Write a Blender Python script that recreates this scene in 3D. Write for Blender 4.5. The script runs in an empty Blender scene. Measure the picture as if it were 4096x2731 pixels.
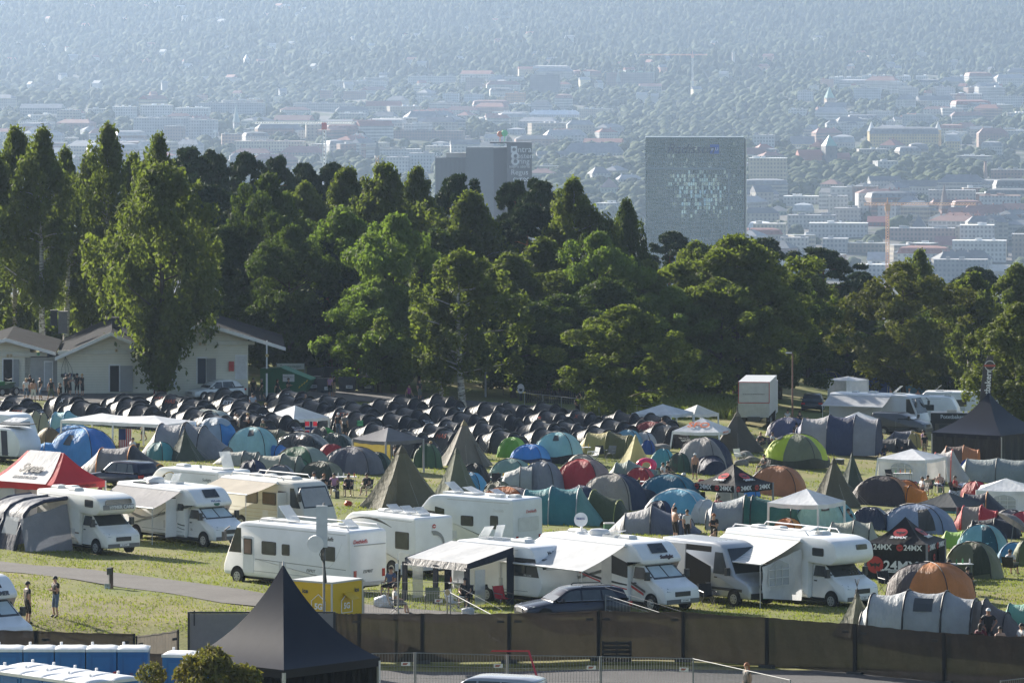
import bpy,math,random
import numpy as np
from mathutils import Vector,Matrix
PI=math.pi
RND=random.Random(11)
NR=np.random.default_rng(5)
F,CX,HY,CZ=20400.0,2048.0,190.0,160.0
scene=bpy.context.scene
COL=scene.collection
cos,sin,rad=math.cos,math.sin,math.radians
TY=[100,150,180,200,206.5,212,230,260,300,340,380,420,460,500,540,600,700,900,1200,1600,2000,2400,3000,3500,4000,4500,5000,5500,6000,6500,7000,7500,8000,8600,9600]
TX=[0,1400,2800,4096]
_far=[85,130,150,155,147,132,119.6,108,98,86,70,54,34,7,-30,-98,-205]
TD=[[22.4]*4,[23.4]*4,[24.2,24.4,24.4,24.4],[24.4,24.8,24.85,24.8],[24.25,24.8,24.75,24.7],[23.7,24.0,24.0,24.1],[23.9,24.4,24.4,24.7],[24.6,25.2,25.4,25.9],[25.6,26.3,26.8,27.7],[26.3,27.5,28.4,29.8],[26.7,28.0,29.4,31.4],[26.9,28.3,30.0,32.8],[27.0,28.5,30.6,34.1],[27.2,28.8,31.0,35.4],[27.6,29.2,31.8,37.0],[29,31,34,40],[34,36,40,47],[50,52,56,62]]+[[d]*4 for d in _far]
TD=np.array(TD,float);TYa=np.array(TY,float)
def ground(X,Y):
 Y=max(Y,60.0)
 p=min(max(CX+F*X/Y,0),4096)
 j=0
 while j<2 and p>TX[j+1]:j+=1
 t=(p-TX[j])/(TX[j+1]-TX[j])
 a=float(np.interp(Y,TYa,TD[:,j]));b=float(np.interp(Y,TYa,TD[:,j+1]))
 z=CZ-(a+(b-a)*t)
 if Y>1200:
  k=min((Y-1200)/2500,1.0)
  z+=k*(9*sin(X/210+Y/340)+5*sin(X/90-Y/170+1.3)+(Y>6000)*min((Y-6000)/1500,1)*22*sin(X/420+0.7))
 else:
  z+=0.05*sin(X/3.1+Y/4.7)+0.04*sin(X/1.7-Y/2.9)
 return z
def scale_at(Y):return F/Y
def PX(px,Y):return(px-CX)/F*Y
def GY(px,py):
 """depth at which the ground appears at this photograph pixel"""
 lo,hi=130.0,8600.0
 if py<1160:lo=2200.0
 Y=lo;prev=lo
 while Y<hi:
  v=HY+F*(CZ-ground(PX(px,Y),Y))/Y
  if v<=py:break
  prev=Y;Y*=1.012
 a,b=prev,Y
 for _ in range(14):
  m=(a+b)/2
  if HY+F*(CZ-ground(PX(px,m),m))/m>py:a=m
  else:b=m
 return(a+b)/2
def G(px,py):
 Y=GY(px,py);X=PX(px,Y)
 return Vector((X,Y,ground(X,Y)))
def AT(px,py,Y):
 """3D point at photograph pixel and given depth"""
 return Vector((PX(px,Y),Y,CZ-(py-HY)/F*Y))
_mats={}
def _new(name):
 m=bpy.data.materials.new(name);m.use_nodes=True
 nt=m.node_tree;nt.nodes.clear()
 return m,nt,nt.nodes,nt.links
def _out(nt,sh):
 o=nt.nodes.new('ShaderNodeOutputMaterial');nt.links.new(sh,o.inputs['Surface'])
def _coord(nt,kind='Object'):
 return nt.nodes.new('ShaderNodeTexCoord').outputs[kind]
def _noise(nt,vec,scale,detail=3,rough=.55):
 n=nt.nodes.new('ShaderNodeTexNoise');n.inputs['Scale'].default_value=scale
 n.inputs['Detail'].default_value=detail;n.inputs['Roughness'].default_value=rough
 nt.links.new(vec,n.inputs['Vector']);return n.outputs['Fac']
def _ramp(nt,fac,stops):
 r=nt.nodes.new('ShaderNodeValToRGB');e=r.color_ramp.elements
 while len(e)<len(stops):e.new(.5)
 for i,(p,c)in enumerate(stops):
  e[i].position=p;e[i].color=(c[0],c[1],c[2],1)
 nt.links.new(fac,r.inputs['Fac']);return r.outputs['Color']
def _mix(nt,fac,a,b,mode='MIX'):
 x=nt.nodes.new('ShaderNodeMix');x.data_type='RGBA';x.blend_type=mode
 for s,v in((0,fac),(6,a),(7,b)):
  if isinstance(v,(int,float)):x.inputs[s].default_value=v
  elif isinstance(v,(tuple,list)):x.inputs[s].default_value=(*v[:3],1)
  else:nt.links.new(v,x.inputs[s])
 return x.outputs[2]
def _bump(nt,h,strength,dist=.02):
 b=nt.nodes.new('ShaderNodeBump');b.inputs['Strength'].default_value=strength;b.inputs['Distance'].default_value=dist
 nt.links.new(h,b.inputs['Height']);return b.outputs['Normal']
def _bsdf(nt,color,rough=.5,metal=0.,normal=None,spec=.5):
 b=nt.nodes.new('ShaderNodeBsdfPrincipled')
 if isinstance(color,(tuple,list)):b.inputs['Base Color'].default_value=(*color[:3],1)
 else:nt.links.new(color,b.inputs['Base Color'])
 if isinstance(rough,(int,float)):b.inputs['Roughness'].default_value=rough
 else:nt.links.new(rough,b.inputs['Roughness'])
 b.inputs['Metallic'].default_value=metal
 b.inputs['Specular IOR Level'].default_value=spec
 if normal:nt.links.new(normal,b.inputs['Normal'])
 return b
def paint(c,rough=.45,metal=0.,var=.12,scale=3.,spec=.5,bump=0.):
 """a painted or plastic or metal surface with slight dirt and tone variation"""
 key=('p',tuple(c),rough,metal,var,scale,bump)
 if key in _mats:return _mats[key]
 m,nt,N,L=_new('surface')
 co=_coord(nt)
 f=_noise(nt,co,scale,4)
 col=_ramp(nt,f,[(.25,[x*(1-var)for x in c]),(.75,[min(1,x*(1+var*.6))for x in c])])
 nm=_bump(nt,_noise(nt,co,scale*8,2),bump)if bump else None
 _out(nt,_bsdf(nt,col,rough,metal,nm,spec).outputs[0])
 _mats[key]=m;return m
def fabric(c,trans=.22,rough=.62,wr=.9):
 """tent cloth: creased, a little translucent"""
 key=('f',tuple(c),trans,rough,wr)
 if key in _mats:return _mats[key]
 m,nt,N,L=_new('cloth')
 co=_coord(nt)
 mp=N.new('ShaderNodeMapping');L.new(co,mp.inputs['Vector']);mp.inputs['Scale'].default_value=(2.6,1.2,.8)
 n1=_noise(nt,mp.outputs[0],2.2,5,.6)
 f=_noise(nt,co,1.1,3)
 col=_ramp(nt,f,[(.3,[x*.86 for x in c]),(.7,[min(1,x*1.08)for x in c])])
 nm=_bump(nt,n1,wr,.12)
 b=_bsdf(nt,col,rough,0,nm,.4 if trans else .22)
 t=N.new('ShaderNodeBsdfTranslucent');L.new(col,t.inputs['Color']);L.new(nm,t.inputs['Normal'])
 mx=N.new('ShaderNodeMixShader');mx.inputs[0].default_value=trans
 L.new(b.outputs[0],mx.inputs[1]);L.new(t.outputs[0],mx.inputs[2])
 _out(nt,mx.outputs[0]);_mats[key]=m;return m
def glass(c=(.02,.025,.03),rough=.08):
 key=('g',tuple(c),rough)
 if key in _mats:return _mats[key]
 m,nt,N,L=_new('dark_glass')
 f=_noise(nt,_coord(nt),2.,2)
 col=_ramp(nt,f,[(.3,c),(.7,[x*1.6 for x in c])])
 _out(nt,_bsdf(nt,col,rough,0,None,.7).outputs[0]);_mats[key]=m;return m
def clear(c=(.7,.75,.78),alpha=.35):
 key=('c',tuple(c),alpha)
 if key in _mats:return _mats[key]
 m,nt,N,L=_new('clear_plastic')
 f=_noise(nt,_coord(nt),5.,2)
 col=_ramp(nt,f,[(.3,c),(.7,[min(1,x*1.1)for x in c])])
 b=_bsdf(nt,col,.12,0,None,.6)
 t=N.new('ShaderNodeBsdfTransparent');mx=N.new('ShaderNodeMixShader');mx.inputs[0].default_value=alpha
 L.new(t.outputs[0],mx.inputs[1]);L.new(b.outputs[0],mx.inputs[2]);_out(nt,mx.outputs[0]);_mats[key]=m;return m
def leafmat(c,c2,trans=.35):
 key=('l',tuple(c),tuple(c2))
 if key in _mats:return _mats[key]
 m,nt,N,L=_new('leaves')
 co=_coord(nt)
 f=_noise(nt,co,.55,3);g=_noise(nt,co,4.,2)
 col=_mix(nt,.5,_ramp(nt,f,[(.3,c),(.7,c2)]),_ramp(nt,g,[(.3,c),(.7,c2)]))
 b=_bsdf(nt,col,.7,0,None,.12)
 t=N.new('ShaderNodeBsdfTranslucent');L.new(_mix(nt,1.,col,(1.15,1.28,.55),'MULTIPLY'),t.inputs['Color'])
 mx=N.new('ShaderNodeMixShader');mx.inputs[0].default_value=trans
 L.new(b.outputs[0],mx.inputs[1]);L.new(t.outputs[0],mx.inputs[2]);_out(nt,mx.outputs[0]);_mats[key]=m;return m
class MB:
 def __init__(s):s.v=[];s.f=[];s.m=[];s.cur=0
 def add(s,vs,fs):
  b=len(s.v);s.v.extend([tuple(v)for v in vs]);s.f.extend([tuple(i+b for i in f)for f in fs]);s.m.extend([s.cur]*len(fs));return s
 def box(s,c,d,rz=0.,rx=0.):
  cx,cy,cz=c;a,b,h=d[0]/2,d[1]/2,d[2]/2
  M=Matrix.Rotation(rz,3,'Z')@Matrix.Rotation(rx,3,'X')
  vs=[M@Vector((x*a,y*b,z*h))+Vector(c)for z in(-1,1)for x,y in((-1,-1),(1,-1),(1,1),(-1,1))]
  return s.add(vs,[(3,2,1,0),(4,5,6,7),(0,1,5,4),(1,2,6,5),(2,3,7,6),(3,0,4,7)])
 def cyl(s,p0,p1,r0,r1=None,n=8,cap=True):
  r1=r0 if r1 is None else r1
  p0,p1=Vector(p0),Vector(p1);d=(p1-p0);d.normalize()
  u=d.orthogonal().normalized();w=d.cross(u)
  vs=[p0+(u*cos(2*PI*i/n)+w*sin(2*PI*i/n))*r0 for i in range(n)]+[p1+(u*cos(2*PI*i/n)+w*sin(2*PI*i/n))*r1 for i in range(n)]
  fs=[(i,(i+1)%n,n+(i+1)%n,n+i)for i in range(n)]
  if cap:fs+=[tuple(range(n-1,-1,-1)),tuple(range(n,2*n))]
  return s.add(vs,fs)
 def tube(s,pts,r,n=5):
  pts=[Vector(p)for p in pts];rings=[]
  for i,p in enumerate(pts):
   d=(pts[min(i+1,len(pts)-1)]-pts[max(i-1,0)]).normalized()
   u=Vector((0,0,1))if abs(d.z)<.9 else Vector((1,0,0))
   u=(u-d*u.dot(d)).normalized();w=d.cross(u)
   rr=r[i]if isinstance(r,(list,tuple))else r
   rings.append([p+(u*cos(2*PI*k/n)+w*sin(2*PI*k/n))*rr for k in range(n)])
  return s.loft(rings,True,True)
 def loft(s,rings,closed=True,cap=False,mats=None):
  n=len(rings[0]);b=len(s.v)
  for r in rings:s.v.extend([tuple(p)for p in r])
  for i in range(len(rings)-1):
   if mats:s.cur=mats[i]
   for k in range(n if closed else n-1):
    a=b+i*n+k;c=b+i*n+(k+1)%n
    s.f.append((a,c,c+n,a+n));s.m.append(s.cur)
  if cap:
   s.f.append(tuple(b+k for k in range(n-1,-1,-1)));s.m.append(s.cur)
   e=b+(len(rings)-1)*n
   s.f.append(tuple(e+k for k in range(n)));s.m.append(s.cur)
  return s
 def grid(s,fn,nu,nv):
  vs=[fn(i/nu,j/nv)for j in range(nv+1)for i in range(nu+1)]
  return s.add(vs,[(j*(nu+1)+i,j*(nu+1)+i+1,(j+1)*(nu+1)+i+1,(j+1)*(nu+1)+i)for j in range(nv)for i in range(nu)])
 def poly(s,pts,th=None,n=None):
  """flat polygon, optionally given a thickness th along vector n"""
  pts=[Vector(p)for p in pts];k=len(pts)
  if th is None:return s.add(pts,[tuple(range(k))])
  n=Vector(n)if n is not None else(pts[1]-pts[0]).cross(pts[2]-pts[1]).normalized()
  q=[p+n*th for p in pts]
  return s.add(pts+q,[tuple(range(k-1,-1,-1)),tuple(range(k,2*k))]+[(i,(i+1)%k,k+(i+1)%k,k+i)for i in range(k)])
 def build(s,name,mats,parent=None,smooth=None,loc=None):
  me=bpy.data.meshes.new(name)
  me.from_pydata(s.v,[],s.f);
  if not isinstance(mats,(list,tuple)):mats=[mats]
  for m in mats:me.materials.append(m)
  if len(mats)>1:me.polygons.foreach_set('material_index',s.m)
  if smooth is not None:
   me.polygons.foreach_set('use_smooth',[True]*len(me.polygons))
   if smooth<179:me.set_sharp_from_angle(angle=rad(smooth))
  me.update()
  return link(name,me,parent,loc)
def link(name,data,parent=None,loc=None):
 o=bpy.data.objects.new(name,data);COL.objects.link(o)
 if parent is not None:o.parent=parent
 if loc is not None:o.location=loc
 return o
def tag(o,label=None,cat=None,group=None,kind=None):
 if label:o['label']=label
 if cat:o['category']=cat
 if group:o['group']=group
 if kind:o['kind']=kind
 return o
def thing(name,label,cat,loc,rz=0.,group=None):
 o=link(name,None,None,loc);o.rotation_euler=(0,0,rz);o.empty_display_size=.3
 return tag(o,label,cat,group)
def copy_tree(o,parent=None):
 c=o.copy();COL.objects.link(c)
 if parent is not None:c.parent=parent
 for ch in list(o.children):copy_tree(ch,c)
 return c
def text(s,size,mat,parent,loc,rot,name='lettering',depth=.004,sx=1.,align='CENTER',shear=0.,bold=0.):
 cu=bpy.data.curves.new(name,'FONT');cu.body=s;cu.size=size;cu.align_x=align;cu.align_y='CENTER'
 cu.extrude=depth;cu.shear=shear;cu.offset=bold;cu.resolution_u=3;cu.fill_mode='BOTH'
 tmp=bpy.data.objects.new(name,cu);COL.objects.link(tmp)
 me=bpy.data.meshes.new_from_object(tmp)
 bpy.data.objects.remove(tmp);bpy.data.curves.remove(cu)
 me.materials.clear();me.materials.append(mat)
 o=link(name,me,parent,loc);o.rotation_euler=rot;o.scale=(sx,1,1)
 return o
def disc(mb,c,r,axis,th=.01,n=20,sy=1.):
 c=Vector(c);a=Vector(axis).normalized();u=Vector((0,0,1))if abs(a.z)<.9 else Vector((1,0,0))
 u=(u-a*u.dot(a)).normalized();w=a.cross(u)
 return mb.poly([c+(w*cos(2*PI*i/n)*sy+u*sin(2*PI*i/n))*r for i in range(n)],th,a)
def strip(name,mat,pts,width,lift,parent=None,step=3.0):
 """a band laid on the terrain along a list of (X,Y[,width])"""
 mb=MB();P=[Vector((p[0],p[1]))for p in pts];W=[p[2]if len(p)>2 else width for p in pts]
 out=[]
 for i in range(len(P)-1):
  n=max(1,int((P[i+1]-P[i]).length/step))
  for k in range(n):out.append((P[i].lerp(P[i+1],k/n),W[i]+(W[i+1]-W[i])*k/n))
 out.append((P[-1],W[-1]));rings=[]
 for i,(p,w)in enumerate(out):
  d=(out[min(i+1,len(out)-1)][0]-out[max(i-1,0)][0]).normalized();nrm=Vector((-d.y,d.x))
  row=[]
  m=max(2,int(w/2.0))
  for k in range(9):
   q=p+nrm*w*(k/8-.5);row.append((q.x,q.y,ground(q.x,q.y)+lift))
  rings.append(row)
 mb.loft(rings,False)
 return mb.build(name,mat,parent,180)
def ground_mat():
 m,nt,N,L=_new('grass_ground')
 co=N.new('ShaderNodeNewGeometry').outputs['Position']
 n1=_noise(nt,co,.09,4);n2=_noise(nt,co,.8,5,.65);n3=_noise(nt,co,7.,3,.7)
 g=_ramp(nt,n2,[(.3,(.072,.10,.022)),(.55,(.14,.165,.042)),(.75,(.23,.21,.085))])
 dry=_ramp(nt,n1,[(.3,(.10,.13,.028)),(.48,(.185,.18,.06)),(.60,(.27,.21,.11)),(.7,(.22,.17,.11))])
 c=_mix(nt,.55,g,dry)
 c=_mix(nt,.5,c,_mix(nt,1.,c,_ramp(nt,n3,[(.3,(.4,.4,.4)),(.7,(1.45,1.45,1.45))]),'MULTIPLY'))
 sx=N.new('ShaderNodeSeparateXYZ');L.new(co,sx.inputs[0])
 mr=N.new('ShaderNodeMapRange');L.new(sx.outputs[1],mr.inputs['Value']);mr.inputs['From Min'].default_value=460;mr.inputs['From Max'].default_value=640
 far=_ramp(nt,_noise(nt,co,.012,5,.6),[(.42,(.03,.045,.02)),(.5,(.05,.06,.035)),(.56,(.11,.105,.10))])
 c=_mix(nt,mr.outputs[0],c,far)
 nm=_bump(nt,n3,.5,.08)
 _out(nt,_bsdf(nt,c,.9,0,nm,.15).outputs[0]);return m
def build_ground():
 ys=[]
 y=95.0
 while y<9600:
  ys.append(y);y+=1.6 if y<215 else 3.0 if y<560 else y*.018
 ys.append(9600.0)
 xs=list(range(-3600,0,240))+list(range(0,4097,64))+list(range(4340,7800,240))
 mb=MB()
 vs=[]
 for yy in ys:
  for p in xs:
   X=PX(p,yy);vs.append((X,yy,ground(X,yy)))
 n=len(xs)
 mb.add(vs,[(j*n+i,j*n+i+1,(j+1)*n+i+1,(j+1)*n+i)for j in range(len(ys)-1)for i in range(n-1)])
 return tag(mb.build('ground',ground_mat(),None,180),kind='structure')
build_ground()
cam=bpy.data.cameras.new('camera');co_=link('camera',cam);scene.camera=co_
co_.location=(0,0,CZ);co_.rotation_euler=(PI/2,0,0)
cam.sensor_fit='HORIZONTAL';cam.sensor_width=36;cam.lens=36*F/4096
cam.shift_y=-(1365.5-HY)/4096;cam.clip_start=5;cam.clip_end=30000
SUN_AZ,SUN_EL=rad(40),rad(23)
sd=Vector((-sin(SUN_AZ)*cos(SUN_EL),cos(SUN_AZ)*cos(SUN_EL),sin(SUN_EL)))
sun=bpy.data.lights.new('sun','SUN');sun.energy=SUN_STRENGTH=5.0;sun.angle=rad(.5);sun.color=(1,.93,.82)
so=link('sun',sun);so.rotation_euler=(-sd).to_track_quat('-Z','Y').to_euler();so.location=(-300,300,400)
world=bpy.data.worlds.new('World');scene.world=world;world.use_nodes=True
wn=world.node_tree;bg=wn.nodes['Background']
sky=wn.nodes.new('ShaderNodeTexSky');sky.sky_type='NISHITA';sky.sun_disc=False
sky.sun_elevation=SUN_EL;sky.sun_rotation=-SUN_AZ;sky.altitude=160;sky.dust_density=1.5
wn.links.new(sky.outputs[0],bg.inputs[0]);bg.inputs[1].default_value=.068
scene.view_settings.view_transform='Standard';scene.view_settings.look='None';scene.view_settings.exposure=1.33
scene.view_settings.gamma=1
scene.cycles.max_bounces=6;scene.cycles.transparent_max_bounces=16;scene.cycles.volume_bounces=1
scene.cycles.use_denoising=True
def build_haze():
 x,y0,y1,z0,z1=2600,-60,9700,-25,400
 mb=MB().box((0,(y0+y1)/2,(z0+z1)/2),(2*x,y1-y0,z1-z0))
 m,nt,N,L=_new('haze_air')
 v=N.new('ShaderNodeVolumePrincipled');v.inputs['Color'].default_value=(.54,.72,1.,1);v.inputs['Density'].default_value=HAZE
 v.inputs['Anisotropy'].default_value=.4
 o=N.new('ShaderNodeOutputMaterial');L.new(v.outputs[0],o.inputs['Volume'])
 o=mb.build('haze',m);tag(o,'pale blue summer haze lying over the valley',kind='stuff');
HAZE=4.5e-5
build_haze()
def quad_mesh(name,cen,nrm,size,mat,aspect=1.6,rng=NR,parent=None,droop=0.):
 """many small leaf faces: centres, facing directions, sizes -> one mesh"""
 n=len(cen)
 nrm=nrm/(np.linalg.norm(nrm,axis=1,keepdims=True)+1e-9)
 a=rng.normal(size=(n,3));a[:,2]-=droop*2
 u=a-nrm*(a*nrm).sum(1,keepdims=True);u/=(np.linalg.norm(u,axis=1,keepdims=True)+1e-9)
 w=np.cross(nrm,u)
 s=size[:,None]if hasattr(size,'__len__')else size
 ua,wa=u*s*.5*aspect,w*s*.5
 bend=nrm*s*.18
 V=np.empty((n,4,3))
 V[:,0]=cen-ua-bend;V[:,1]=cen-wa*.9+ua*.1;V[:,2]=cen+ua-bend;V[:,3]=cen+wa*.9+ua*.1
 V=V.reshape(-1,3)
 me=bpy.data.meshes.new(name)
 me.vertices.add(4*n);me.vertices.foreach_set('co',V.ravel())
 me.loops.add(4*n);me.loops.foreach_set('vertex_index',np.arange(4*n,dtype=np.int32))
 me.polygons.add(n);me.polygons.foreach_set('loop_start',np.arange(0,4*n,4,dtype=np.int32))
 me.materials.append(mat);me.update(calc_edges=True);
 return me
def crown_points(kind,H,W,n,rng):
 hb={'birch':.16,'broad':.10,'pine':.42,'shrub':.02,'sparse':.22,'tall':.30,'weep':.13}[kind]*H
 ch=H-hb;R=W/2
 def prof(t):
  if kind=='weep':return np.clip(np.sin(PI*np.clip(t,0,1)**.85)**.55,.03,1)*np.minimum(1,.22+1.5*t)
  if kind=='birch':return np.clip(np.sin(PI*np.clip(t,0,1)**.85)**.55*(1.0-.12*t-.2*np.clip(t,0,1)**3),.03,1)
  if kind=='tall':return np.clip(np.sin(PI*np.clip(t,0,1)**.75)**.7*(1.0-.15*t-.3*np.clip(t,0,1)**3),.03,1)
  if kind=='sparse':return np.clip(np.sin(PI*np.clip(t,0,1)**.8)**.7,.06,1)
  if kind=='pine':return np.clip(np.sin(PI*(t*.86+.1))**.8,.1,1)
  return np.clip((1-(2*t-.92)**2*.88),.02,1)**.62
 ncl={'birch':210,'broad':170,'pine':150,'shrub':70,'sparse':95,'tall':130,'weep':190}[kind]
 C=[]
 lob=rng.uniform(0,2*PI,4)
 while len(C)<ncl:
  t=rng.uniform(0,1)**.9;a=rng.uniform(0,2*PI)
  lobe=1+.24*math.sin(3*a+lob[0]+3*t)+.15*math.sin(5*a+lob[1]-4*t)+.20*math.sin(9*t+lob[2]+a)+.14*math.sin(17*t+lob[3]+2*a)
  r=R*prof(t)*lobe*(rng.uniform(.12,1)**.42)*rng.choice([.78,.95,1.08,1.28])
  C.append((r*math.cos(a),r*math.sin(a),hb+t*ch*.96,R*{'birch':.15,'broad':.175,'pine':.17,'shrub':.2,'sparse':.13,'tall':.17,'weep':.15}[kind]*rng.uniform(.45,1.4)))
 C.append((0,0,H*.955,R*.2));C.append((R*.06,0,H*.9,R*.26))
 C=np.array(C);per=rng.multinomial(n,C[:,3]**2/(C[:,3]**2).sum())
 P,Nn=[],[]
 for(cx,cy,cz,r),k in zip(C,per):
  if k<1:continue
  d=rng.normal(size=(k,3));d/=np.linalg.norm(d,axis=1,keepdims=True)
  rad_=r*rng.uniform(.25,1.08,(k,1))**.5
  off=d*rad_
  if kind in('birch','sparse','tall','weep'):
   off[:,2]*=1.25;off[:,2]-=rng.exponential(.8*r,k)
  elif kind=='pine':off[:,2]*=.42;off[:,2]+=.15*r*(1-(off[:,0]**2+off[:,1]**2)/r**2)
  else:off[:,2]*=.8
  P.append(off+(cx,cy,cz))
  o=d*.75+rng.normal(size=(k,3))*.75+np.array([cx/R,cy/R,.35])*.5
  Nn.append(o)
 P=np.concatenate(P);Nn=np.concatenate(Nn)
 P[:,2]=np.maximum(P[:,2],hb*.35+.1)
 return P,Nn,C,hb
def trunk_mesh(kind,H,W,C,hb,rng,mat):
 mb=MB();r0=.016*H+.05
 lean=rng.uniform(-.03,.03,2)*H
 top=H*(.93 if kind!='broad' else .8)
 def ax(z):return Vector((lean[0]*math.sin(z/H*2.2),lean[1]*math.sin(z/H*2.7),z))
 mb.tube([ax(z)for z in np.linspace(-.4,top,11)],[r0*(1.25 if i==0 else 1-.9*i/10)for i in range(11)],8)
 pick=sorted(range(len(C)),key=lambda i:-C[i][3])[:(34 if kind in('sparse','birch','tall','weep')else 26)]
 for i in pick:
  c=Vector(C[i][:3]);zz=max(hb*.75,min(c.z-(.25 if kind!='pine' else .05)*Vector((c.x,c.y)).length*rng.uniform(.6,2.0),top*.95))
  b=ax(zz);mid=b.lerp(c,.55)+Vector((0,0,.06*W*rng.uniform(-.4,1)))
  rr=r0*.36*(1-.6*zz/H)
  mb.tube([b,mid,c],[rr,rr*.6,rr*.22],5)
 me=bpy.data.meshes.new('trunk');me.from_pydata(mb.v,[],mb.f);me.materials.append(mat)
 me.polygons.foreach_set('use_smooth',[True]*len(me.polygons));me.update();return me
def bark_birch():
 m,nt,N,L=_new('birch_bark');co=_coord(nt)
 mp=N.new('ShaderNodeMapping');L.new(co,mp.inputs['Vector']);mp.inputs['Scale'].default_value=(1.2,1.2,5)
 f=_noise(nt,mp.outputs[0],1.6,4,.7)
 c=_ramp(nt,f,[(.40,(.06,.055,.05)),(.5,(.42,.40,.37)),(.7,(.62,.60,.56))])
 _out(nt,_bsdf(nt,c,.8).outputs[0]);return m
BARK={'birch':bark_birch(),'broad':paint((.075,.06,.045),.9,0,.4,2.5,.1,.4),'pine':paint((.22,.10,.055),.9,0,.4,2.5,.1,.4)}
BARK['sparse']=BARK['birch'];BARK['tall']=BARK['birch'];BARK['shrub']=BARK['weep']=BARK['broad']
LEAF={'birch':leafmat((.080,.102,.028),(.140,.162,.050),.55),'broad':leafmat((.066,.096,.026),(.108,.145,.040),.55),'bright':leafmat((.095,.14,.034),(.14,.185,.052),.5),'pine':leafmat((.030,.050,.026),(.055,.080,.038),.12),'dark':leafmat((.046,.068,.020),(.075,.10,.028),.42),'grey':leafmat((.085,.115,.065),(.125,.155,.09)),'brown':leafmat((.080,.085,.020),(.115,.120,.030)),'yellow':leafmat((.10,.12,.030),(.14,.155,.045))}
PROTO={}
def tree_proto(kind,var):
 key=(kind,var)
 if key in PROTO:return PROTO[key]
 rng=np.random.default_rng(100+17*var+sum(map(ord,kind)))
 H,W={'birch':(19,8),'broad':(15,11),'pine':(17,7.5),'shrub':(4,5),'sparse':(15,8),'tall':(20,7),'weep':(18,9)}[kind]
 n={'birch':24000,'broad':25000,'pine':16000,'shrub':5000,'sparse':10000,'tall':12500,'weep':22000}[kind]
 P,Nn,C,hb=crown_points(kind,H,W,n,rng)
 sz=rng.uniform(.17,.34,len(P))if kind!='pine' else rng.uniform(.2,.38,len(P))
 me=quad_mesh('crown',P,Nn,sz,LEAF['birch'],1.7 if kind!='pine' else 2.6,rng,droop={'birch':.9,'sparse':.9,'tall':.9,'weep':1.4}.get(kind,.2))
 tm=trunk_mesh(kind,H,W,C,hb,rng,BARK[kind])
 PROTO[key]=(me,tm,H,W);return PROTO[key]
_leafcopy={}
def tree(name,label,kind,leaf,px,py_top,wpx,Y,group,var=None,base=None,cat='tree'):
 """tree standing on the terrain at pixel column px and depth Y, its top reaching py_top, crown wpx pixels wide"""
 var=RND.randrange(4)if var is None else var
 me,tm,H0,W0=tree_proto(kind,var)
 k2=(kind,var,leaf)
 if k2 not in _leafcopy:
  m2=me.copy();m2.materials.clear();m2.materials.append(LEAF[leaf]);_leafcopy[k2]=m2
 X=PX(px,Y);z=ground(X,Y);s=F/Y
 H=(CZ-(py_top-HY)/s)-z;W=wpx/s*1.28
 o=thing(name,label,cat,(X,Y,z),RND.uniform(0,6.28),group)
 for nm,m in(('crown',_leafcopy[k2]),('trunk',tm)):
  c=link(nm,m,o);c.scale=(W/W0,W/W0,H/H0)
 return o
K=4096/2352
def TR(name,desc,kind,leaf,x,top,w,Y,group,var=None):
 return tree(name,desc,kind,leaf,x*K,top*K,w*K,Y,group,var)
gB,gP,gD,gF='birches behind the white timber building','dark pines on the skyline of the wood','leafy trees of the wood behind the camp','trees at the camp edge'
for x,t,w,Y,d in[(-20,335,150,432,'tall birch cut off by the left border of the picture'),(33,283,130,440,'tall pointed birch nearest the left border'),(98,288,135,428,'slim birch with a straight white trunk left of the roof vent'),(150,335,120,450,'shorter birch between the two pointed birches on the far left'),(205,350,130,455,'birch with a lower top behind the roof vent'),(250,278,125,436,'tallest birch over the roof ridge of the timber building'),(310,345,100,455,'drooping birch right of the tallest birch'),(362,300,135,425,'pointed birch just behind the big weeping birch')]:
 TR('birch_tree',d,'tall' if RND.random()<.6 else 'birch','birch',x,t,w,Y,gB)
TR('weeping_birch','big weeping birch standing in front of the white timber building','weep','birch',372,372,225,397,gF,1)
for i,(x,t,w,Y,d)in enumerate([(430,336,110,505,'dark pine right behind the weeping birch top'),(487,343,90,520,'second dark pine right of the weeping birch'),(562,348,95,525,'dark pine with a broad top left of the white tower crane'),(636,357,80,530,'narrow dark pine tip just left of the white tower crane'),(697,372,80,535,'low pine tip under the red cab of the white tower crane'),(765,372,85,535,'pine tip between the white crane and the rounded birches'),(1042,398,92,500,'lone dark pine in front of the dark office tower'),(1178,414,90,505,'left one of the two pines under the office tower with signs'),(1240,410,95,500,'right one of the two pines under the office tower with signs'),(1215,465,130,480,'bushy pine below the pair of pines'),(1545,530,90,560,'dark pine at the foot of the glass tower'),(1752,545,90,560,'dark pine just right of the glass tower foot'),(1890,567,130,545,'wide layered pine against the pale city roofs'),(1975,622,90,560,'small dark pine left of the round chestnut'),(2245,612,110,570,'dark pine behind the birches on the right'),(760,545,130,440,'tall pine with bare reddish trunk above the parked camper'),(470,420,140,470,'pine half hidden right of the weeping birch'),(560,440,150,475,'rounded pine in the middle of the wood')]):
 TR('pine_tree',d,'pine','pine',x,t,w,Y,gP)
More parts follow.
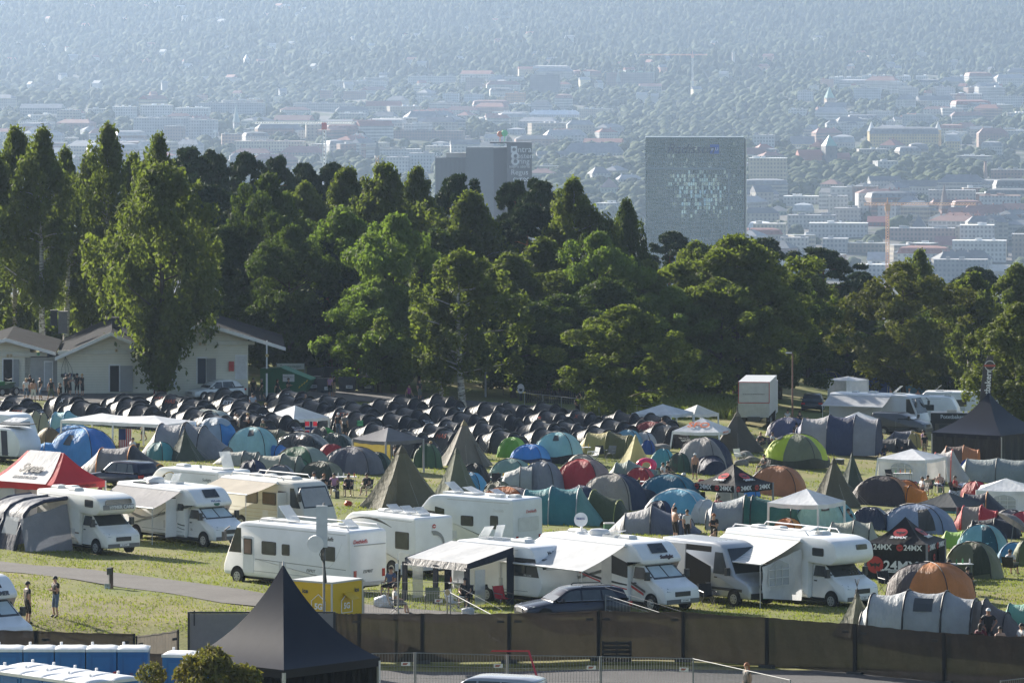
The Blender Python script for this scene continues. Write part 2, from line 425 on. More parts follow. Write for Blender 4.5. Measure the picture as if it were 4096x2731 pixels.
for x,t,w,Y,kd,lf,d in[(520,520,190,450,'broad','dark','dark leafy tree beside the right gable of the timber building'),(615,402,165,452,'broad','dark','tall dark ash above the green waste container'),(665,520,170,435,'broad','dark','dark tree right behind the gable end of the building'),(610,640,150,440,'broad','dark','dark low tree above the roof overhang'),(700,420,150,475,'broad','birch','light leafy tree left of the rounded birches'),(800,378,150,480,'birch','birch','left one of the rounded birches in the middle'),(880,368,170,470,'birch','birch','broad rounded birch with the highest top in the middle'),(960,376,110,485,'birch','birch','birch with drooping right flank left of the office tower'),(1080,432,160,475,'birch','birch','birch under the dark office tower'),(1010,520,170,455,'birch','dark','dark shaded birch in the centre of the wood'),(1318,403,145,475,'birch','birch','pale birch right of the pine pair'),(1438,455,100,485,'birch','dark','dark birch just left of the glass tower'),(1385,520,120,470,'broad','dark','dark tree between pale birch and glass tower'),(792,478,175,440,'broad','bright','fresh green ash with a flat bright top'),(905,495,205,425,'broad','bright','big yellow-green maple reaching down to the grass'),(872,640,180,420,'broad','bright','lower limb-heavy maple over the parked white van'),(962,592,120,430,'broad','grey','grey-green willow left of the sparse birch'),(1170,578,190,440,'birch','birch','soft birch behind the sparse birch'),(1250,540,170,450,'birch','birch','birch with a rounded top in the centre right'),(1375,535,175,445,'broad','bright','bright linden below the glass tower'),(1180,680,220,425,'broad','dark','dark shrubby tree behind the lamp post'),(1290,680,200,430,'broad','dark','dark tree above the picnic tables'),(1390,640,180,435,'broad','dark','shaded tree behind the round ash'),(1490,600,150,470,'broad','birch','leafy tree under the left corner of the glass tower'),(1600,555,140,500,'broad','birch','leafy tree under the middle of the glass tower'),(1545,660,190,440,'broad','bright','light green tree left of the big ash'),(1690,545,255,445,'broad','birch','big ash rising beside the glass tower'),(1650,640,190,440,'broad','birch','left flank tree of the big ash'),(1790,620,190,455,'broad','dark','dark tree right of the big ash'),(1855,622,140,500,'broad','birch','yellowish birch below the layered pine'),(1940,690,190,510,'broad','dark','dark tree behind the tall thin lamp'),(2075,605,205,480,'broad','brown','round horse chestnut with brownish flowers'),(2112,570,110,515,'birch','birch','birch peeking over the round chestnut'),(2235,622,150,490,'birch','birch','birch right of the round chestnut'),(2180,690,120,500,'broad','dark','dark gap tree right of the chestnut'),(2335,600,130,480,'birch','birch','birch at the right border with a high top')]:
 TR('leafy_tree' if kd=='broad' else 'birch_tree',d,kd,lf,x,t,w,Y,gD)
TR('birch_tree','sparse front birch with white trunk and bare top twigs','sparse','birch',1063,572,215,402,gF,0)
TR('birch_tree','thin birch just left of the sparse front birch','sparse','birch',1015,660,130,403,gF,2)
TR('ash_tree','round ash beside the wooden picnic fence','broad','birch',1432,705,215,398,gF,2)
TR('weeping_birch','weeping birch at the right border behind the tall banner','birch','yellow',2338,690,175,395,gF,3)
gS='undergrowth along the edge of the wood'
for i in range(46):
 x=650+i*37+RND.uniform(-12,12)
 if 800<x<880:continue
 Yb=455+RND.uniform(0,25)if x<1700 else 500+RND.uniform(0,30)
 py=HY+F*(CZ-ground(PX(x*K,Yb),Yb))/Yb
 tree('shrub','dark leafy shrub in the undergrowth below the trees','shrub',RND.choice(['dark','dark','broad']),x*K,py-RND.uniform(130,330),RND.uniform(160,300),Yb,gS,cat='shrub')
for x,t,w in[(20,700,190),(90,690,200),(165,690,200),(235,660,200),(310,680,190)]:
 tree('shrub','sunlit bright green undergrowth behind the roof of the timber building','shrub','bright',x*K,t*K,w*K,470+RND.uniform(-5,8),'bright undergrowth behind the timber building',cat='shrub')
def facade(c,win=(.06,.07,.085),fu=2.7,fv=3.1,a=.5,b=.52):
 key=('fac',tuple(c),tuple(win),fu,fv,a,b)
 if key in _mats:return _mats[key]
 m,nt,N,L=_new('facade');co=_coord(nt)
 sx=N.new('ShaderNodeSeparateXYZ');L.new(co,sx.inputs[0])
 def mth(op,x,y=None):
  k=N.new('ShaderNodeMath');k.operation=op
  for i,q in enumerate((x,y)):
   if q is None:continue
   if isinstance(q,(int,float)):k.inputs[i].default_value=q
   else:L.new(q,k.inputs[i])
  return k.outputs[0]
 u=mth('FRACT',mth('DIVIDE',mth('ADD',mth('ADD',sx.outputs[0],sx.outputs[1]),500.),fu))
 v=mth('FRACT',mth('DIVIDE',mth('ADD',sx.outputs[2],500.05*fv),fv))
 w=mth('MULTIPLY',mth('MULTIPLY',mth('GREATER_THAN',u,.5-a/2),mth('LESS_THAN',u,.5+a/2)),mth('MULTIPLY',mth('GREATER_THAN',v,.55-b/2),mth('LESS_THAN',v,.55+b/2)))
 f=_noise(nt,co,.12,3)
 wall=_ramp(nt,f,[(.3,[x*.52 for x in c]),(.7,[min(1,x*.7)for x in c])])
 _out(nt,_bsdf(nt,_mix(nt,mth('MULTIPLY',w,.5),wall,win),.6,0,None,.35).outputs[0]);_mats[key]=m;return m
def roofed(mb,w,d,h,kind,rh):
 a,b=w/2+.35,d/2+.35
 if kind=='gable':
  mb.add([(-a,-b,h),(a,-b,h),(a,b,h),(-a,b,h),(-a,0,h+rh),(a,0,h+rh)],[(0,1,5,4),(2,3,4,5),(0,4,3),(1,2,5),(3,2,1,0)])
 elif kind=='hip':
  e=min(a,b)*.9
  mb.add([(-a,-b,h),(a,-b,h),(a,b,h),(-a,b,h),(-a+e,0,h+rh),(a-e,0,h+rh)],[(0,1,5,4),(2,3,4,5),(0,4,3),(1,2,5),(3,2,1,0)])
  for k in range(int(w/9)):mb.box((-a+e+k*9,.8,h+rh+.3),(.9,.7,1.6))
 elif kind=='mansard':
  e=1.6
  mb.loft([[(-a,-b,h),(a,-b,h),(a,b,h),(-a,b,h)],[(-a+e,-b+e,h+rh*.75),(a-e,-b+e,h+rh*.75),(a-e,b-e,h+rh*.75),(-a+e,b-e,h+rh*.75)],[(-a+b,-.1,h+rh),(a-b,-.1,h+rh),(a-b,.1,h+rh),(-a+b,.1,h+rh)]],True,True)
  for k in range(int(w/5)):mb.box((-a+3+k*5,-b+.6,h+rh*.4),(1.5,1.2,1.6))
 else:
  mb.box((0,0,h+.12),(w+.3,d+.3,.3))
  for k in range(max(1,int(w/9))):
   mb.box((RND.uniform(-.36,.36)*w,RND.uniform(-.2,.25)*d,h+.9),(RND.uniform(1.5,5),RND.uniform(1.5,4),RND.uniform(1,2.2)))
WALLC=[(.72,.72,.70),(.62,.62,.60),(.55,.52,.46),(.66,.60,.46),(.50,.34,.26),(.44,.46,.48),(.78,.76,.72),(.36,.24,.19),(.58,.50,.40)]
ROOFC=[(.16,.17,.19),(.22,.23,.25),(.28,.12,.09),(.34,.34,.35),(.13,.14,.15),(.24,.13,.11)]
HERO=[]
def house(name,label,px,py,w,d,h,wall,roof,rkind,rh=3.,yaw=0.,group=None,cat='building',Y=None,fm=None,seam=True):
 """one building: walls with windows and a roof, standing at pixel px, py (its front foot)"""
 Y=GY(px,py)if Y is None else Y
 X=PX(px,Y);z=ground(X,Y)
 o=thing(name,label,cat,(X,Y+d/2,z),yaw,group)
 m=MB();m.box((0,0,h/2-4),(w,d,h+8));m.build('wall',fm or facade(wall,(.06,.07,.085),2.4+(int(px)%5)*.35,3.1,.42+(int(px)%3)*.25),o)
 m=MB();roofed(m,w,d,h,rkind,rh);m.build('roof',paint(roof,.7,0,.2,.3),o)
 return o
def hero(name,label,x0,x1,yt,yb,wall,rkind='flat',roof=(.3,.3,.31),rh=4.,depth=16.,yaw=-.12,cat='building',win=None,fu=2.7,fv=3.1,a=.5,b=.52):
 px=(x0+x1)/2;Y=GY(px,yb);s=F/Y
 W=(x1-x0)/s;w=max(4,(W-depth*abs(sin(yaw)))/cos(yaw));h=(yb-yt)/s
 if rkind!='flat':h-=rh
 HERO.append((x0,x1,yt,yb,Y))
 return house(name,label,px,yb,w,depth,h,wall,roof,rkind,rh,yaw,None,cat,Y,facade(wall,win or(.06,.07,.085),fu,fv,a,b))
W1,W2,W3,GRY,BRK,YEL=(.80,.79,.77),(.70,.70,.69),(.60,.58,.54),(.46,.48,.50),(.36,.22,.17),(.72,.55,.24)
DRK=(.10,.11,.12)
for a in[('apartment_block','cream apartment block with rows of square windows beside the glass tower',2994,3153,634,770,(.74,.62,.42),'flat',(.7,.7,.68)),('office_block','white blind-sided office block just right of the glass tower top',3010,3104,541,600,W1,'flat'),('long_building','long ochre building with gables and dark roof between two spires',3480,3760,508,598,YEL,'mansard',(.14,.15,.17),7.),('building_wing','ochre corner wing with a pale mansard right of the long ochre building',3782,3846,530,604,YEL,'mansard',(.36,.37,.39),9.),('building_wing','ochre corner wing with a pale mansard at the left end of the long ochre building',3482,3536,530,592,YEL,'mansard',(.40,.41,.43),9.),('apartment_house','yellow gabled apartment house left of the green-spired stone church',3160,3262,546,590,(.72,.58,.30),'gable',(.12,.12,.13),8.),('apartment_house','grey apartment house with tin mansard right of the green spire',3325,3425,540,600,W3,'mansard',(.33,.35,.38),7.),('office_block','dark slab block standing highest in the middle of the far town',2120,2242,300,378,(.17,.18,.20),'flat',DRK),('office_block','brown slab with white window bands right of the thin far spire',2424,2478,290,346,(.34,.26,.23),'flat',DRK),('office_block','long grey slab with green roof edge right of the thin far spire',2482,2620,290,346,(.32,.30,.29),'flat',(.2,.3,.25)),('apartment_tower','brown-banded square tower in the middle of the far town',1862,1938,312,362,(.44,.36,.32),'flat',DRK),('apartment_block','orange-yellow block of flats in the centre of the far town',2022,2104,374,418,(.72,.42,.22),'flat',(.5,.3,.2)),('apartment_block','low yellow annex beside the orange block of flats',1984,2024,388,416,(.76,.56,.24),'flat'),('apartment_block','pale blue block of flats, left one of the pair',1770,1838,374,410,(.60,.66,.72),'flat'),('apartment_block','pale blue block of flats, right one of the pair',1854,1938,378,412,(.56,.62,.68),'flat'),('office_block','long flat white roofline behind the brown-banded tower',1630,1830,306,336,W2,'flat'),('office_block','pale block with many small windows left of the long white roofline',1488,1550,326,358,W2,'flat'),('brick_block','brown brick block at the foot of the far left slope',1374,1470,366,400,BRK,'flat'),('brick_block','second brown brick block left of the pale block with small windows',1280,1330,362,400,BRK,'flat'),('terraced_flats','stepped white flats, left group, shining in the sun',450,545,428,470,W1,'flat',W1),('terraced_flats','stepped white flats, middle group, shining in the sun',560,690,422,468,W1,'flat',W1),('terraced_flats','stepped white flats, right group, shining in the sun',700,840,432,470,W1,'flat',W1),('office_block','big grey office complex behind the left birches',532,800,474,545,(.50,.53,.57),'flat'),('office_block','grey office wing right of the big grey complex',755,870,480,556,(.56,.58,.60),'flat'),('brick_block','brown brick block in front of the big grey complex',655,738,506,566,(.40,.30,.26),'flat'),('office_block','long grey low block left of the white crane in the distance',790,1060,412,452,(.48,.51,.55),'flat'),('office_block','flat pale block carrying satellite dishes',1170,1420,414,446,W3,'flat'),('long_hall','long pale yellow hall beside the floodlight masts',936,1222,566,606,(.70,.63,.48),'flat',(.42,.34,.3)),('apartment_house','long house with red roof below the pale yellow hall',1120,1300,586,622,(.5,.4,.33),'hip',(.27,.13,.11),6.),('brick_block','long brown brick block below the tree belt in the middle',1560,1860,524,560,(.32,.24,.21),'flat',(.2,.17,.16)),('apartment_house','grey mansard house row behind the dark office tower',1720,1800,566,590,W3,'mansard',(.25,.26,.28),5.),('town_house','white villa with mansard roof above the dark office tower',2024,2106,512,540,W2,'mansard',(.3,.31,.33),5.),('apartment_house','long white house with slate roof between the two towers',2250,2500,572,626,(.66,.68,.70),'hip',(.17,.18,.21),9.),('apartment_house','pale green house with dark roof left of the glass tower',2400,2476,716,784,(.50,.58,.46),'hip',(.25,.17,.15),7.),('glass_office','glassy grey office behind the dark tower with fins',1634,1740,614,690,(.62,.66,.68),'flat'),('office_block','white angular block left of the glassy grey office',1540,1640,630,700,W2,'flat'),('long_hall','white glass-roofed palace above the tree belt',2110,2330,442,470,(.62,.66,.72),'hip',(.55,.6,.66),5.),('apartment_block','tall white flats with balconies, left one on the far right',3190,3258,366,404,W2,'flat'),('apartment_block','wide grey-white flats beside the green clock tower',3414,3530,352,402,(.64,.67,.70),'flat'),('apartment_block','square white flats with balconies in the middle on the far right',3596,3678,354,406,(.68,.67,.66),'flat'),('apartment_block','square grey-white flats right of the middle flats',3742,3826,350,400,(.60,.62,.65),'flat'),('office_block','pink and white flat-roofed block on the right',3802,3932,376,420,(.80,.70,.66),'flat',W1),('office_block','long white wing at the right border',3930,4110,386,428,(.72,.72,.72),'flat'),('terraced_flats','row of white stepped terraces, leftmost on the ridge',3448,3510,302,326,W1,'flat',W1),('terraced_flats','row of white stepped terraces, second on the ridge',3514,3574,302,330,W1,'flat',W1),('terraced_flats','row of white stepped terraces, third on the ridge',3582,3648,306,326,W1,'flat',W1),('terraced_flats','row of white stepped terraces, fourth on the ridge',3664,3716,304,328,W1,'flat',W1),('terraced_flats','row of white stepped terraces, rightmost on the ridge',3800,3862,306,330,W1,'flat',W1),('office_block','low white ribbon-windowed block left of the ridge terraces',3316,3450,310,338,W1,'flat',W1),('apartment_tower','white flats tower with balconies over the near town',3312,3398,785,862,(.76,.73,.68),'flat'),('apartment_block','grey-beige stepped flats in front of the white flats tower',3338,3452,834,890,(.62,.59,.54),'flat'),('apartment_block','long grey white-parapeted block in the near town',3236,3478,894,950,(.66,.67,.68),'flat',W2),('apartment_block','long pale block behind the long grey white-parapeted block',3150,3350,862,912,(.60,.60,.58),'flat',(.25,.26,.28)),('apartment_block','cream gabled block right of the glass tower foot',3012,3150,896,950,(.74,.66,.50),'flat',(.5,.48,.44)),('town_house','white vaulted roof house at the glass tower foot',2992,3090,884,930,W1,'mansard',(.62,.64,.68),5.),('town_house','green-walled house in the near town',3068,3160,824,862,(.44,.54,.44),'hip',(.2,.2,.2),4.),('town_house','tin-roofed mansard house in the near town',3170,3262,812,862,(.5,.54,.52),'mansard',(.38,.42,.46),6.),('long_hall','flat white-roofed workshop in the near town',3134,3288,786,820,(.62,.64,.64),'flat',W2),('apartment_block','white and brick flats behind the brick church spire',3714,3910,762,838,(.66,.6,.56),'flat'),('apartment_block','new white flats with dark loggias right of the brick spire',3918,4090,784,846,(.72,.73,.74),'flat',(.34,.22,.18)),('brick_block','brick terrace houses at the right border',3964,4110,680,720,(.44,.29,.23),'flat'),('office_block','white stepped office with ribbon windows, upper part',3840,3986,902,990,W1,'flat',W1),('office_block','white stepped office with ribbon windows, lower part',3810,4034,964,1046,W1,'flat',W2),('office_block','brown brick office at the right border of the near town',4048,4150,938,1044,(.50,.40,.33),'flat'),('glass_office','dark glass office with white bands behind the chestnut tree',3736,3960,1040,1150,(.34,.38,.42),'flat',(.28,.28,.29)),('construction_site','scaffolded red building under the orange crane',3560,3830,914,964,(.46,.34,.30),'flat',(.35,.36,.38)),('brick_block','dark red industrial hall in the near town',3470,3560,866,905,(.34,.12,.10),'gable',(.3,.1,.09),4.),('town_house','house with slate pyramid roof near the brick church',3640,3720,868,922,(.5,.42,.36),'hip',(.13,.14,.16),9.),('town_house','brown house with red steep roof behind the wood',3740,3830,946,998,(.6,.5,.36),'gable',(.25,.11,.1),6.),('town_house','white-gabled low house with skylights above the pines',3470,3560,1010,1060,W1,'gable',(.34,.35,.37),5.),('office_block','grey courtyard block behind the layered pine',3290,3400,956,1010,(.48,.50,.52),'flat',(.4,.41,.43)),('town_house','white house with brown side left of the grey courtyard block',3120,3240,952,1004,(.74,.70,.66),'flat'),('long_hall','flat green-brown industrial roof in the near town',3360,3560,974,1012,(.34,.30,.24),'flat',(.3,.31,.3)),('long_hall','low white hall with yellow mast behind the wood',3430,3600,1060,1110,W2,'flat',W2),('town_house','dark-roofed block just behind the pines right of the glass tower',3110,3260,1010,1070,(.4,.36,.33),'hip',(.14,.15,.17),6.),('long_hall','low pale house with rounded gable behind the right birches',3960,4080,1060,1110,(.7,.64,.54),'gable',(.5,.47,.42),4.)]:
 hero(a[0],a[1],*a[2:])
def glass_tower():
 Y=2400.;s=F/Y;x0,x1,yt=2582,2976,553;X0,X1=PX(x0,Y),PX(x1,Y)
 zt=CZ-(yt-HY)/s;zb=ground((X0+X1)/2,Y)-2;W=X1-X0;H=zt-zb;D=17.
 HERO.append((x0,2990,yt,1300,Y))
 o=thing('glass_tower','tall glass hotel tower with gridded mirror facade','tower',((X0+X1)/2,Y,zb),-.02)
 m=MB();m.box((0,D/2+.6,H/2),(W-1,D,H-.4));m.build('core',paint((.10,.13,.15),.4),o)
 m=MB();rg=np.random.default_rng(3);nx,nz=44,58
 for sgn,w,org in((0,W,None),(1,D,None)):
  n=nx if sgn==0 else 14
  for i in range(n):
   for k in range(nz):
    u0,u1=w*(i/n-.5),w*((i+1)/n-.5);z0,z1=H*k/nz,H*(k+1)/nz
    t=rg.normal(0,.010,2);fu,fv=(i+.5)/n-.55,(k+.5)/nz-.765;t[1]+=.085*math.exp(-(fu*fu/.11+fv*fv/.016))*rg.uniform(.0,1.15)-.014 if sgn==0 else 0;um,zm=(u1-u0)/2,(z1-z0)/2  # panes in one patch tilted upward so they mirror bright sky
    q=[]
    for a_,b_ in((-1,-1),(1,-1),(1,1),(-1,1)):
     dep=a_*um*t[0]+b_*zm*t[1]
     uu,zz=(u0+u1)/2+a_*um*.97,(z0+z1)/2+b_*zm*.97
     q.append((uu,.3+dep,zz)if sgn==0 else(W/2-.12+dep,D/2+.6+uu,zz))
    m.add(q,[(0,1,2,3)])
 gm,nt,N,L=_new('mirror_glass');f=_noise(nt,_coord(nt),.08,3)
 c=_ramp(nt,f,[(.35,(.18,.25,.29)),(.65,(.34,.42,.46))])
 _out(nt,_bsdf(nt,c,.06,.9,None,.8).outputs[0])
 m.build('curtain_wall',gm,o)
 m=MB()
 for i in range(nx+1):m.box((W*(i/nx-.5),.1,H/2),(.22,.5,H))
 for k in range(0,nz+1):m.box((0,.06,H*k/nz),(W,.42,.24))
 m.box((-W*.09,-.1,H*.868),(W*.82,.8,.9));m.box((W*.345,-.05,H*.43),(.8,.6,H*.86));m.box((0,D/2,H+.2),(W,D,.7))
 m.build('mullion_grid',paint((.20,.25,.29),.35,.3),o)
 m=MB();m.box((W/2+1.0,4,H/2-.4),(.5,9,H));m.box((W/2+.4,8.3,H/2),(.9,.4,H));m.build('edge_blade',paint((.62,.60,.52),.4,.3),o)
 text('Radisson',6.3,paint((.03,.05,.10),.5),o,(-W*.045,-.8,H-5.2),(PI/2,0,0),'lettering',.15,1.0,shear=.35)
 m=MB();m.box((W*.20,-.35,H-5.2),(4.2,.5,4.4));b=m.build('sign_panel',paint((.02,.10,.45),.4),o)
 text('BLU',2.0,paint((.8,.8,.8),.5),b,(W*.20,-.65,H-5.2),(PI/2,0,0),'lettering',.05)
glass_tower()
def fin_tower():
 Y=2480.;s=F/Y;zb=ground(PX(1930,Y),Y)-2
 HERO.append((1742,2130,560,1300,Y))
 o=thing('office_tower','dark office tower with vertical fins and a slab of white tenant signs','tower',(PX(1930,Y),Y,zb))
 def X(p):return(p-1930)/s
 def Z(p):return CZ-(p-HY)/s-zb
 dm=paint((.045,.05,.06),.4,0,.15,.2);fm=paint((.12,.135,.15),.5);sl=paint((.06,.062,.068),.5,0,.1,.2)
 def block(nm,xa,xb,yt,yo,d,n):
  m=MB();m.box(((X(xa)+X(xb))/2,yo+d/2,Z(yt)/2),(X(xb)-X(xa),d,Z(yt)));b=m.build(nm,dm,o)
  m=MB()
  for i in range(n+1):m.box((X(xa)+(X(xb)-X(xa))*i/n,yo-.35,Z(yt)/2),(.45,.9,Z(yt)+.6))
  m.build('fins',fm,b)
  return b
 block('low_wing',1742,1866,633,6,22,24);b=block('main_wing',1866,1972,592,0,30,26)
 m=MB();xa,xb=X(1972),X(2030)
 m.add([(xa,0,0),(xb,14,0),(xb,30,0),(xa,30,0),(xa,0,Z(592)),(xb,14,Z(592)),(xb,30,Z(592)),(xa,30,Z(592))],[(0,1,5,4),(1,2,6,5),(2,3,7,6),(4,5,6,7),(3,0,4,7)])
 m.build('side_wing',paint((.03,.036,.045),.35),o)  # shaded right face painted in: darker than the lit main wing
 m=MB();m.box(((X(2027)+X(2128))/2,16,Z(571)/2),(X(2128)-X(2027),14,Z(571)))
 m.box((X(1998),16,Z(573)),(X(2030)-X(1950),12,.8));sgn=m.build('sign_slab',sl,o)
 wm=paint((.82,.83,.84),.5)
 cx=X(2078)
 for t,py,sz,dx in(('entra',601,4.2,1.5),('posten',626,3.6,1.8),('bring',648,3.6,1.2),('sopra steria',668,2.1,0),('Regus',692,3.6,0),('evrec',718,3.6,.8)):
  text(t,sz,wm,sgn,(cx+dx,8.85,Z(py)),(PI/2,0,0),'lettering',.08)
 m=MB()
 for py in(626,648):
  disc(m,(X(2060),8.9,Z(py)),1.9,(0,-1,0),.1)
 m.box((X(2056),8.85,Z(600)),(3,.2,3.2));m.build('emblem',wm,sgn)
 m=MB();disc(m,(X(2056.5),8.72,Z(600)),.9,(0,-1,0),.1);disc(m,(X(2062),8.72,Z(626)),.9,(0,-1,0),.1);disc(m,(X(2062),8.72,Z(648)),.9,(0,-1,0),.1);m.build('emblem_core',sl,sgn)
 rs=MB();disc(rs,(X(2000),20,Z(540)),1.5,(.3,-1,0),.4);rs.cyl((X(2000),20,Z(571)),(X(2000),20,Z(545)),.2);rs.build('roof_emblem',paint((.75,.2,.08),.5),o)
 rs=MB();disc(rs,(X(2018),20,Z(536)),1.6,(.3,-1,0),.4);rs.cyl((X(2018),20,Z(571)),(X(2018),20,Z(545)),.2);rs.build('roof_emblem',paint((.1,.55,.2),.5),o)
 text('sopra steria',4.2,wm,o,(X(1822),12,Z(618)),(PI/2,0,PI),'roof_lettering',.1)
 m=MB();m.box((X(1825),14,Z(628)),(X(1866)-X(1785),8,3.4));m.build('roof_plant',paint((.4,.36,.32)),o)
fin_tower()
def spire(name,label,px,yt,yb,wpx,ytower,wallc,roofc,n=8,cat='church tower'):
 Y=GY(px,yb);s=F/Y;w=wpx/s;X=PX(px,Y);z=ground(X,Y);H=(yb-yt)/s;h=(yb-ytower)/s
 o=thing(name,label,cat,(X,Y,z),.3)
 HERO.append((px-wpx,px+wpx,yt,yb,Y))
 m=MB();m.box((0,0,h/2-2),(w,w,h+4));m.build('tower',facade(wallc,(.05,.05,.06),w/2,h/3+.1,.3,.4),o)
 m=MB();m.cyl((0,0,h),(0,0,H),w*.72,.15,4 if n==4 else 8);m.build('spire',paint(roofc,.6),o)
 return o
spire('church_tower','pale church tower with a slim green-grey spire left of the white crane',945,418,525,22,490,(.5,.52,.54),(.28,.36,.36))
o=spire('stone_church','grey stone church tower with a copper green pyramid roof and red nave roofs',3317,540,668,50,584,(.23,.23,.24),(.22,.42,.38),4,'church')
m=MB();m.box((-17,4,5),(20,9,10));m.add([(-28,-1,10),(-6,-1,10),(-6,9,10),(-28,9,10),(-28,4,15),(-6,4,15)],[(0,1,5,4),(2,3,4,5),(0,4,3),(1,2,5)]);m.build('nave',paint((.34,.13,.10),.7),o)
m=MB();m.box((12,4,4),(14,9,8));m.add([(5,-1,8),(20,-1,8),(20,9,8),(5,9,8),(5,4,12),(20,4,12)],[(0,1,5,4),(2,3,4,5),(0,4,3),(1,2,5)]);m.build('chancel',paint((.30,.12,.10),.7),o)
spire('brick_church','dark red brick church tower with a needle spire in the near town',3777,738,910,34,835,(.26,.12,.09),(.16,.12,.11))
spire('clock_tower','beige tower with a green copper cap among the far trees on the right',3317,348,434,32,392,(.62,.52,.42),(.24,.42,.36))
spire('corner_spire','silver onion spire at the left end of the ochre building',3486,486,592,26,525,YEL,(.55,.56,.56))
spire('corner_spire','silver onion spire at the right end of the ochre building',3752,484,598,20,520,YEL,(.55,.56,.56))
spire('church_tower','needle-thin dark church spire before the far slabs',2473,280,348,14,328,(.2,.2,.21),(.18,.22,.22))
spire('villa_tower','small white square tower with a pointed roof on the left hillside',986,218,268,20,238,W1,(.5,.5,.5),4,'tower')
def lattice(mb,p0,p1,w,n,r):
 p0,p1=Vector(p0),Vector(p1);d=(p1-p0).normalized();u=Vector((0,1,0));v=d.cross(u).normalized()
 cs=[(a*u+b*v)*w/2 for a,b in((-1,-1),(1,-1),(1,1),(-1,1))]
 for c in cs:mb.cyl(p0+c,p1+c,r,r,4)
 for i in range(n):
  a,b=p0.lerp(p1,i/n),p0.lerp(p1,(i+1)/n)
  for k in range(4):mb.cyl(a+cs[k],b+cs[(k+1)%4],r*.7,r*.7,3,False)
def crane(label,px,ytop,ybase,xl,xr,yj,Y,c,cj,cc,q=.6):
 s=F/Y;X=PX(px,Y);zb=CZ-(ybase-HY)/s;gz=ground(X,Y)
 o=thing('tower_crane',label,'crane',(X,Y,gz))
 HERO.append((px-12,px+12,ytop,ybase,Y))
 zt=CZ-(yj-HY)/s-gz
 m=MB();lattice(m,(0,0,0),(0,0,zt),1.8,40,.34*q);m.build('mast',paint(c,.5),o)
 m=MB();lattice(m,((xl-px)/s,0,zt+.8),((xr-px)/s,0,zt+.8),1.4,40,.32*q);m.build('jib',paint(cj,.5),o)
 m=MB();m.box((0,-.5,zt-1.2),(3,2.4,4));m.cyl((0,0,zt),(0,0,CZ-(ytop-HY)/s-gz),.9,.2,4);m.build('cab',paint(cc,.5),o)
crane('white lattice tower crane with a red cab above the wood',1297,490,660,1020,1420,497,3000.,(.72,.73,.72),(.72,.74,.74),(.62,.12,.12),1.)
crane('orange tower crane standing in the near town on the right',3550,790,970,3455,3905,822,2950.,(.66,.33,.12),(.60,.33,.16),(.66,.33,.12))
crane('small grey tower crane with orange mast left of the dark office tower',1509,550,640,1440,1620,600,2900.,(.55,.32,.16),(.4,.42,.44),(.4,.42,.44))
crane('thin red far crane above the trees over the glass tower',2770,205,300,2560,2830,222,6300.,(.5,.52,.55),(.65,.3,.22),(.6,.3,.25))
for px,yt in((862,528),(1008,515),(1090,528),(1190,528),(1265,515),(1326,522)):
 Y=4900.;s=F/Y;X=PX(px,Y);z=ground(X,Y);zt=CZ-(yt-HY)/s-z
 o=thing('floodlight_mast','slim floodlight mast of the sports ground beside the long pale yellow hall','mast',(X,Y,z),0,'floodlight masts of the sports ground')
 m=MB();m.cyl((0,0,0),(0,0,zt),.55,.3,6);m.build('pole',paint((.5,.52,.54)),o)
 m=MB();m.box((0,-.3,zt+.6),(4,.6,2.2));m.build('lamp_panel',paint((.6,.62,.64)),o)
for px,yt,yb,c,l in((2514,238,268,(.62,.62,.62),'slim white chimney on the far wooded slope'),(2600,228,260,(.6,.6,.6),'second slim white chimney on the far wooded slope'),(2934,212,282,(.45,.42,.42),'thin grey chimney on the wooded slope right of the glass tower'),(3942,650,712,(.38,.24,.2),'brick factory chimney above the park trees'),(4050,836,880,(.45,.28,.22),'squat brick chimney in the near town')):
 Y=GY(px,yb);s=F/Y;X=PX(px,Y);z=ground(X,Y)
 o=thing('chimney',l,'chimney',(X,Y,z));m=MB();m.cyl((0,0,-3),(0,0,(yb-yt)/s),8/s,6/s,8);m.build('shaft',paint(c),o)
 m=MB();m.cyl((0,0,(yb-yt)/s),(0,0,(yb-yt)/s+1),7/s,7/s,8);m.build('rim',paint([x*.5 for x in c]),o)
def covers(px,py,wpx,hpx,Y):
 for x0,x1,yt,yb,yy in HERO:
  if x0-wpx*.4<px<x1+wpx*.4 and Y<yy+15 and py-hpx<yb-(yb-yt)*.25 and py>yt:return True
 return False
ZONES=[(3000,4090,800,1130,74,(14,42),(9,17),'in the near town right of the glass tower'),(2990,4090,610,720,16,(14,34),(8,14),'near the park on the right'),(3150,4090,470,600,44,(14,40),(8,17),'in the town behind the park on the right'),(3400,4090,330,460,26,(16,50),(8,20),'among the trees at the far right'),(1300,2500,440,660,74,(14,46),(8,17),'in the town behind the dark office tower'),(0,1300,440,700,64,(14,46),(8,18),'in the town behind the left birches'),(1400,2700,300,430,28,(14,55),(7,16),'in the middle of the far town'),(2150,2580,690,860,12,(12,26),(8,12),'between the two towers')]
GEN=[]
gseed=random.Random(77)
for(x0,x1,y0,y1,n,wr,hr,words)in ZONES:
 k=0;tries=0
 while k<n and tries<n*20:
  tries+=1
  px,py=gseed.uniform(x0,x1),gseed.uniform(y0,y1);Y=GY(px,py);s=F/Y
  w,h=gseed.uniform(*wr),gseed.uniform(*hr)
  if covers(px,py,w*s,h*s,Y):continue
  GEN.append((px,py,Y,w,h,words));k+=1
GEN.sort(key=lambda g:-F/g[2]*g[3])
NAMEC=['white','pale grey','beige','yellow','red-brown','blue-grey','bright white','brick','sand coloured']
CN={}
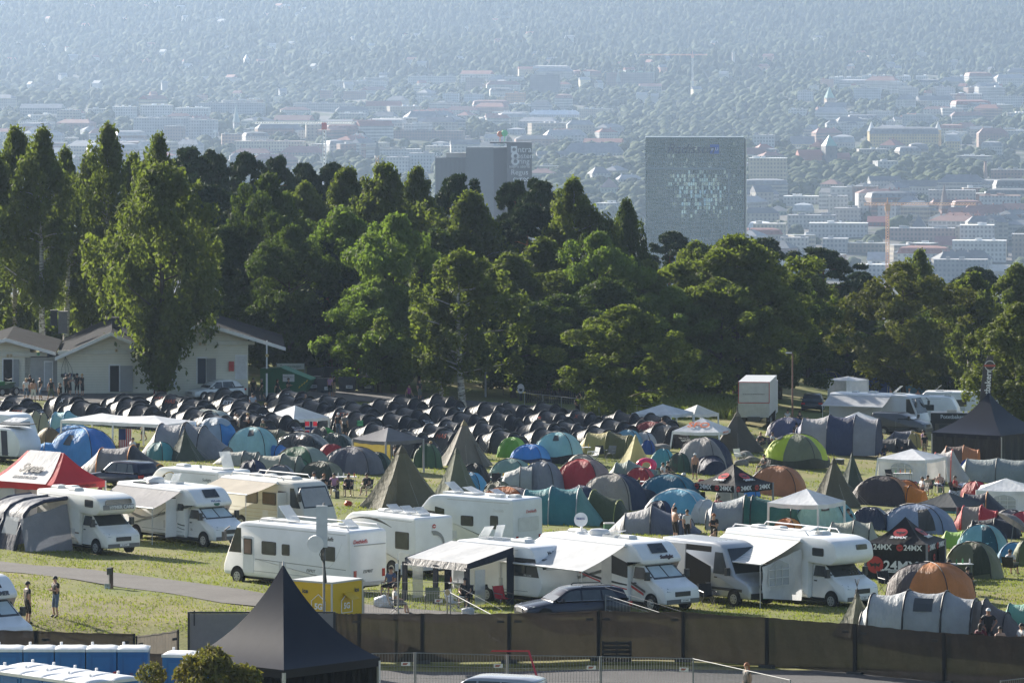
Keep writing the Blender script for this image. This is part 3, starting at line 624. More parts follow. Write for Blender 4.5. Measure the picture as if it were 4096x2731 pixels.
for(px,py,Y,w,h,words)in GEN[:300]:
 i=gseed.choice([0,0,1,1,2,2,3,4,5,6,6,7,8]);rk=gseed.choice(['flat','flat','gable','hip','hip','mansard'])
 desc={'flat':'flat-roofed block','gable':'gabled house','hip':'hip-roofed house','mansard':'mansard-roofed house'}[rk]
 d=gseed.uniform(10,16)
 house('city_house','%s %s %s'%(NAMEC[i],desc,words),px,py,w,d,h,WALLC[i],gseed.choice(ROOFC)if rk!='flat' else gseed.choice([(.42,.43,.44),(.3,.31,.32),(.6,.6,.59)]),rk,gseed.uniform(3,6),gseed.choice([-.45,-.2,.1,.35,1.1]),'%s %ss %s'%(NAMEC[i],desc,words),'house',Y)
wv,rv=MB(),MB()
mb=MB()
for i in range(190):
 px=gseed.uniform(-500,4600);py=gseed.uniform(20,430)
 if px>2400 and py<250 and gseed.random()<.8:continue
 if 1500<px and py<90:continue
 Y=GY(px,py);X=PX(px,Y);z=ground(X,Y);w,d,h=gseed.uniform(7,14),gseed.uniform(7,9),gseed.uniform(5,8);a=gseed.uniform(-.8,.8)
 Mx=Matrix.Translation((X,Y,z))@Matrix.Rotation(a,4,'Z')
 t=MB();t.box((0,0,h/2+2),(w,d,h+4));mb.cur=gseed.choice([0,0,1,2,3]);mb.add([Mx@Vector(v)for v in t.v],t.f)
 t=MB();roofed(t,w,d,h+4,gseed.choice(['gable','gable','flat']),3.5);mb.cur=gseed.choice([4,5,1]);mb.add([Mx@Vector(v)for v in t.v],t.f)
tag(mb.build('hillside_villas',[paint((.48,.48,.47)),paint((.34,.34,.34)),paint((.7,.62,.45)),paint((.5,.3,.24)),paint((.3,.14,.11)),paint((.2,.21,.23))]),'white and pale villas scattered over the hazy wooded hillside',kind='stuff')
def ico(sub):
 import bmesh
 b=bmesh.new();bmesh.ops.create_icosphere(b,subdivisions=sub,radius=1)
 v=np.array([x.co[:]for x in b.verts]);f=np.array([[q.index for q in x.verts]for x in b.faces]);b.free();return v,f
def crowns(name,label,pts,sub,mats,rng):
 v,f=ico(sub);nv,nf=len(v),len(f);vars_=[]
 for k in range(8):
  d=np.ones(nv)
  for j in range(9):
   q=rng.normal(size=3);q/=np.linalg.norm(q);d+=.16*np.maximum(0,v@q-.45)*rng.choice([-1,1.7])
  d+=rng.normal(0,.07 if sub>1 else .03,nv);vv=v*d[:,None];vv[:,2]=vv[:,2]*.95+.55;vars_.append(vv)
 cone=v.copy();r=np.sqrt(np.maximum(0,1-(v[:,2]*.5+.5)));cone[:,:2]*=(.25+.5*r[:,None])/np.maximum(.2,np.sqrt(1-np.clip(v[:,2:3],-.95,.95)**2));cone[:,2]=v[:,2]*1.3+1
 n=len(pts);V=np.empty((n,nv,3));Fi=np.empty((n,nf,3),np.int32);mi=np.empty((n,nf),np.int32)
 for i,(X,Y,z,r,con)in enumerate(pts):
  b=cone if con else vars_[rng.integers(8)]
  a=rng.uniform(0,6.28);c,s_=math.cos(a),math.sin(a);q=np.stack([b[:,0]*c-b[:,1]*s_,b[:,0]*s_+b[:,1]*c,b[:,2]],1)
  V[i]=q*(r*rng.uniform(.85,1.2),r,r*rng.uniform(.85,1.2))+(X,Y,z);Fi[i]=f+i*nv;mi[i]=2 if con else rng.choice(len(mats),p=[.5,.3,.2])
 me=bpy.data.meshes.new(name);me.vertices.add(n*nv);me.vertices.foreach_set('co',V.ravel())
 me.loops.add(n*nf*3);me.loops.foreach_set('vertex_index',Fi.ravel());me.polygons.add(n*nf)
 me.polygons.foreach_set('loop_start',np.arange(0,n*nf*3,3,dtype=np.int32));me.polygons.foreach_set('material_index',mi.ravel())
 for m in mats:me.materials.append(m)
 me.update(calc_edges=True);tag(link(name,me),label,kind='stuff')
def crownmat(c,c2,lo=.55,hi=1.3,bp=.9):
 m,nt,N,L=_new('far_foliage');co=_coord(nt)
 f=_noise(nt,co,.35,4,.65);g=_noise(nt,co,.05,2)
 col=_mix(nt,.5,_ramp(nt,f,[(.38,[x*lo for x in c]),(.62,[x*hi for x in c2])]),_ramp(nt,g,[(.35,c),(.65,c2)]))
 _out(nt,_bsdf(nt,col,.85,0,_bump(nt,f,bp,1.2),.1).outputs[0]);return m
cm=[crownmat((.030,.048,.018),(.048,.070,.024)),crownmat((.040,.060,.020),(.062,.082,.030)),crownmat((.020,.034,.015),(.034,.052,.021))]
def treeprob(px,py):
 if py>860:return .10
 if py>780:return .16 if px>2990 else .8
 if py>610:return 1.if 2080<px<3860 else(.35 if px>3860 else .25)
 if py>545:return .9 if 2150<px<3150 else .22
 if py>430:return(.95 if 2400<px<3500 else .5 if px>3500 else .85 if 1350<px<2000 and py<530 else .42)
 if py>290:return .75 if(1400<px<2700 or px>3150)else .95
 return 1.
near,far=[],[]
tr=random.Random(9);tries=0
while tries<46000:
 tries+=1
 px=tr.uniform(-500,4600);u=tr.random();py=-30+1180*u**1.55
 if tr.random()>treeprob(px,py):continue
 Y=GY(px,py);s=F/Y;r=tr.uniform(3.6,7.2)if py>300 else tr.uniform(4.5,8.)
 if covers(px,py,r*s,r*s*1.6,Y):continue
 X=PX(px,Y);con=py<330 and tr.random()<(.35 if py>150 else .6)
 (near if Y<4900 else far).append((X,Y,ground(X,Y),r,con))
crowns('city_trees','leafy crowns of the parks and gardens in the town',near,3 if len(near)<1 else 2,cm,np.random.default_rng(1))
crowns('hillside_forest','hazy forest and garden trees covering the far hillside',far,1,[crownmat((.034,.052,.024),(.046,.066,.028),.85,1.1,.2),crownmat((.04,.06,.026),(.054,.076,.032),.85,1.1,.2),crownmat((.026,.042,.022),(.036,.054,.026),.85,1.1,.2)],np.random.default_rng(2))
ZV={'A':(0,1530,3.357),'B':(700,1530,3.357),'C':(1400,1530,3.357),'D':(2000,1530,3.357),'E':(3400,1430,3.379),'F':(3400,1800,3.379),'1':(0,1500,2.297),'2':(1024,1500,2.297),'3':(2048,1500,2.297),'4':(3072,1400,2.297),'5':(0,2048,2.297),'6':(1024,2048,2.297),'7':(2048,2048,2.297),'8':(3072,2048,2.297),'L':(0,1200,1.96),'M':(1100,1200,1.96),'P':(0,0,1.)}
def Q(k,x,y):
 a,b,s=ZV[k];return a+x/s,b+y/s
def spot(x0,x1,yt,yb,dk=.8):
 """box in photograph pixels -> centre on the ground, width, height in metres; dk = depth / width"""
 px=(x0+x1)/2;Y0=GY(px,yb);Y=Y0
 for _ in range(2):
  w=(x1-x0)/F*Y;Y=Y0+dk*w/2
 X=PX(px,Y);z=ground(X,Y);w=(x1-x0)/F*Y
 return Vector((X,Y,z)),w,CZ-(yt-HY)/F*Y-z
def arch(x,w,h,n=15,p=2.25,base=0.):
 r=[]
 for i in range(n):
  t=PI*i/(n-1);c,s_=cos(t),sin(t)
  r.append((x,w/2*math.copysign(abs(c)**(2/p),c),base+h*max(0,s_)**(2/p)))
 return r
def tent_loft(st,sag=.07,sub=4,seed=0,p=2.25):
 """rings through stations (x, width, height); cloth sags between the hoops. returns rings and segment index"""
 r=random.Random(seed);rings,seg=[],[]
 for i in range(len(st)-1):
  a,b=st[i],st[i+1]
  for k in range(sub):
   t=k/sub;g=1-sag*4*t*(1-t)
   ring=arch(a[0]+(b[0]-a[0])*t,(a[1]+(b[1]-a[1])*t),(a[2]+(b[2]-a[2])*t)*g,p=p)
   if k:ring=[(x+r.uniform(-.02,.02),y*(1-(1-g)*z/max(.1,a[2]))+r.uniform(-.012,.012),max(0,z+r.uniform(-.014,.014)))for x,y,z in ring]
   rings.append(ring);seg.append(i)
 rings.append(arch(*st[-1],p=p));seg.append(len(st)-1)
 return rings,seg
POLE=paint((.012,.012,.014),.5)
def poles(root,st,mat,r=.022,idx=None,name='hoop',p=2.25):
 for i,s in enumerate(st):
  if idx is not None and i not in idx:continue
  if s[2]<.3:continue
  m=MB();m.tube([(x,y*1.012,z*1.012)for x,y,z in arch(s[0],s[1],s[2],p=p)],r,5);m.build(name,mat,root,180)
def guys(root,pts,mat=None):
 m=MB()
 for a,b in pts:m.cyl(a,b,.006,.006,3,False)
 m.build('guy_line',mat or paint((.45,.42,.36),.7),root)
def tunnel(name,label,loc,rz,st,cols,hoopc=None,door=None,group=None,seed=0,sag=.07,trans=.22,rough=.62,hoopr=.03,front=True,wr=.9,p=2.25,window=None,cat='tent'):
 o=thing(name,label,cat,loc,rz,group)
 rings,seg=tent_loft(st,sag,4,seed,p)
 mats=[]
 for c in cols:
  f=fabric(c,trans,rough,wr)
  if f not in mats:mats.append(f)
 mi=[mats.index(fabric(cols[min(q,len(cols)-1)],trans,rough,wr))for q in seg]
 m=MB();m.loft(rings,False,False,mi);m.build('fly',mats,o,60)
 if front and st[-1][2]>.25:
  m=MB();e=rings[-1];m.add(list(e),[tuple(range(len(e)))]);m.build('door_panel',fabric(door or cols[-1],trans,rough,wr),o)
 if st[0][2]>.25:
  m=MB();e=rings[0];m.add(list(e),[tuple(range(len(e)-1,-1,-1))]);m.build('end_panel',fabric(cols[0],trans,rough,wr),o)
 poles(o,st,paint(hoopc,.55)if hoopc else POLE,hoopr,[i for i,s in enumerate(st)if s[2]>.3],p=p)
 if window:
  i,y0,y1=window
  a,b=rings[i*4+1],rings[i*4+3];m=MB();k0,k1=y0,y1
  q=[Vector(a[k])for k in range(k0,k1)]+[Vector(b[k])for k in range(k1-1,k0-1,-1)]
  c=Vector((0,0,.2));m.loft([[p_+(p_-Vector((p_.x,0,.3))).normalized()*.02 for p_ in(Vector(a[k]).lerp(Vector(b[k]),t)for k in range(k0,k1))]for t in(0.,.5,1.)],False)
  m.build('window',paint((.05,.055,.06),.4),o)
 return o
def dome(name,label,loc,rz,w,d,h,cols,polec=None,door=None,group=None,ph=PI/4,trans=.24,rough=.6,sq=2.6,seed=0,wr=.9,skirt=None,vest=None,window=None,fly2=None,npole=4,cat='tent',foil=None):
 """dome tent: cloth over crossing bent poles; cols = cloth colours by sector"""
 o=thing(name,label,cat,loc,rz,group);r=random.Random(seed)
 NF,NRr=32,9
 def R(f):
  c,s_=abs(cos(f)),abs(sin(f));k=(c**sq+s_**sq)**(-1/sq);return k
 def P(f,q,g=1.):
  wp=abs(cos(npole/2*(f-ph)))**3
  e=2.05+.5*wp
  zz=h*max(0,1-q**e)**(1/(1.75+.35*wp))
  k=R(f)*(1-.07*(1-wp)*4*q*(1-q))
  return Vector((cos(f)*k*q*w/2*g,sin(f)*k*q*d/2*g,zz*g))
 mats=[fabric(c,trans,rough,wr)for c in cols];m=MB();n=len(cols);b=0
 vs=[P(0,0)]
 for j in range(1,NRr+1):
  for i in range(NF):
   p=P(2*PI*i/NF,j/NRr);a=.018 if j<NRr else 0
   vs.append(p+Vector((r.uniform(-a,a),r.uniform(-a,a),r.uniform(-a,a))))
 m.v=[tuple(v)for v in vs]
 for i in range(NF):
  f=(i+.5)/NF*2*PI-ph;sec=int((f%(2*PI))/(2*PI)*n)%n
  m.f.append((0,1+i,1+(i+1)%NF));m.m.append(sec)
  for j in range(NRr-1):
   a=1+j*NF+i;c=1+j*NF+(i+1)%NF;m.f.append((a,a+NF,c+NF,c));m.m.append(sec)
 m.build('fly',mats,o,70)
 pm=paint(polec,.5)if polec else None
 if pm:
  for k in range(npole//2):
   f=ph+2*PI*k/npole;m=MB();m.tube([P(f,q,1.012)for q in[1,.93,.82,.68,.5,.3,.12,0]]+[P(f+PI,q,1.012)for q in[.12,.3,.5,.68,.82,.93,1]],.022,5);m.build('pole',pm,o,180)
 def patch(nm,f0,f1,q0,q1,mat,g=1.012):
  m=MB();m.grid(lambda a,b_:P(f0+(f1-f0)*a,q0+(q1-q0)*b_,g),6,6);return m.build(nm,mat,o,70)
 if door:patch('door_panel',door[0],door[1],door[2]if len(door)>3 else .42,.99,fabric(door[-1],trans,rough,wr))
 if window:patch('window',window[0],window[1],window[2],window[3],paint((.05,.055,.06),.35),1.016)
 if skirt:
  m=MB();m.grid(lambda a,b_:P(2*PI*a,.965+.035*b_,1.01),NF,2);m.build('skirt',fabric(skirt,.05),o,70)
 if vest:
  f,L,vw,vh,c=vest;e=R(f)*(w/2*abs(cos(f))+d/2*abs(sin(f)))
  st=[(e*.35,vw*1.0,vh*1.02),(e*.75,vw*.96,vh*.95),(e+L*.55,vw*.8,vh*.72),(e+L,vw*.55,.08)]
  rings,_=tent_loft(st,.05,3,seed);rings=[[Matrix.Rotation(f,3,'Z')@Vector(p)for p in q]for q in rings]
  m=MB();m.loft(rings,False);v=m.build('porch',fabric(c,trans,rough,wr),o,60)
  m=MB();m.tube([p*1.01 for p in rings[3]],.022,5);m.build('hoop',pm or POLE,o,180)
 if fly2:
  m=MB();m.grid(lambda a,b_:P(2*PI*a,.62*b_,1.025),NF,5);m.build('top_sheet',fabric(fly2,trans,rough,wr),o,70)
 return o
def tipi(name,label,loc,rz,w,h,col,n=8,cap=None,tip=.25,group=None,door=None,sticks=False,d=None,off=0.,cat='tent',trans=.3,col2=None):
 """pole tent: cloth cone with flat panels pegged at n corners"""
 o=thing(name,label,cat,loc,rz,group);d=d or w;m=MB();rings=[]
 for q in(1,.85,.66,.46,.28,.13,.055):
  g=q*(1-.10*4*q*(1-q))if q>.1 else q
  ring=[]
  for i in range(n*4):
   f=2*PI*i/(n*4);t=(i%4)/4;k=cos(PI/n)/cos((f%(2*PI/n))-PI/n);k=1-(1-k)*1.0-.05*4*t*(1-t)*(1 if q<.99 else 2.2)
   ring.append((cos(f)*g*k*w/2+off*(1-q),sin(f)*g*k*d/2,h*(1-q)/.945*.93))
  rings.append(ring)
 cols=[fabric(col,trans,.7,.6)]+([fabric(col2,trans,.7,.6)]if col2 else[])
 m.loft(rings,True,False);m.build('canopy',cols,o,28)
 m=MB();top=Vector((off*.95,0,h*.92))
 k=[Vector(p)for p in rings[-2]]
 m.loft([[p*1.02 for p in k],[Vector(p)*1.0+Vector((p[0]-off,p[1],0))*.5 for p in rings[-1]],[top+Vector((cos(2*PI*i/(n*4))*.03,sin(2*PI*i/(n*4))*.03,h*.075))for i in range(n*4)]],True)
 m.build('vent_cap',fabric(cap or[c*.7 for c in col],.15,.7),o,60)
 m=MB();m.cyl((off,0,0),(off,0,h+tip*.3),.03,.025,6)
 if sticks:
  for i in range(5):m.cyl((off+.12*cos(i*1.3),.12*sin(i*1.3),h*.9),(off-.1*cos(i*1.3),-.1*sin(i*1.3),h*1.0+tip),.012,.01,4)
 m.build('pole',POLE,o)
 g=[]
 for i in range(n):
  f=2*PI*i/n;g.append(((cos(f)*w*.24+off*.5,sin(f)*d*.24,h*.47),(cos(f)*w*.62,sin(f)*d*.62,.02)))
 guys(o,g)
 if door is not None:
  f0=door;q=lambda a,z:(cos(f0+a)*w/2*z*.98+off*(1-z),sin(f0+a)*d/2*z*.98,h*(1-z)+.02)
  m=MB();m.add([q(-.16,1),q(.16,1),q(.16,.62),q(0,.34),q(-.16,.62)],[(0,1,2,3,4)]);m.build('door_flap',fabric([c*.75 for c in col],.2),o)
 return o
def gazebo(name,label,k,x0,x1,yt,yeave,yb,f=.5,col=(.82,.82,.82),legc=None,val=.22,curve=.0,walls=(),legw=.065,dr=1.,wallc=None,peaks=1,lean=0.,group=None,sheets=None,cat='canopy'):
 """pop-up party tent: four legs, pyramid roof with valance; f = share of the width taken by the left face"""
 if k:(x0,yt),(x1,yb)=Q(k,x0,yt),Q(k,x1,yb);yeave=Q(k,0,yeave)[1]
 al=math.atan((1-f)/f/dr);px=x0+(x1-x0)*f
 Yn=GY(px,yb);W=(x1-x0)/F*Yn
 for _ in range(3):
  w=W/(cos(al)+dr*sin(al));d=w*dr;Yc=Yn+(w*sin(al)+d*cos(al))/2;W=(x1-x0)/F*Yc
 X=PX((x0+x1)/2,Yc);z=ground(X,Yc);loc=Vector((X,Yc,z))
 H=CZ-(yt-HY)/F*Yc-z;he=CZ-(yeave-HY)/F*Yn-z+.05
 o=thing(name,label,cat,loc,-al,group);M=fabric(col,.28,.6,.25)
 a,b=w/2,d/2;m=MB();N=10
 cs=[(-a,-b),(a,-b),(a,b),(-a,b)]
 def roofpt(p,t,cx=0.):
  e=t**(1+curve);e=t-curve*.35*sin(PI*t)
  return Vector((p[0]+(cx-p[0])*t,p[1]*(1-t),he+(H-he)*(e-.03*sin(PI*t)*(0 if curve else 1))))
 if peaks==1:
  for i in range(4):
   p0,p1=cs[i],cs[(i+1)%4]
   m.grid(lambda u,v:roofpt((p0[0]+(p1[0]-p0[0])*u,p0[1]+(p1[1]-p0[1])*u),v)-Vector((0,0,.06*4*u*(1-u)*(1-v)*(1 if v<.99 else 0))),8,N)
 elif peaks=='ridge':
  for sg in(-1,1):
   m.grid(lambda u,v:Vector((-a+2*a*u+(1-2*u)*v*a*.45,sg*b*(1-v),he+(H-he)*(v-.12*sin(PI*v)))),8,6)
   m.grid(lambda u,v:Vector((sg*(a-v*a*.45),(-b+2*b*u)*(1-v),he+(H-he)*(v-.12*sin(PI*v)))),8,6)
 else:
  for h_ in range(peaks):
   x_a,x_b=-a+2*a*h_/peaks,-a+2*a*(h_+1)/peaks;cx=(x_a+x_b)/2;q=[(x_a,-b),(x_b,-b),(x_b,b),(x_a,b)]
   for i in range(4):
    p0,p1=q[i],q[(i+1)%4]
    m.grid(lambda u,v:roofpt((p0[0]+(p1[0]-p0[0])*u,p0[1]+(p1[1]-p0[1])*u),v,cx)+Vector((0,0,(.28*(1-v)*(1-abs(2*u-1))if i in(1,3)and abs(p0[0])<a-.1 else 0))),8,6)
 for i in range(4):
  p0,p1=cs[i],cs[(i+1)%4]
  m.grid(lambda u,v:Vector((p0[0]+(p1[0]-p0[0])*u,p0[1]+(p1[1]-p0[1])*u,he-val*v-(.06*4*u*(1-u)if peaks==1 else 0)+.02*v*sin(u*19)))*1.0,10,1)
 if peaks=='ridge':m.cur=0
 roof=m.build('roof',M,o,40)
 lm=paint(legc or(.75,.75,.76),.4)
 L=list(cs)
 if isinstance(peaks,int)and peaks>1:L+=[(-a+2*a*h_/peaks,s_*b)for h_ in range(1,peaks)for s_ in(-1,1)]
 for(x,y)in L:
  m=MB();g=ground(*(loc+Matrix.Rotation(-al,3,'Z')@Vector((x,y,0))).xy)-z
  m.cyl((x*(1+lean),y*(1+lean),g),(x*.985,y*.985,he),legw,legw,6);m.build('leg',lm,o)
 for wl in walls:
  i,z0,c=wl[:3];p0,p1=cs[i],cs[(i+1)%4];m=MB()
  nx=Vector(((p0[0]+p1[0]),(p0[1]+p1[1]),0)).normalized()
  rr=random.Random(i+int(x0))
  ph=rr.uniform(0,6)
  m.grid(lambda u,v:Vector((p0[0]+(p1[0]-p0[0])*u,p0[1]+(p1[1]-p0[1])*u,0))*(.975+.02*lean*10*(1-v))+nx*.05*sin(u*23+ph)*(1-v)+Vector((0,0,(he-.05)*(z0+(1-z0)*v))),24,5)
  ww=m.build('side_wall',fabric(c,.22,.6,.4),o,60)
  if len(wl)>3 and wl[3]:
   m=MB();r0=lambda u,zf:tuple(Vector((p0[0]+(p1[0]-p0[0])*u,p0[1]+(p1[1]-p0[1])*u,0))*.995+nx*.08+Vector((0,0,he*zf)))
   m.add([r0(.28,.32),r0(.72,.32),r0(.72,.66),r0(.66,.78),r0(.5,.85),r0(.34,.78),r0(.28,.66)],[tuple(range(7))]);m.build('window',clear((.45,.47,.48),.75),ww)
   m=MB()
   for u in(.28,.43,.57,.72):m.cyl(r0(u,.32),r0(u,.78 if .3<u<.7 else .66),.03,.03,4)
   for q in(.32,.48,.64):m.cyl(r0(.28,q),r0(.72,q),.03,.03,4)
   m.build('window_bars',fabric((.82,.82,.82)),ww)
 o['w']=w
 for kk in('w',):del o[kk]
 return o,w,d,he,H
BK,BK2=(.035,.034,.034),(.010,.010,.012)
def black_proto():
 st=[(-2.2,.7,.10),(-1.35,1.8,1.06),(-.25,2.15,1.40),(.9,2.05,1.26),(1.45,1.85,1.02),(2.2,1.4,.06)]
 o=tunnel('tunnel_tent','x',(0,0,0),0,st[:5],[(.062,.058,.055),(.070,.066,.062),(.046,.044,.043),(.012,.012,.015)],BK2,BK2,seed=4,trans=.06,rough=.5,hoopr=.085,front=False,wr=.6,sag=.045)
 rings,_=tent_loft([st[4],st[5]],.02,3,3)
 m=MB();m.loft(rings,False);m.build('door_panel',fabric((.010,.010,.013),.02,.6),o,60)
 guys(o,[((-1.15,0,1.0),(-2.3,0,.02)),((-.25,-1,.7),(-.3,-1.7,.02)),((.9,-.95,.6),(.9,-1.6,.02))])
 return o
bp=black_proto()
BT=[('A',190,188),('A',270,332),('A',900,178),('A',1110,243),('A',1690,150),('A',1730,235),('A',1900,308),('A',2190,128),('A',2330,190),('A',-60,225),('B',690,88),('B',230,218),('B',740,205),('B',180,290),('B',280,362),('B',880,360),('B',900,262),('B',1010,420),('B',1480,280),('B',1540,92),('B',1520,178),('B',2060,165),('B',2260,355),('B',500,410),('B',1330,420),('B',1830,240),('C',60,262),('C',430,236),('C',700,190),('C',1200,188),('C',740,338),('C',1210,316),('C',570,414),('C',110,418),('C',1500,398),('C',1840,296),('C',2000,395),('C',1110,562),('C',1290,650),('C',1800,552),('C',2030,634),('C',340,564),('C',780,670),('C',1330,500),('D',130,280),('D',590,278),('D',640,384),('D',1060,388),('D',1640,400),('D',550,532),('D',870,520),('D',1500,512),('D',1950,515),('D',590,622),('D',1300,590),('D',2060,440),('D',2180,560)]
pts=[]
for k,x,y in BT:
 px,py=Q(k,x,y);Y=GY(px,py+70)
 for _ in range(3):Y=GY(px,py+1.6*F/Y)
 pts.append((Y,px))
gb='black tunnel tents in packed rows'
wm=paint((.75,.75,.75),.6);rm=paint((.42,.07,.03),.7)
ROWW=[(0,'front row nearest the coloured tents'),(352,'front rows'),(364,'middle rows'),(378,'rear rows'),(392,'back row along the road')]
pts.sort()
rows=[pts[i:i+10]for i in range(0,len(pts),10)]
ordn=['first','second','third','fourth','fifth','sixth','seventh','eighth','ninth','tenth']
rown=['nearest row','second nearest row','third row from the front','fourth row from the front','fifth row from the front','rearmost row by the road']
BPS=[copy_tree(bp)for _ in range(len(pts)-1)]+[bp]
for ri,row in enumerate(rows):
 for ci,(Y,px)in enumerate(sorted(row,key=lambda q:q[1])):
  o=BPS.pop()
  X=PX(px,Y);o.location=(X,Y,ground(X,Y));o.rotation_euler=(0,0,rad(-31)+RND.uniform(-.12,.12));s=RND.uniform(1.08,1.2);o.scale=(s,s,RND.uniform(1.1,1.24))
  tag(o,'black tunnel tent, %s from left in the %s'%(ordn[ci],rown[min(ri,5)]),'tent',gb)
  q=RND.random()
  if q<.3:
   text('NORTH\nNATURE',.26,wm,o,(1.82,-.15,.56),(rad(38),0,PI/2),'door_lettering',.006)
  elif q<.42:
   t=text(RND.choice(['X','J','HAS','VoSaVi','RESTA']),.42,rm if RND.random()<.6 else wm,o,(.2,-.72,1.08),(rad(48),0,0),'scrawled_letters',.006)
A_={}
def D(k,x0,x1,yt,yb,label,cols,rz=-.5,dk=.75,name='dome_tent',**kw):
 (x0,yt),(x1,yb)=Q(k,x0,yt),Q(k,x1,yb)
 c=abs(cos(rz))+dk*abs(sin(rz));loc,W,h=spot(x0,x1,yt,yb,(abs(sin(rz))+dk*abs(cos(rz)))/c*.72)
 w=W/c*1.5;h*=1.13;kw.setdefault('seed',int(x0));kw.setdefault('polec',(.02,.02,.022))
 return dome(name,label,loc,rz,w*.97,w*dk*.97,h,cols,**kw)
def T(k,x0,x1,yt,yb,label,cols,rz=-.45,r=.6,shape=None,name='tunnel_tent',**kw):
 """tunnel: shape = list of (position 0..1, width share, height share)"""
 (x0,yt),(x1,yb)=Q(k,x0,yt),Q(k,x1,yb)
 c=abs(cos(rz))+r*abs(sin(rz));loc,W,h=spot(x0,x1,yt,yb,(abs(sin(rz))+r*abs(cos(rz)))/c*.72)
 L=W/c*1.36;w=L*r;h*=1.13
 shape=shape or[(0,.6,.1),(.25,.95,.9),(.6,1,1),(.85,.95,.92),(1,.7,.1)]
 st=[(L*(a-.5),w*b,h*q)for a,b,q in shape];kw.setdefault('seed',int(x0))
 return tunnel(name,label,loc,rz,st,cols,**kw)
def C(k,x0,x1,yt,yb,label,col,n=8,rz=.2,**kw):
 (x0,yt),(x1,yb)=Q(k,x0,yt),Q(k,x1,yb);loc,W,h=spot(x0,x1,yt,yb,.9)
 return tipi('pole_tent',label,loc,rz,W,h,col,n,**kw)
OL,OLG,KH,GYR,LG,TEAL,AQUA,BLU,NAVY,RED,ORG,GRN,LIME,SIL,DKG,BEI,BLK,BRN,WHT,CHAR=(.16,.155,.095),(.12,.145,.085),(.26,.23,.13),(.20,.205,.22),(.42,.43,.43),(.06,.22,.24),(.30,.55,.58),(.04,.19,.55),(.022,.032,.075),(.48,.035,.045),(.62,.20,.045),(.045,.14,.07),(.36,.52,.05),(.52,.54,.55),(.045,.075,.055),(.46,.43,.36),(.018,.018,.02),(.10,.075,.06),(.75,.75,.74),(.055,.055,.062)
end3=[(0,.75,.55),(.08,.95,.86),(.5,1,1),(.92,.95,.9),(1,.85,.2)]
pod=[(0,.5,.08),(.3,.95,.95),(.68,1,1),(1,.9,.78)]
hall=[(0,.85,.72),(.1,.97,.92),(.4,1,1),(.7,1,1),(.94,.96,.9),(1,.9,.78)]
T('A',230,640,410,690,'pale olive dome-shaped tent half behind the grey caravan awning',[(.40,.38,.24)],rz=-.4)
D('A',488,830,630,850,'small brown ridge tent on the grass beside the caravan awning',[(.26,.19,.10),(.20,.14,.08)],rz=-.3,dk=.6,name='ridge_tent',sq=1.4,npole=2,ph=PI/2)
T('A',690,1060,405,640,'small white and light blue pop-up tent before the black rows',[LG,AQUA],rz=-.5,shape=[(0,.8,.55),(.15,.95,.9),(.6,1,1),(1,.9,.7)],hoopc=(.1,.3,.5))
D('A',750,1210,585,705,'low bright blue tent in the shade under the white double canopy',[BLU,(.10,.32,.62)],rz=-.2)
D('A',680,1540,665,1118,'large blue, grey and orange dome tent beneath the white double canopy',[GYR,BLU,(.10,.34,.68),BLU],rz=-.55,dk=.8,window=(4.45,4.75,.55,.8),vest=(PI*1.18,.7,1.9,1.5,(.10,.34,.68)))
T('A',1130,2040,880,1240,'grey tunnel tent with orange hoops behind the red and white canopy',[(.36,.33,.32),(.24,.23,.24),CHAR,CHAR],rz=-.2,r=.55,hoopc=(.8,.28,.04),shape=[(0,.4,.08),(.3,.92,.88),(.68,1,1),(1,.9,.35)])
T('1',1385,2030,470,765,'big grey family tent with black piping behind the small dark green pole tent',[(.30,.31,.34),(.26,.27,.30),(.22,.23,.25)],rz=-.25,r=.6,shape=[(0,.6,.2),(.2,.96,.95),(.5,1,1),(.72,.95,.9),(1,.85,.3)])
C('1',1500,1895,505,790,'small dark green pole tent with a red pennant above the white motorhome roof',(.085,.105,.075),n=6,sticks=True,tip=.5)
D('1',1790,2175,430,715,'blue dome tent with pale top and black piping',[BLU,(.05,.22,.55),(.30,.40,.50),(.06,.26,.6)],rz=-.6,fly2=(.34,.42,.50),vest=(PI,.5,1.9,1.2,BLU))
D('B',90,770,395,680,'pale and dark green dome tent behind the blue dome',[(.12,.21,.19),(.08,.15,.14),(.55,.6,.52),(.5,.56,.5)],rz=-.3)
D('B',760,1335,640,1000,'tall light aqua tent with a square mesh window left of the foil-covered tent',[AQUA,AQUA,(.34,.58,.60),AQUA],rz=-.35,dk=.85,window=(4.7,5.1,.42,.68),sq=3.4,npole=4)
T('B',900,1570,512,725,'white and teal tunnel tent next to the white canopy with the norwegian flag',[SIL,SIL,(.05,.30,.38),(.5,.5,.48)],rz=-.3,hoopc=(.5,.5,.5),shape=pod)
T('B',1130,1515,640,805,'olive brown tunnel tent behind the tall aqua tent',[(.24,.22,.13),OL],rz=-.25,shape=pod)
D('B',1330,2040,705,1005,'tent covered with a shiny black foil sheet',[(.018,.026,.024)],rz=-.3,trans=.02,rough=.16,wr=1.)
D('B',1800,2165,628,885,'dark grey and bright green dome tent beside the norwegian flag',[(.05,.25,.05),CHAR,CHAR,(.06,.30,.06)],rz=-.5)
D('2',560,885,555,722,'tent under a crumpled dark green tarpaulin left of the grey canopy',[(.03,.05,.04)],rz=-.2,trans=.03,rough=.22,wr=1.)
D('2',640,1132,685,902,'slate grey dome tent with a black zip in front of the grey canopy',[(.17,.165,.19),(.13,.13,.16),(.2,.19,.21),(.15,.15,.17)],rz=-.35,door=(4.3,4.75,.3,(.10,.10,.13)))
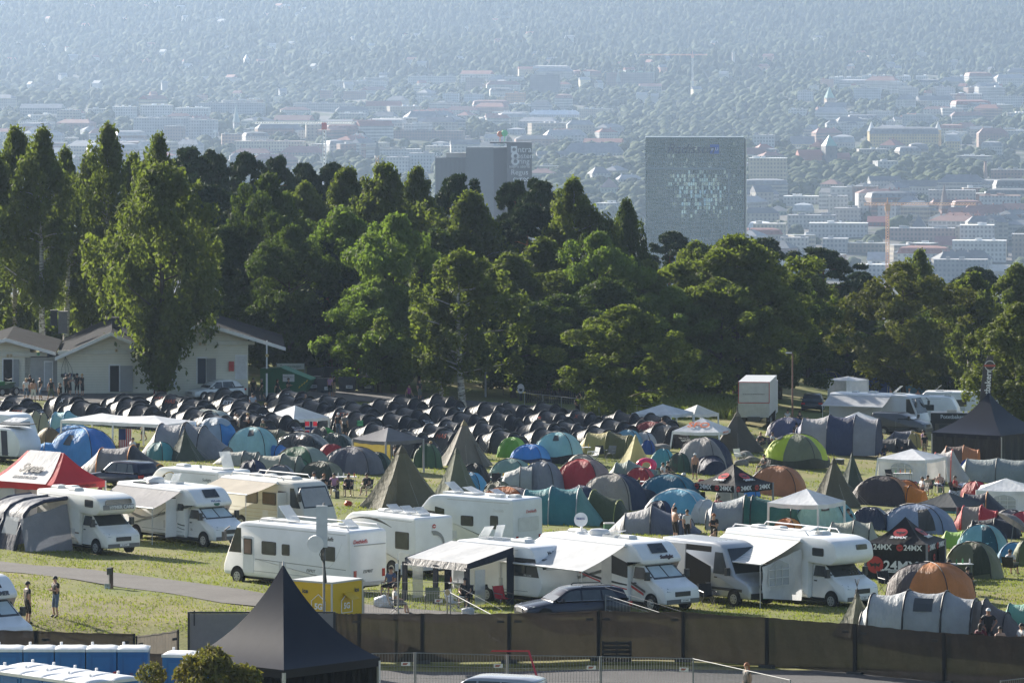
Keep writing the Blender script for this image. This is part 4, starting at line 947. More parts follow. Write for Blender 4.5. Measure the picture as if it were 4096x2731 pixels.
D('2',185,655,680,890,'pale green and grey dome tent with a dark green porch behind the old caravan',[(.30,.37,.30),(.22,.23,.23),(.07,.17,.09),(.32,.38,.32)],rz=-.5,vest=(PI*1.62,.6,1.7,1.,(.07,.19,.10)))
T('2',68,305,650,765,'small white and blue tent wedged behind the beige tunnel tents',[(.5,.55,.6),(.06,.25,.6)],rz=-.7,shape=pod)
T('B',582,1150,935,1115,'pale beige tunnel tent with black hoops, left one of two behind the old caravan',[(.50,.49,.42),(.42,.42,.37),(.2,.22,.2)],rz=-.2,r=.5)
T('2',-45,435,745,925,'pale beige tunnel tent with grey-green door, right one of two behind the old caravan',[(.55,.53,.43),(.42,.42,.34),(.20,.23,.18)],rz=-.25,r=.5)
D('2',430,778,810,955,'small dark green dome tent behind the people at the white table',[(.14,.15,.09),(.05,.065,.045),(.06,.075,.05),(.24,.24,.16)],rz=-.4)
C('2',890,1790,640,1250,'largest olive pole tent, with a brown vent cap',(.17,.155,.095),n=8,cap=(.12,.10,.06),door=-2.2,rz=.35)
C('2',1590,2100,660,1170,'moss green pole tent leaning on the right of the largest olive one',(.17,.185,.125),n=6,rz=.1)
C('2',1640,2185,410,842,'grey-beige pole tent with an open yellow-lined door flap',(.22,.20,.165),n=8,cap=(.30,.24,.12),door=-.75,rz=.1)
D('2',1460,1690,655,850,'green dome tent right of the grey canopy',[(.06,.13,.06),(.045,.10,.05),(.08,.15,.08)],rz=-.3)
D('D',-15,345,768,1015,'lime green dome tent at the end of the black rows',[(.20,.42,.05),(.12,.30,.04),(.16,.36,.05),(.32,.55,.10)],rz=-.4,polec=(.2,.4,.05))
D('2',1885,2135,840,1045,'small black tent with two camp chairs in front',[(.03,.04,.038),(.022,.028,.028)],rz=-.5)
D('3',5,330,655,808,'bright blue dome tent beside the tall aqua one',[(.05,.30,.75),(.04,.22,.62),(.05,.26,.7),(.14,.42,.82)],rz=-.35,skirt=(.03,.05,.12),polec=(.05,.1,.3))
D('3',228,615,555,808,'tall aqua cabin tent with a dark mesh window and black skirt',[AQUA,(.26,.50,.54),AQUA,(.42,.62,.62)],rz=-.3,dk=.85,window=(4.62,5.02,.42,.66),skirt=(.02,.02,.025),sq=3.6)
T('3',108,260,568,655,'small khaki tent squeezed behind the tall aqua cabin tent',[(.40,.38,.28)],rz=-.3)
T('3',630,1058,540,752,'mustard yellow tunnel tent with an olive porch',[(.45,.38,.15),(.42,.36,.14),(.14,.13,.05)],rz=-.3,r=.6,hoopc=(.3,.26,.1),shape=[(0,.7,.35),(.22,.97,.92),(.6,1,1),(.97,.95,.86),(1,.93,.84)])
D('3',940,1190,522,690,'sky blue dome tent behind the pale yellow pole tent',[(.10,.30,.42),(.04,.16,.34),(.2,.4,.5),(.22,.42,.52)],rz=-.3)
D('3',1100,1320,540,690,'off-white dome tent behind the pale yellow pole tent',[(.52,.53,.54),(.45,.46,.48)],rz=-.4)
D('3',1190,1310,610,728,'low dark blue tent right of the pale yellow pole tent',[(.03,.09,.32)],rz=-.4)
C('3',900,1372,545,932,'pale yellow pole tent with a black seam band',(.52,.47,.24),n=5,rz=.5,cap=(.45,.40,.2),trans=.35)
D('3',1098,1450,450,645,'maroon red dome tent under the white canopies',[(.30,.035,.04),(.26,.03,.035),(.32,.05,.05),(.38,.08,.07)],rz=-.4)
D('3',1330,1505,478,645,'pale grey inner tent half behind the maroon dome',[(.5,.5,.49)],rz=-.4)
D('3',1284,1485,695,865,'small aqua tent with towels drying over it',[(.22,.40,.36),(.18,.36,.34),(.10,.34,.42),(.08,.36,.46)],rz=-.3)
D('3',1445,1628,735,895,'small dark green mesh tent beside the two sitting men',[(.07,.16,.09),(.05,.10,.07)],rz=-.5,door=(4.2,4.9,.25,(.06,.07,.06)))
D('3',1545,1995,610,898,'navy dome tent with a grey centre panel under the lettered canopy',[NAVY,(.03,.04,.08),(.30,.28,.27),(.35,.33,.32),(.30,.28,.27),NAVY],rz=-.4,vest=(PI*1.7,.5,2.,1.3,NAVY),ph=.6)
C('3',1782,2360,330,705,'tall brown and black pole tent in front of the delivery truck',(.105,.095,.075),n=6,rz=.5,tip=1.,sticks=True,cap=(.2,.17,.12))
D('2',2165,2520,790,980,'dark bottle green dome tent left of the blue-grey family dome',[(.06,.17,.13),(.05,.13,.10),(.24,.38,.34),(.26,.40,.36)],rz=-.3)
D('3',100,455,820,1075,'large blue-grey dome tent with green tabs',[(.22,.23,.27),(.19,.20,.24),(.25,.26,.30),(.27,.28,.32)],rz=-.4,vest=(PI*1.12,.9,2.2,1.6,(.40,.41,.40)))
D('3',410,900,805,1092,'red and grey dome tent with round red end pockets',[(.30,.24,.22),(.46,.03,.05),(.48,.04,.05),(.34,.27,.25)],rz=-.45,vest=(-.35,.45,1.5,1.1,(.55,.04,.06)))
T('3',895,1300,808,1015,'grey-green tunnel tent under the pink inflatable ring',[(.17,.21,.19),(.20,.25,.22),(.26,.33,.29)],rz=-.2,r=.65,shape=[(0,.6,.3),(.22,.95,.9),(.45,1,1),(.97,.8,.62),(1,.78,.6)],hoopc=(.2,.25,.22))
D('3',665,1195,942,1232,'navy dome tent with a beige stripe and pale window in the middle of the field',[NAVY,(.03,.045,.09),(.34,.31,.27),(.03,.045,.09)],rz=-.35,ph=.7,vest=(PI*1.15,.6,2.1,1.4,(.04,.06,.11)))
D('3',1170,1705,945,1228,'navy dome tent with a petrol blue top in front of the sunbathers',[(.025,.04,.07),(.03,.05,.09),(.03,.16,.24),(.04,.20,.28)],rz=-.3,vest=(PI*1.2,.6,2.2,1.3,(.03,.045,.07)))
D('3',1255,1790,1080,1345,'light blue and white dome tent with a rounded porch',[(.60,.60,.58),(.55,.56,.56),(.14,.40,.55),(.20,.46,.60)],rz=-.25,vest=(-.35,.6,1.9,1.3,(.62,.62,.60)),polec=(.6,.6,.6))
T('3',155,765,1060,1372,'teal tunnel tent with three grey hoops beside the grey caravan',[(.10,.30,.30),(.07,.25,.27),(.05,.21,.24),(.14,.30,.28)],rz=-.2,r=.55,hoopc=(.4,.42,.42),hoopr=.035,shape=[(0,.8,.5),(.06,.95,.9),(.38,1,1),(.72,1,.97),(1,.8,.1)])
T('3',618,1095,1092,1375,'olive green low tent with a yellow-green edge right of the teal tunnel',[(.10,.125,.055),(.085,.105,.05),(.05,.065,.035)],rz=-.35,r=.7,hoopc=(.3,.32,.08),shape=[(0,.6,.3),(.3,.95,1),(.75,.9,.72),(1,.7,.08)])
D('P',1923,2132,1955,2036,'orange and dark purple dome tent behind the white caravan',[(.030,.028,.045),(.2,.17,.17),(.55,.17,.05),(.4,.33,.3)],rz=-.3)
T('3',968,1640,1225,1462,'light grey dome with black piping right behind the motorhome roofs',[(.34,.34,.35),(.32,.32,.33),(.13,.14,.18)],rz=-.1,r=.6,shape=[(0,.5,.06),(.2,.9,.72),(.48,1,1),(.78,.9,.62),(.82,.7,.6),(1,.55,.1)],hoopc=(.02,.02,.02))
T('3',1895,2620,1135,1425,'big grey and dark green tunnel tent with an open bright green door',[(.34,.36,.36),(.28,.31,.33),(.035,.15,.12),(.03,.13,.11)],rz=-.15,r=.55,shape=[(0,.85,.55),(.06,.95,.76),(.38,1,1),(.45,1,.98),(.85,.9,.8),(1,.7,.1)])
D('3',1885,2125,1015,1175,'grey-green small tent under the black canopy with red emblems',[(.16,.17,.14),(.36,.36,.32)],rz=-.4)
D('3',2085,2265,1030,1112,'bright blue little tent under the black canopy with red emblems',[(.05,.25,.6)],rz=-.3)
D('4',-5,515,805,1082,'large lime yellow dome tent with a grey mesh band',[(.42,.52,.03),(.36,.46,.03),(.45,.56,.04),(.16,.18,.12),(.48,.6,.04)],rz=-.35,skirt=(.03,.035,.02),window=(3.9,4.15,.45,.62))
C('4',330,880,985,1440,'olive pole tent, the front one of the two dark pole tents on the slope',(.135,.125,.085),n=8,rz=.3,cap=(.09,.08,.05))
C('4',620,925,940,1300,'dark green pole tent, the rear one of the two dark pole tents on the slope',(.07,.095,.075),n=6,rz=.1)
D('P',3006,3210,1876,1982,'black and orange dome tent behind the black canopy with red emblems',[(.035,.03,.04),(.03,.028,.036),(.5,.2,.09),(.55,.22,.09)],rz=-.3)
T('4',340,950,635,962,'navy and pale grey tunnel tent with tall arched entrance',[(.10,.11,.20),(.36,.35,.36),(.04,.055,.12),(.30,.30,.33)],rz=-.25,r=.5,hoopc=(.03,.04,.09),shape=[(0,.8,.66),(.08,.95,.9),(.4,1,1),(.72,1,1),(1,.92,.92)],door=(.05,.07,.14))
D('4',5,365,640,815,'navy dome tent behind the standing men in black',[(.07,.08,.17),(.35,.35,.37),(.10,.11,.2),(.09,.10,.2)],rz=-.4)
T('4',815,1080,258,435,'grey and blue tunnel tent right of the closed white pavilion',[(.16,.17,.22),(.14,.15,.20),(.05,.10,.34)],rz=-.1,r=.5,hoopc=(.5,.5,.52),shape=hall)
T('4',888,1240,200,355,'big grey tunnel tent by the far mesh fence',[(.17,.17,.19),(.15,.15,.17),(.13,.13,.15)],rz=-.1,r=.5,shape=[(0,.7,.3),(.3,.97,.97),(.55,1,1),(.8,.9,.8),(1,.6,.1)])
D('4',1215,1425,290,398,'teal tent with a navy cap by the far fence',[(.09,.24,.30),(.08,.20,.26)],rz=-.3,fly2=(.03,.05,.12))
D('4',1405,1640,265,392,'silver tent with a teal front beside the parked silver estate',[(.06,.25,.32),(.3,.32,.33),(.34,.35,.36),(.07,.27,.34)],rz=-.3)
D('4',440,575,258,362,'small black and white dome left of the closed white pavilion',[(.03,.03,.05),(.05,.04,.05),(.4,.4,.4),(.3,.3,.31)],rz=-.4)
D('4',492,670,208,285,'dark blue dome with a yellow edge behind the closed white pavilion',[(.02,.03,.07),(.03,.04,.09)],rz=-.4,polec=(.5,.45,.05))
D('4',893,1002,415,485,'beige tent tip, left one of the pair above the motorhome roof',[(.42,.40,.31),(.30,.29,.22)],rz=.4,sq=1.5)
D('4',994,1098,415,485,'beige tent tip, right one of the pair above the motorhome roof',[(.40,.39,.31),(.12,.13,.10)],rz=.4,sq=1.5)
D('4',1278,1412,433,500,'little teal tent between the caravan roofs',[(.06,.30,.36),(.10,.36,.42)],rz=.3,sq=1.6)
D('4',1468,1745,380,470,'grey and dusty pink dome in front of the silver estate',[(.20,.18,.22),(.38,.24,.23),(.40,.26,.25)],rz=-.2)
C('4',1745,1865,348,450,'small olive yellow pole tent near the tall banner',(.25,.26,.08),n=6)
D('4',1838,1925,395,448,'tiny blue tent with a yellow rim near the tall banner',[(.06,.28,.6)],rz=0,polec=(.7,.6,.1))
T('4',945,1332,820,935,'low black tunnel tent behind the two lounging people',[(.05,.05,.055),(.06,.06,.06),(.02,.02,.024)],rz=-.2,r=.6)
T('4',1085,1405,752,862,'grey tunnel tent with a yellow front panel before the dark van',[(.13,.14,.19),(.13,.14,.18),(.5,.33,.06)],rz=-.15,r=.5,shape=pod)
D('4',1278,1400,778,895,'khaki tent front with a crossed emblem beside the black marquee',[(.38,.33,.15)],rz=-.5,sq=2)
D('4',805,1290,1188,1428,'dark brown and orange dome with an orange arched porch on the slope',[(.24,.12,.06),(.07,.055,.055),(.065,.05,.052),(.42,.2,.09)],rz=-.2,vest=(-.25,.55,1.5,1.35,(.66,.22,.03)))
T('4',1555,1895,893,1045,'brown and orange tunnel tent in front of the black marquee',[(.10,.08,.08),(.16,.11,.09),(.5,.20,.08),(.62,.22,.06)],rz=-.2,r=.6,hoopc=(.6,.2,.05),shape=pod)
T('4',1495,1815,948,1208,'light grey tent with red piping attached to the white windowed pavilion',[(.42,.41,.41),(.45,.44,.43)],rz=-.2,r=.7,hoopc=(.7,.06,.03),shape=[(0,.8,.5),(.2,.95,.9),(.6,1,1),(1,.7,.08)])
D('4',1755,1895,1025,1178,'royal blue small tent right of the white windowed pavilion',[(.03,.09,.42)],rz=-.3)
T('4',1800,2420,1015,1222,'green and silver tunnel tent at the right border below the marquee',[(.22,.27,.22),(.30,.34,.34),(.26,.30,.30),(.08,.14,.06)],rz=-.2,r=.55,hoopc=(.08,.07,.06),shape=[(0,.7,.4),(.14,.96,.95),(.5,1,1),(.86,1,.95),(1,.9,.8)])
D('4',2200,2480,1040,1150,'olive dome peeking out at the right border',[(.12,.13,.06)],rz=0)
D('4',1680,1935,1232,1345,'blue dome tent behind the dark grey canopy',[(.10,.18,.42),(.08,.14,.36),(.5,.56,.66),(.12,.2,.45)],rz=-.3)
D('F',455,1335,768,1115,'large grey-blue dome tent with an arched mesh door behind the black pavilion',[(.13,.14,.17),(.12,.13,.16),(.28,.34,.46),(.26,.32,.44)],rz=-.25,door=(4.9,5.3,.55,(.07,.07,.07)))
D('F',25,515,803,1065,'navy tent under a glossy dark tarpaulin on the slope',[(.02,.026,.05)],rz=-.2,trans=.02,rough=.2,wr=1.)
T('F',1540,2205,612,985,'slate grey tunnel tent with orange tabs right of the dark grey canopy',[(.12,.13,.16),(.075,.08,.105),(.065,.07,.09)],rz=-.2,r=.6,hoopc=(.6,.25,.08),shape=[(0,.8,.7),(.1,.97,.95),(.48,1,1),(1,.7,.1)])
T('F',1395,1935,778,1085,'red and beige tent partly hidden under the dark grey canopy',[(.55,.06,.06),(.34,.29,.25),(.55,.05,.06)],rz=-.3,r=.6,hoopc=(.6,.05,.05),shape=pod)
D('F',2135,2560,858,1100,'coral red tent at the right border',[(.62,.10,.13),(.5,.06,.08),(.66,.14,.17)],rz=-.3)
T('F',1675,2240,943,1180,'very dark navy tunnel tent above the aqua dome',[(.012,.014,.022),(.014,.016,.026),(.02,.022,.034)],rz=-.2,r=.5,shape=end3,trans=.05)
D('F',1478,2090,1053,1445,'aqua and white dome tent with a dark teal door',[(.42,.43,.42),(.03,.17,.22),(.24,.50,.56),(.28,.54,.60)],rz=-.35,door=(4.9,5.5,.3,(.02,.10,.14)))
T('F',1175,1670,1113,1330,'apple green tunnel tent beside the black pavilion',[(.24,.45,.08),(.28,.48,.09),(.36,.5,.05)],rz=-.3,r=.6,hoopc=(.4,.55,.06),shape=pod)
D('8',1635,2115,310,605,'khaki green dome tent with an open yellow-lined door',[(.075,.09,.05),(.30,.30,.12),(.16,.17,.095),(.20,.21,.13)],rz=-.35,door=(4.95,5.5,.3,(.05,.06,.03)))
T('8',500,980,98,330,'cream white tunnel tent behind the alcove motorhome',[(.52,.50,.42),(.40,.41,.34),(.34,.35,.3)],rz=-.2,r=.6)
D('8',270,775,-90,190,'pale turquoise cabin tent with a flapped window under the white canopy',[(.12,.32,.36),(.12,.32,.36),(.30,.52,.52),(.16,.38,.42)],rz=-.3,dk=.85,window=(4.75,5.1,.5,.72),sq=3.2)
T('8',-25,280,12,150,'dark green tunnel end with a lime rim beside the turquoise cabin tent',[(.03,.14,.12),(.04,.16,.12)],rz=-.5,hoopc=(.3,.5,.05),shape=pod)
D('8',1155,1828,498,812,'orange and dark plum dome tent on the lawn before the black pavilion',[(.05,.04,.055),(.045,.036,.05),(.11,.09,.10),(.64,.24,.08),(.6,.22,.07)],rz=-.25,ph=.5)
C('8',565,1072,735,1180,'green-grey pole tent with bundled stick tips by the black mesh fence',(.24,.235,.165),n=6,sticks=True,tip=.55,rz=.2)
T('8',965,1825,768,1215,'silver tunnel tent with black hoops by the black mesh fence',[(.5,.52,.52),(.46,.48,.49),(.34,.36,.38)],rz=-.3,r=.55,hoopr=.04,shape=[(0,.8,.55),(.08,.95,.9),(.4,1,1),(.74,1,1),(1,.95,.86)],window=(2,9,12))
T('8',1715,2290,838,1235,'taupe dome tent with a dark window by the black mesh fence',[(.26,.22,.20),(.28,.245,.22),(.16,.14,.14)],rz=-.35,r=.65,shape=[(0,.6,.4),(.2,.95,.95),(.5,1,1),(.8,.9,.7),(1,.8,.35)])
T('8',2120,2620,848,1180,'turquoise green tunnel tent in the lower right corner',[(.08,.32,.24),(.2,.42,.34)],rz=-.3,r=.6,hoopc=(.04,.1,.1))
D('8',2255,2480,288,500,'olive tarp shelter on poles at the right border',[(.12,.15,.07)],rz=.2,sq=1.6)
fr=random.Random(21)
FC=[('navy',NAVY),('grey',GYR),('dark green',DKG),('sky blue',(.10,.30,.48)),('olive',OL),('orange',ORG),('beige',BEI),('teal',TEAL),('red',(.42,.04,.05))]
for i,(x,y,w_)in enumerate(((1010,1905,110),(1120,1925,110),(1500,1880,120),(1880,1960,120),(1990,1990,110),(2180,2045,110),(2330,1880,105),(2440,1985,115),(2560,1935,110),(2640,2075,120),(2720,2120,110),(2600,2010,100),(3240,2060,110),(3330,1775,90),(3620,1985,110),(3700,2100,115),(3790,2040,110),(3900,1990,110),(3960,2170,115),(4040,2110,120),(3860,2240,110),(4060,2240,120),(3560,2100,105),(3150,2140,115),(960,1800,100),(640,1830,105),(1330,1835,100))):
 nm_,c_=FC[i%9]
 D('P',x-w_/2,x+w_/2,y-w_*.52,y+w_*.1,'small %s dome tent squeezed between its neighbours'%nm_,[c_,[q*.8 for q in c_],c_,[min(.7,q*1.5)for q in c_]],rz=fr.uniform(-.8,.2),group='small %s dome tents squeezed between others'%nm_)
GZ=(.80,.81,.84)
gazebo('party_tent','long white double-peaked party canopy at the left','A',800,2640,425,575,915,f=.80,col=GZ,dr=.42,peaks=2)
gazebo('party_tent','white canopy hung with a norwegian flag','B',1155,2070,305,500,705,f=.5,col=GZ)
gazebo('party_tent','grey canopy with a white sheet tied under its left side','2',885,1542,480,615,895,f=.48,col=(.17,.17,.19),legc=(.3,.3,.32),walls=((3,.1,(.30,.24,.06)),))
gazebo('party_tent','white canopy in front of the mesh-fenced terrace, left one of two','3',1100,1668,265,370,560,f=.62,col=GZ)
gazebo('party_tent','white canopy, right one of two, beside the dark pole tent','3',1512,1895,270,365,480,f=.4,col=GZ)
o,w,d,he,H=gazebo('party_tent','white canopy scrawled with orange letters SFO','3',1470,2030,390,530,700,f=.75,col=GZ,lean=.08)
text('SFO',.95,paint((.7,.16,.05),.6),o,(0,-d*.27,he+(H-he)*.47),(math.atan2(H-he,d/2),0,0),'scrawled_letters',.01,bold=.01)
text('KOM OG LEK',.24,paint((.7,.16,.05),.6),o,(w/2+.01,0,he-.12),(PI/2,0,PI/2),'scrawled_letters',.004)
def emblem(root,loc,rot,r):
 m=MB();disc(m,(0,0,0),r,(0,0,1),.01,20,1.);e=m.build('emblem',paint((.45,.035,.035),.5),root,None,loc);e.rotation_euler=rot
 m=MB();m.poly([(-.7*r,.3*r,.014),(-.25*r,.1*r,.014),(0,.25*r,.014),(.25*r,.1*r,.014),(.7*r,.3*r,.014),(.5*r,-.25*r,.014),(.12*r,-.1*r,.014),(0,-.62*r,.014),(-.12*r,-.1*r,.014),(-.5*r,-.25*r,.014)][::-1],.006,(0,0,1));m.build('emblem_mask',paint((.02,.02,.02),.5),e)
for args in(('black canopy on thin legs with red emblems among the tents','3',1672,2400,815,1025,1255,.5,()),('closed black pavilion with red emblems and big white lettering','8',880,1645,40,305,640,.72,((0,0,(.012,.012,.014)),(1,0,(.016,.016,.018)),(3,0,(.012,.012,.014)),(2,0,(.012,.012,.014))))):
 o,w,d,he,H=gazebo('party_tent',args[0],*args[1:7],f=args[7],col=(.016,.016,.019),legc=(.2,.2,.22),val=.38,curve=.5,walls=args[8])
 for sd_,ww,rt in((0,d,0),(1,w,PI/2)):
  R_=Matrix.Rotation(rt,3,'Z');sl=math.atan2(H-he,ww/2)*.82
  face=w if sd_==0 else d
  for q in(-.22,.27):
   text('24MX',.36,wm,o,R_@Vector((face*q,-ww/2-.015,he-.2)),(PI/2,0,rt),'lettering',.006,bold=.008)
   emblem(o,R_@Vector((face*(q-.21),-ww/2-.012,he-.2)),(PI/2,0,rt),.16)
  text('24MX',.32,wm,o,R_@Vector((0,-ww*.375,he+(H-he)*.17+.05)),(sl*.75,0,rt),'lettering',.012,bold=.008)
  emblem(o,R_@Vector((0,-ww*.26,he+(H-he)*.34+.05)),(sl,0,rt),.34)
  if args[8]:
   text('24MX',.62 if sd_==0 else .34,wm,o,R_@Vector((.25 if sd_==0 else -.5,-ww/2-.06,he*.40)),(PI/2,0,rt),'lettering',.01,1.1,bold=.012)
   if sd_==0:
    m=MB();m.box((.25,-ww/2-.06,he*.27),(2.0,.02,.15));pl=m.build('lettering_bar',wm,o)
    text('MOTOCROSS & ENDURO ONLINE',.105,paint((.02,.02,.02)),pl,(.25,-ww/2-.075,he*.27),(PI/2,0,0),'lettering',.002)
   emblem(o,R_@Vector((-face*.33 if sd_==0 else -.55,-ww/2-.06,he*(.42 if sd_==0 else .62))),(PI/2,0,rt),.4 if sd_==0 else .16)
 if args[8]:
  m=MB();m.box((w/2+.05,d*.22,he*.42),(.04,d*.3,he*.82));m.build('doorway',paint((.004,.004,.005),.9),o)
gazebo('party_tent','white canopy on the slope above the alcove motorhome','4',-5,712,1270,1430,1720,f=.62,col=GZ)
gazebo('party_tent','closed white pavilion on the far lawn','4',555,918,240,285,470,f=.42,col=GZ,walls=((0,0,GZ),(1,0,GZ),(3,0,GZ)))
gazebo('party_tent','small white canopy in front of the long motorhome with awning','4',648,1012,565,655,840,f=.85,col=GZ,walls=((1,.2,GZ),(3,.2,GZ)))
gazebo('party_tent','white pavilion with an arched window wall and people sitting outside','4',1000,1645,905,1015,1225,f=.66,col=GZ,walls=((0,0,(.8,.79,.78),1),(2,0,(.7,.7,.7)),(3,0,GZ)),lean=.06)
gazebo('party_tent','tattered white pavilion at the right border','4',1895,2480,1175,1300,1530,f=.85,col=GZ,walls=((0,.0,GZ,1),(3,0,GZ)))
gazebo('party_tent','dark grey canopy with hanging dark curtains','4',1330,1985,1305,1450,1640,f=.58,col=(.065,.072,.078),legc=(.2,.21,.22),walls=((3,.05,(.055,.06,.065)),))
o,w,d,he,H=gazebo('party_tent','red and white ridge canopy with a fireworks name at the left','P',-60,424,1806,1945,2150,f=.60,col=(.55,.035,.045),peaks='ridge',val=.3,dr=.8,legc=(.5,.5,.5))
m=MB()
m.grid(lambda u,v:Vector(((u-.5)*w*(1-.42*v)*.80,-d/2*(1-v)-.0,he+(H-he)*(v-.12*sin(PI*v))+.035)),8,8);pn=m.build('white_panel',fabric((.78,.77,.75),.2,.6,.2),o,60)
an=math.atan2(H-he,d/2)
text('Svea',.85,paint((.05,.05,.05)),pn,(0,-d*.26,he+(H-he)*.43+.06),(an,0,0),'lettering',.012,shear=.25,bold=.02);text('FIREWORKS',.3,paint((.35,.34,.33)),pn,(0,-d*.39,he+(H-he)*.2-.03),(an*.8,0,0),'lettering',.012,bold=.008)
text('www.sveafireworks.com',.24,paint((.05,.01,.01)),o,(w/2+.02,0,he-.15),(PI/2,0,PI/2),'lettering',.004)
def pagoda(label,k,x0,x1,yt,yeave,yb,al,walls,vb=.3,rough=.3,col=(.006,.008,.017)):
 if k:(x0,yt),(x1,yb)=Q(k,x0,yt),Q(k,x1,yb);yeave=Q(k,0,yeave)[1]
 px=(x0+x1)/2;Yn=GY(px,yb);Yc=Yn
 for _ in range(3):w=(x1-x0)/F*Yc/(cos(al)+sin(al));Yc=Yn+w*(sin(al)+cos(al))/2
 X=PX(px,Yc);z=ground(X,Yc);H=CZ-(yt-HY)/F*Yc-z;he=CZ-(yeave-HY)/F*Yn-z+.1
 o=thing('marquee',label,'marquee',(X,Yc,z),-al);a=w/2;m=MB();cs=[(-a,-a),(a,-a),(a,a),(-a,a)]
 for i in range(4):
  p0,p1=cs[i],cs[(i+1)%4]
  def fn(u,v):
   x,y=p0[0]+(p1[0]-p0[0])*u,p0[1]+(p1[1]-p0[1])*u
   q=1-v;return Vector((x*q,y*q,he+(H-he)*(math.exp(1.4*v)-1)/(math.exp(1.4)-1)))
  m.grid(fn,8,16)
  m.grid(lambda u,v:Vector((p0[0]+(p1[0]-p0[0])*u,p0[1]+(p1[1]-p0[1])*u,he-vb*v))*1.0,12,1)
 m.build('roof',fabric(col,.0,rough,.02),o,30)
 for(x,y)in cs:
  m=MB();m.box((x*.985,y*.985,(he-.1)/2-.3),(.1,.1,he+.5));m.build('leg',paint((.5,.51,.52),.4,.6),o)
 for i in walls:
  p0,p1=cs[i],cs[(i+1)%4];m=MB()
  nx=Vector((p0[0]+p1[0],p0[1]+p1[1],0)).normalized()
  m.grid(lambda u,v:Vector((p0[0]+(p1[0]-p0[0])*u,p0[1]+(p1[1]-p0[1])*u,-.5+(he+.4)*v))*.99+nx*.05*sin(u*40),40,1);m.build('side_wall',fabric((.014,.014,.016),.02,.5),o,60)
 m=MB();m.cyl((0,0,H-.05),(0,0,H+.12),.05,.02,6);m.build('finial',paint((.4,.4,.42),.4,.7),o)
 return o
pagoda('large black marquee with a high curved peak beside the food stall','4',1495,2560,385,800,1060,rad(38),(0,1,2,3))
pagoda('glossy navy-black pagoda tent in the foreground','P',745,1520,2255,2690,2960,rad(42),(2,3))
def inset(p,r):
 n=len(p);o=[]
 for i in range(n):
  a,b,c=Vector(p[i-1]),Vector(p[i]),Vector(p[(i+1)%n])
  d1,d2=(b-a).normalized(),(c-b).normalized();n1,n2=Vector((-d1.y,d1.x)),Vector((-d2.y,d2.x))
  m=(n1+n2);k=m.length
  m=m/k if k>1e-4 else n1
  o.append(b+m*min(r/max(.35,m.dot(n1)),r*1.8))
 return o
def rounded(p,r,k=4):
 """round the corners of a closed outline; r one radius or one per corner"""
 n=len(p);out=[]
 for i in range(n):
  a,b,c=Vector(p[i-1]),Vector(p[i]),Vector(p[(i+1)%n]);rr=r[i]if isinstance(r,(list,tuple))else r
  l=min(rr,(a-b).length*.48,(c-b).length*.48)
  p0,p1=b+(a-b).normalized()*l,b+(c-b).normalized()*l
  if l<.01:out.append(b);continue
  for j in range(k+1):
   t=j/k;out.append(p0*(1-t)**2+b*2*t*(1-t)+p1*t*t)
 return out
def slab(prof,W,r=.12,taper=None):
 """outline in the length-height plane (counter-clockwise) drawn out over the width with softened edges"""
 m=MB();rings=[]
 for y,q in((-W/2,r),(-W/2+r*.3,r*.3),(-W/2+r,0),(W/2-r,0),(W/2-r*.3,r*.3),(W/2,r)):
  pp=inset(prof,q)if q else[Vector(v)for v in prof]
  rings.append([(v.x,y*(1-(taper(v.y)if taper else 0)),v.y)for v in pp])
 m.loft(rings,True);n=len(prof)
 m.f.append(tuple(range(n-1,-1,-1)));m.m.append(0);m.f.append(tuple(range(5*n,6*n)));m.m.append(0)
 return m
WHITE,OFFW,SILV,DGL=(.78,.79,.80),(.66,.65,.60),(.42,.44,.46),(.020,.024,.028)
RUB,GREY_,DARKP=paint((.018,.018,.019),.75),paint((.30,.31,.32),.5),paint((.035,.037,.04),.5)
def carpaint(c,rough=.28,metal=0.):return paint(c,rough,metal,.13,.9,.5)
def wheel(root,x,y,r=.34,w=.22,rimc=(.45,.46,.47)):
 s=1 if y>0 else -1
 m=MB();m.cyl((x,y-w/2,r),(x,y+w/2,r),r,r,18);o=m.build('wheel',RUB,root,40)
 m=MB();disc(m,(x,y+s*(w/2+.002),r),r*.62,(0,s,0),.02,16);disc(m,(x,y+s*(w/2+.02),r),r*.2,(0,s,0),.03,10);m.build('rim',paint(rimc,.35,.6),o)
 m=MB()
 for i in range(6):
  f=i*PI/3;c=Vector((x+cos(f)*r*.4,y+s*(w/2+.024),r+sin(f)*r*.4));disc(m,c,r*.09,(0,s,0),.006,6)
 m.build('wheel_holes',RUB,o)
def arch_shade(root,x,y,r):
 s=1 if y>0 else -1
 m=MB();pts=[(x+cos(PI*i/12)*r,y+s*.004,.36+sin(PI*i/12)*r)for i in range(13)]+[(x-r,y+s*.004,.30),(x+r,y+s*.004,.30)]
 if s<0:pts=pts[::-1]
 m.poly(pts,.004,(0,s,0));m.build('wheel_arch_shade',paint((.01,.01,.011),.9),root)  # flat dark half-disc paints the shaded hollow; the body is not cut
def side_poly(root,name,pts,y,mat,th=.006):
 s=1 if y>0 else -1;m=MB();p=[(a,y,b)for a,b in pts]
 m.poly(p,th,(0,s,0));return m.build(name,mat,root)
def side_window(root,x0,x1,z0,z1,y,r=.08,curtain=None):
 q=rounded([(x0,z0),(x1,z0),(x1,z1),(x0,z1)],r)
 w=side_poly(root,'window',q,y,paint((.03,.03,.032),.4),.03)
 g=inset(q,.055);s=1 if y>0 else -1
 side_poly(w,'pane',g,y+s*.03,glass(curtain or(.035,.04,.045),.12),.006);return w
def end_poly(root,name,pts,x,mat,s,th=.012):
 """flat shape on an end wall: pts in (y, z)"""
 m=MB();m.poly([(x,a,b)for a,b in pts],th,(s,0,0));return m.build(name,mat,root)
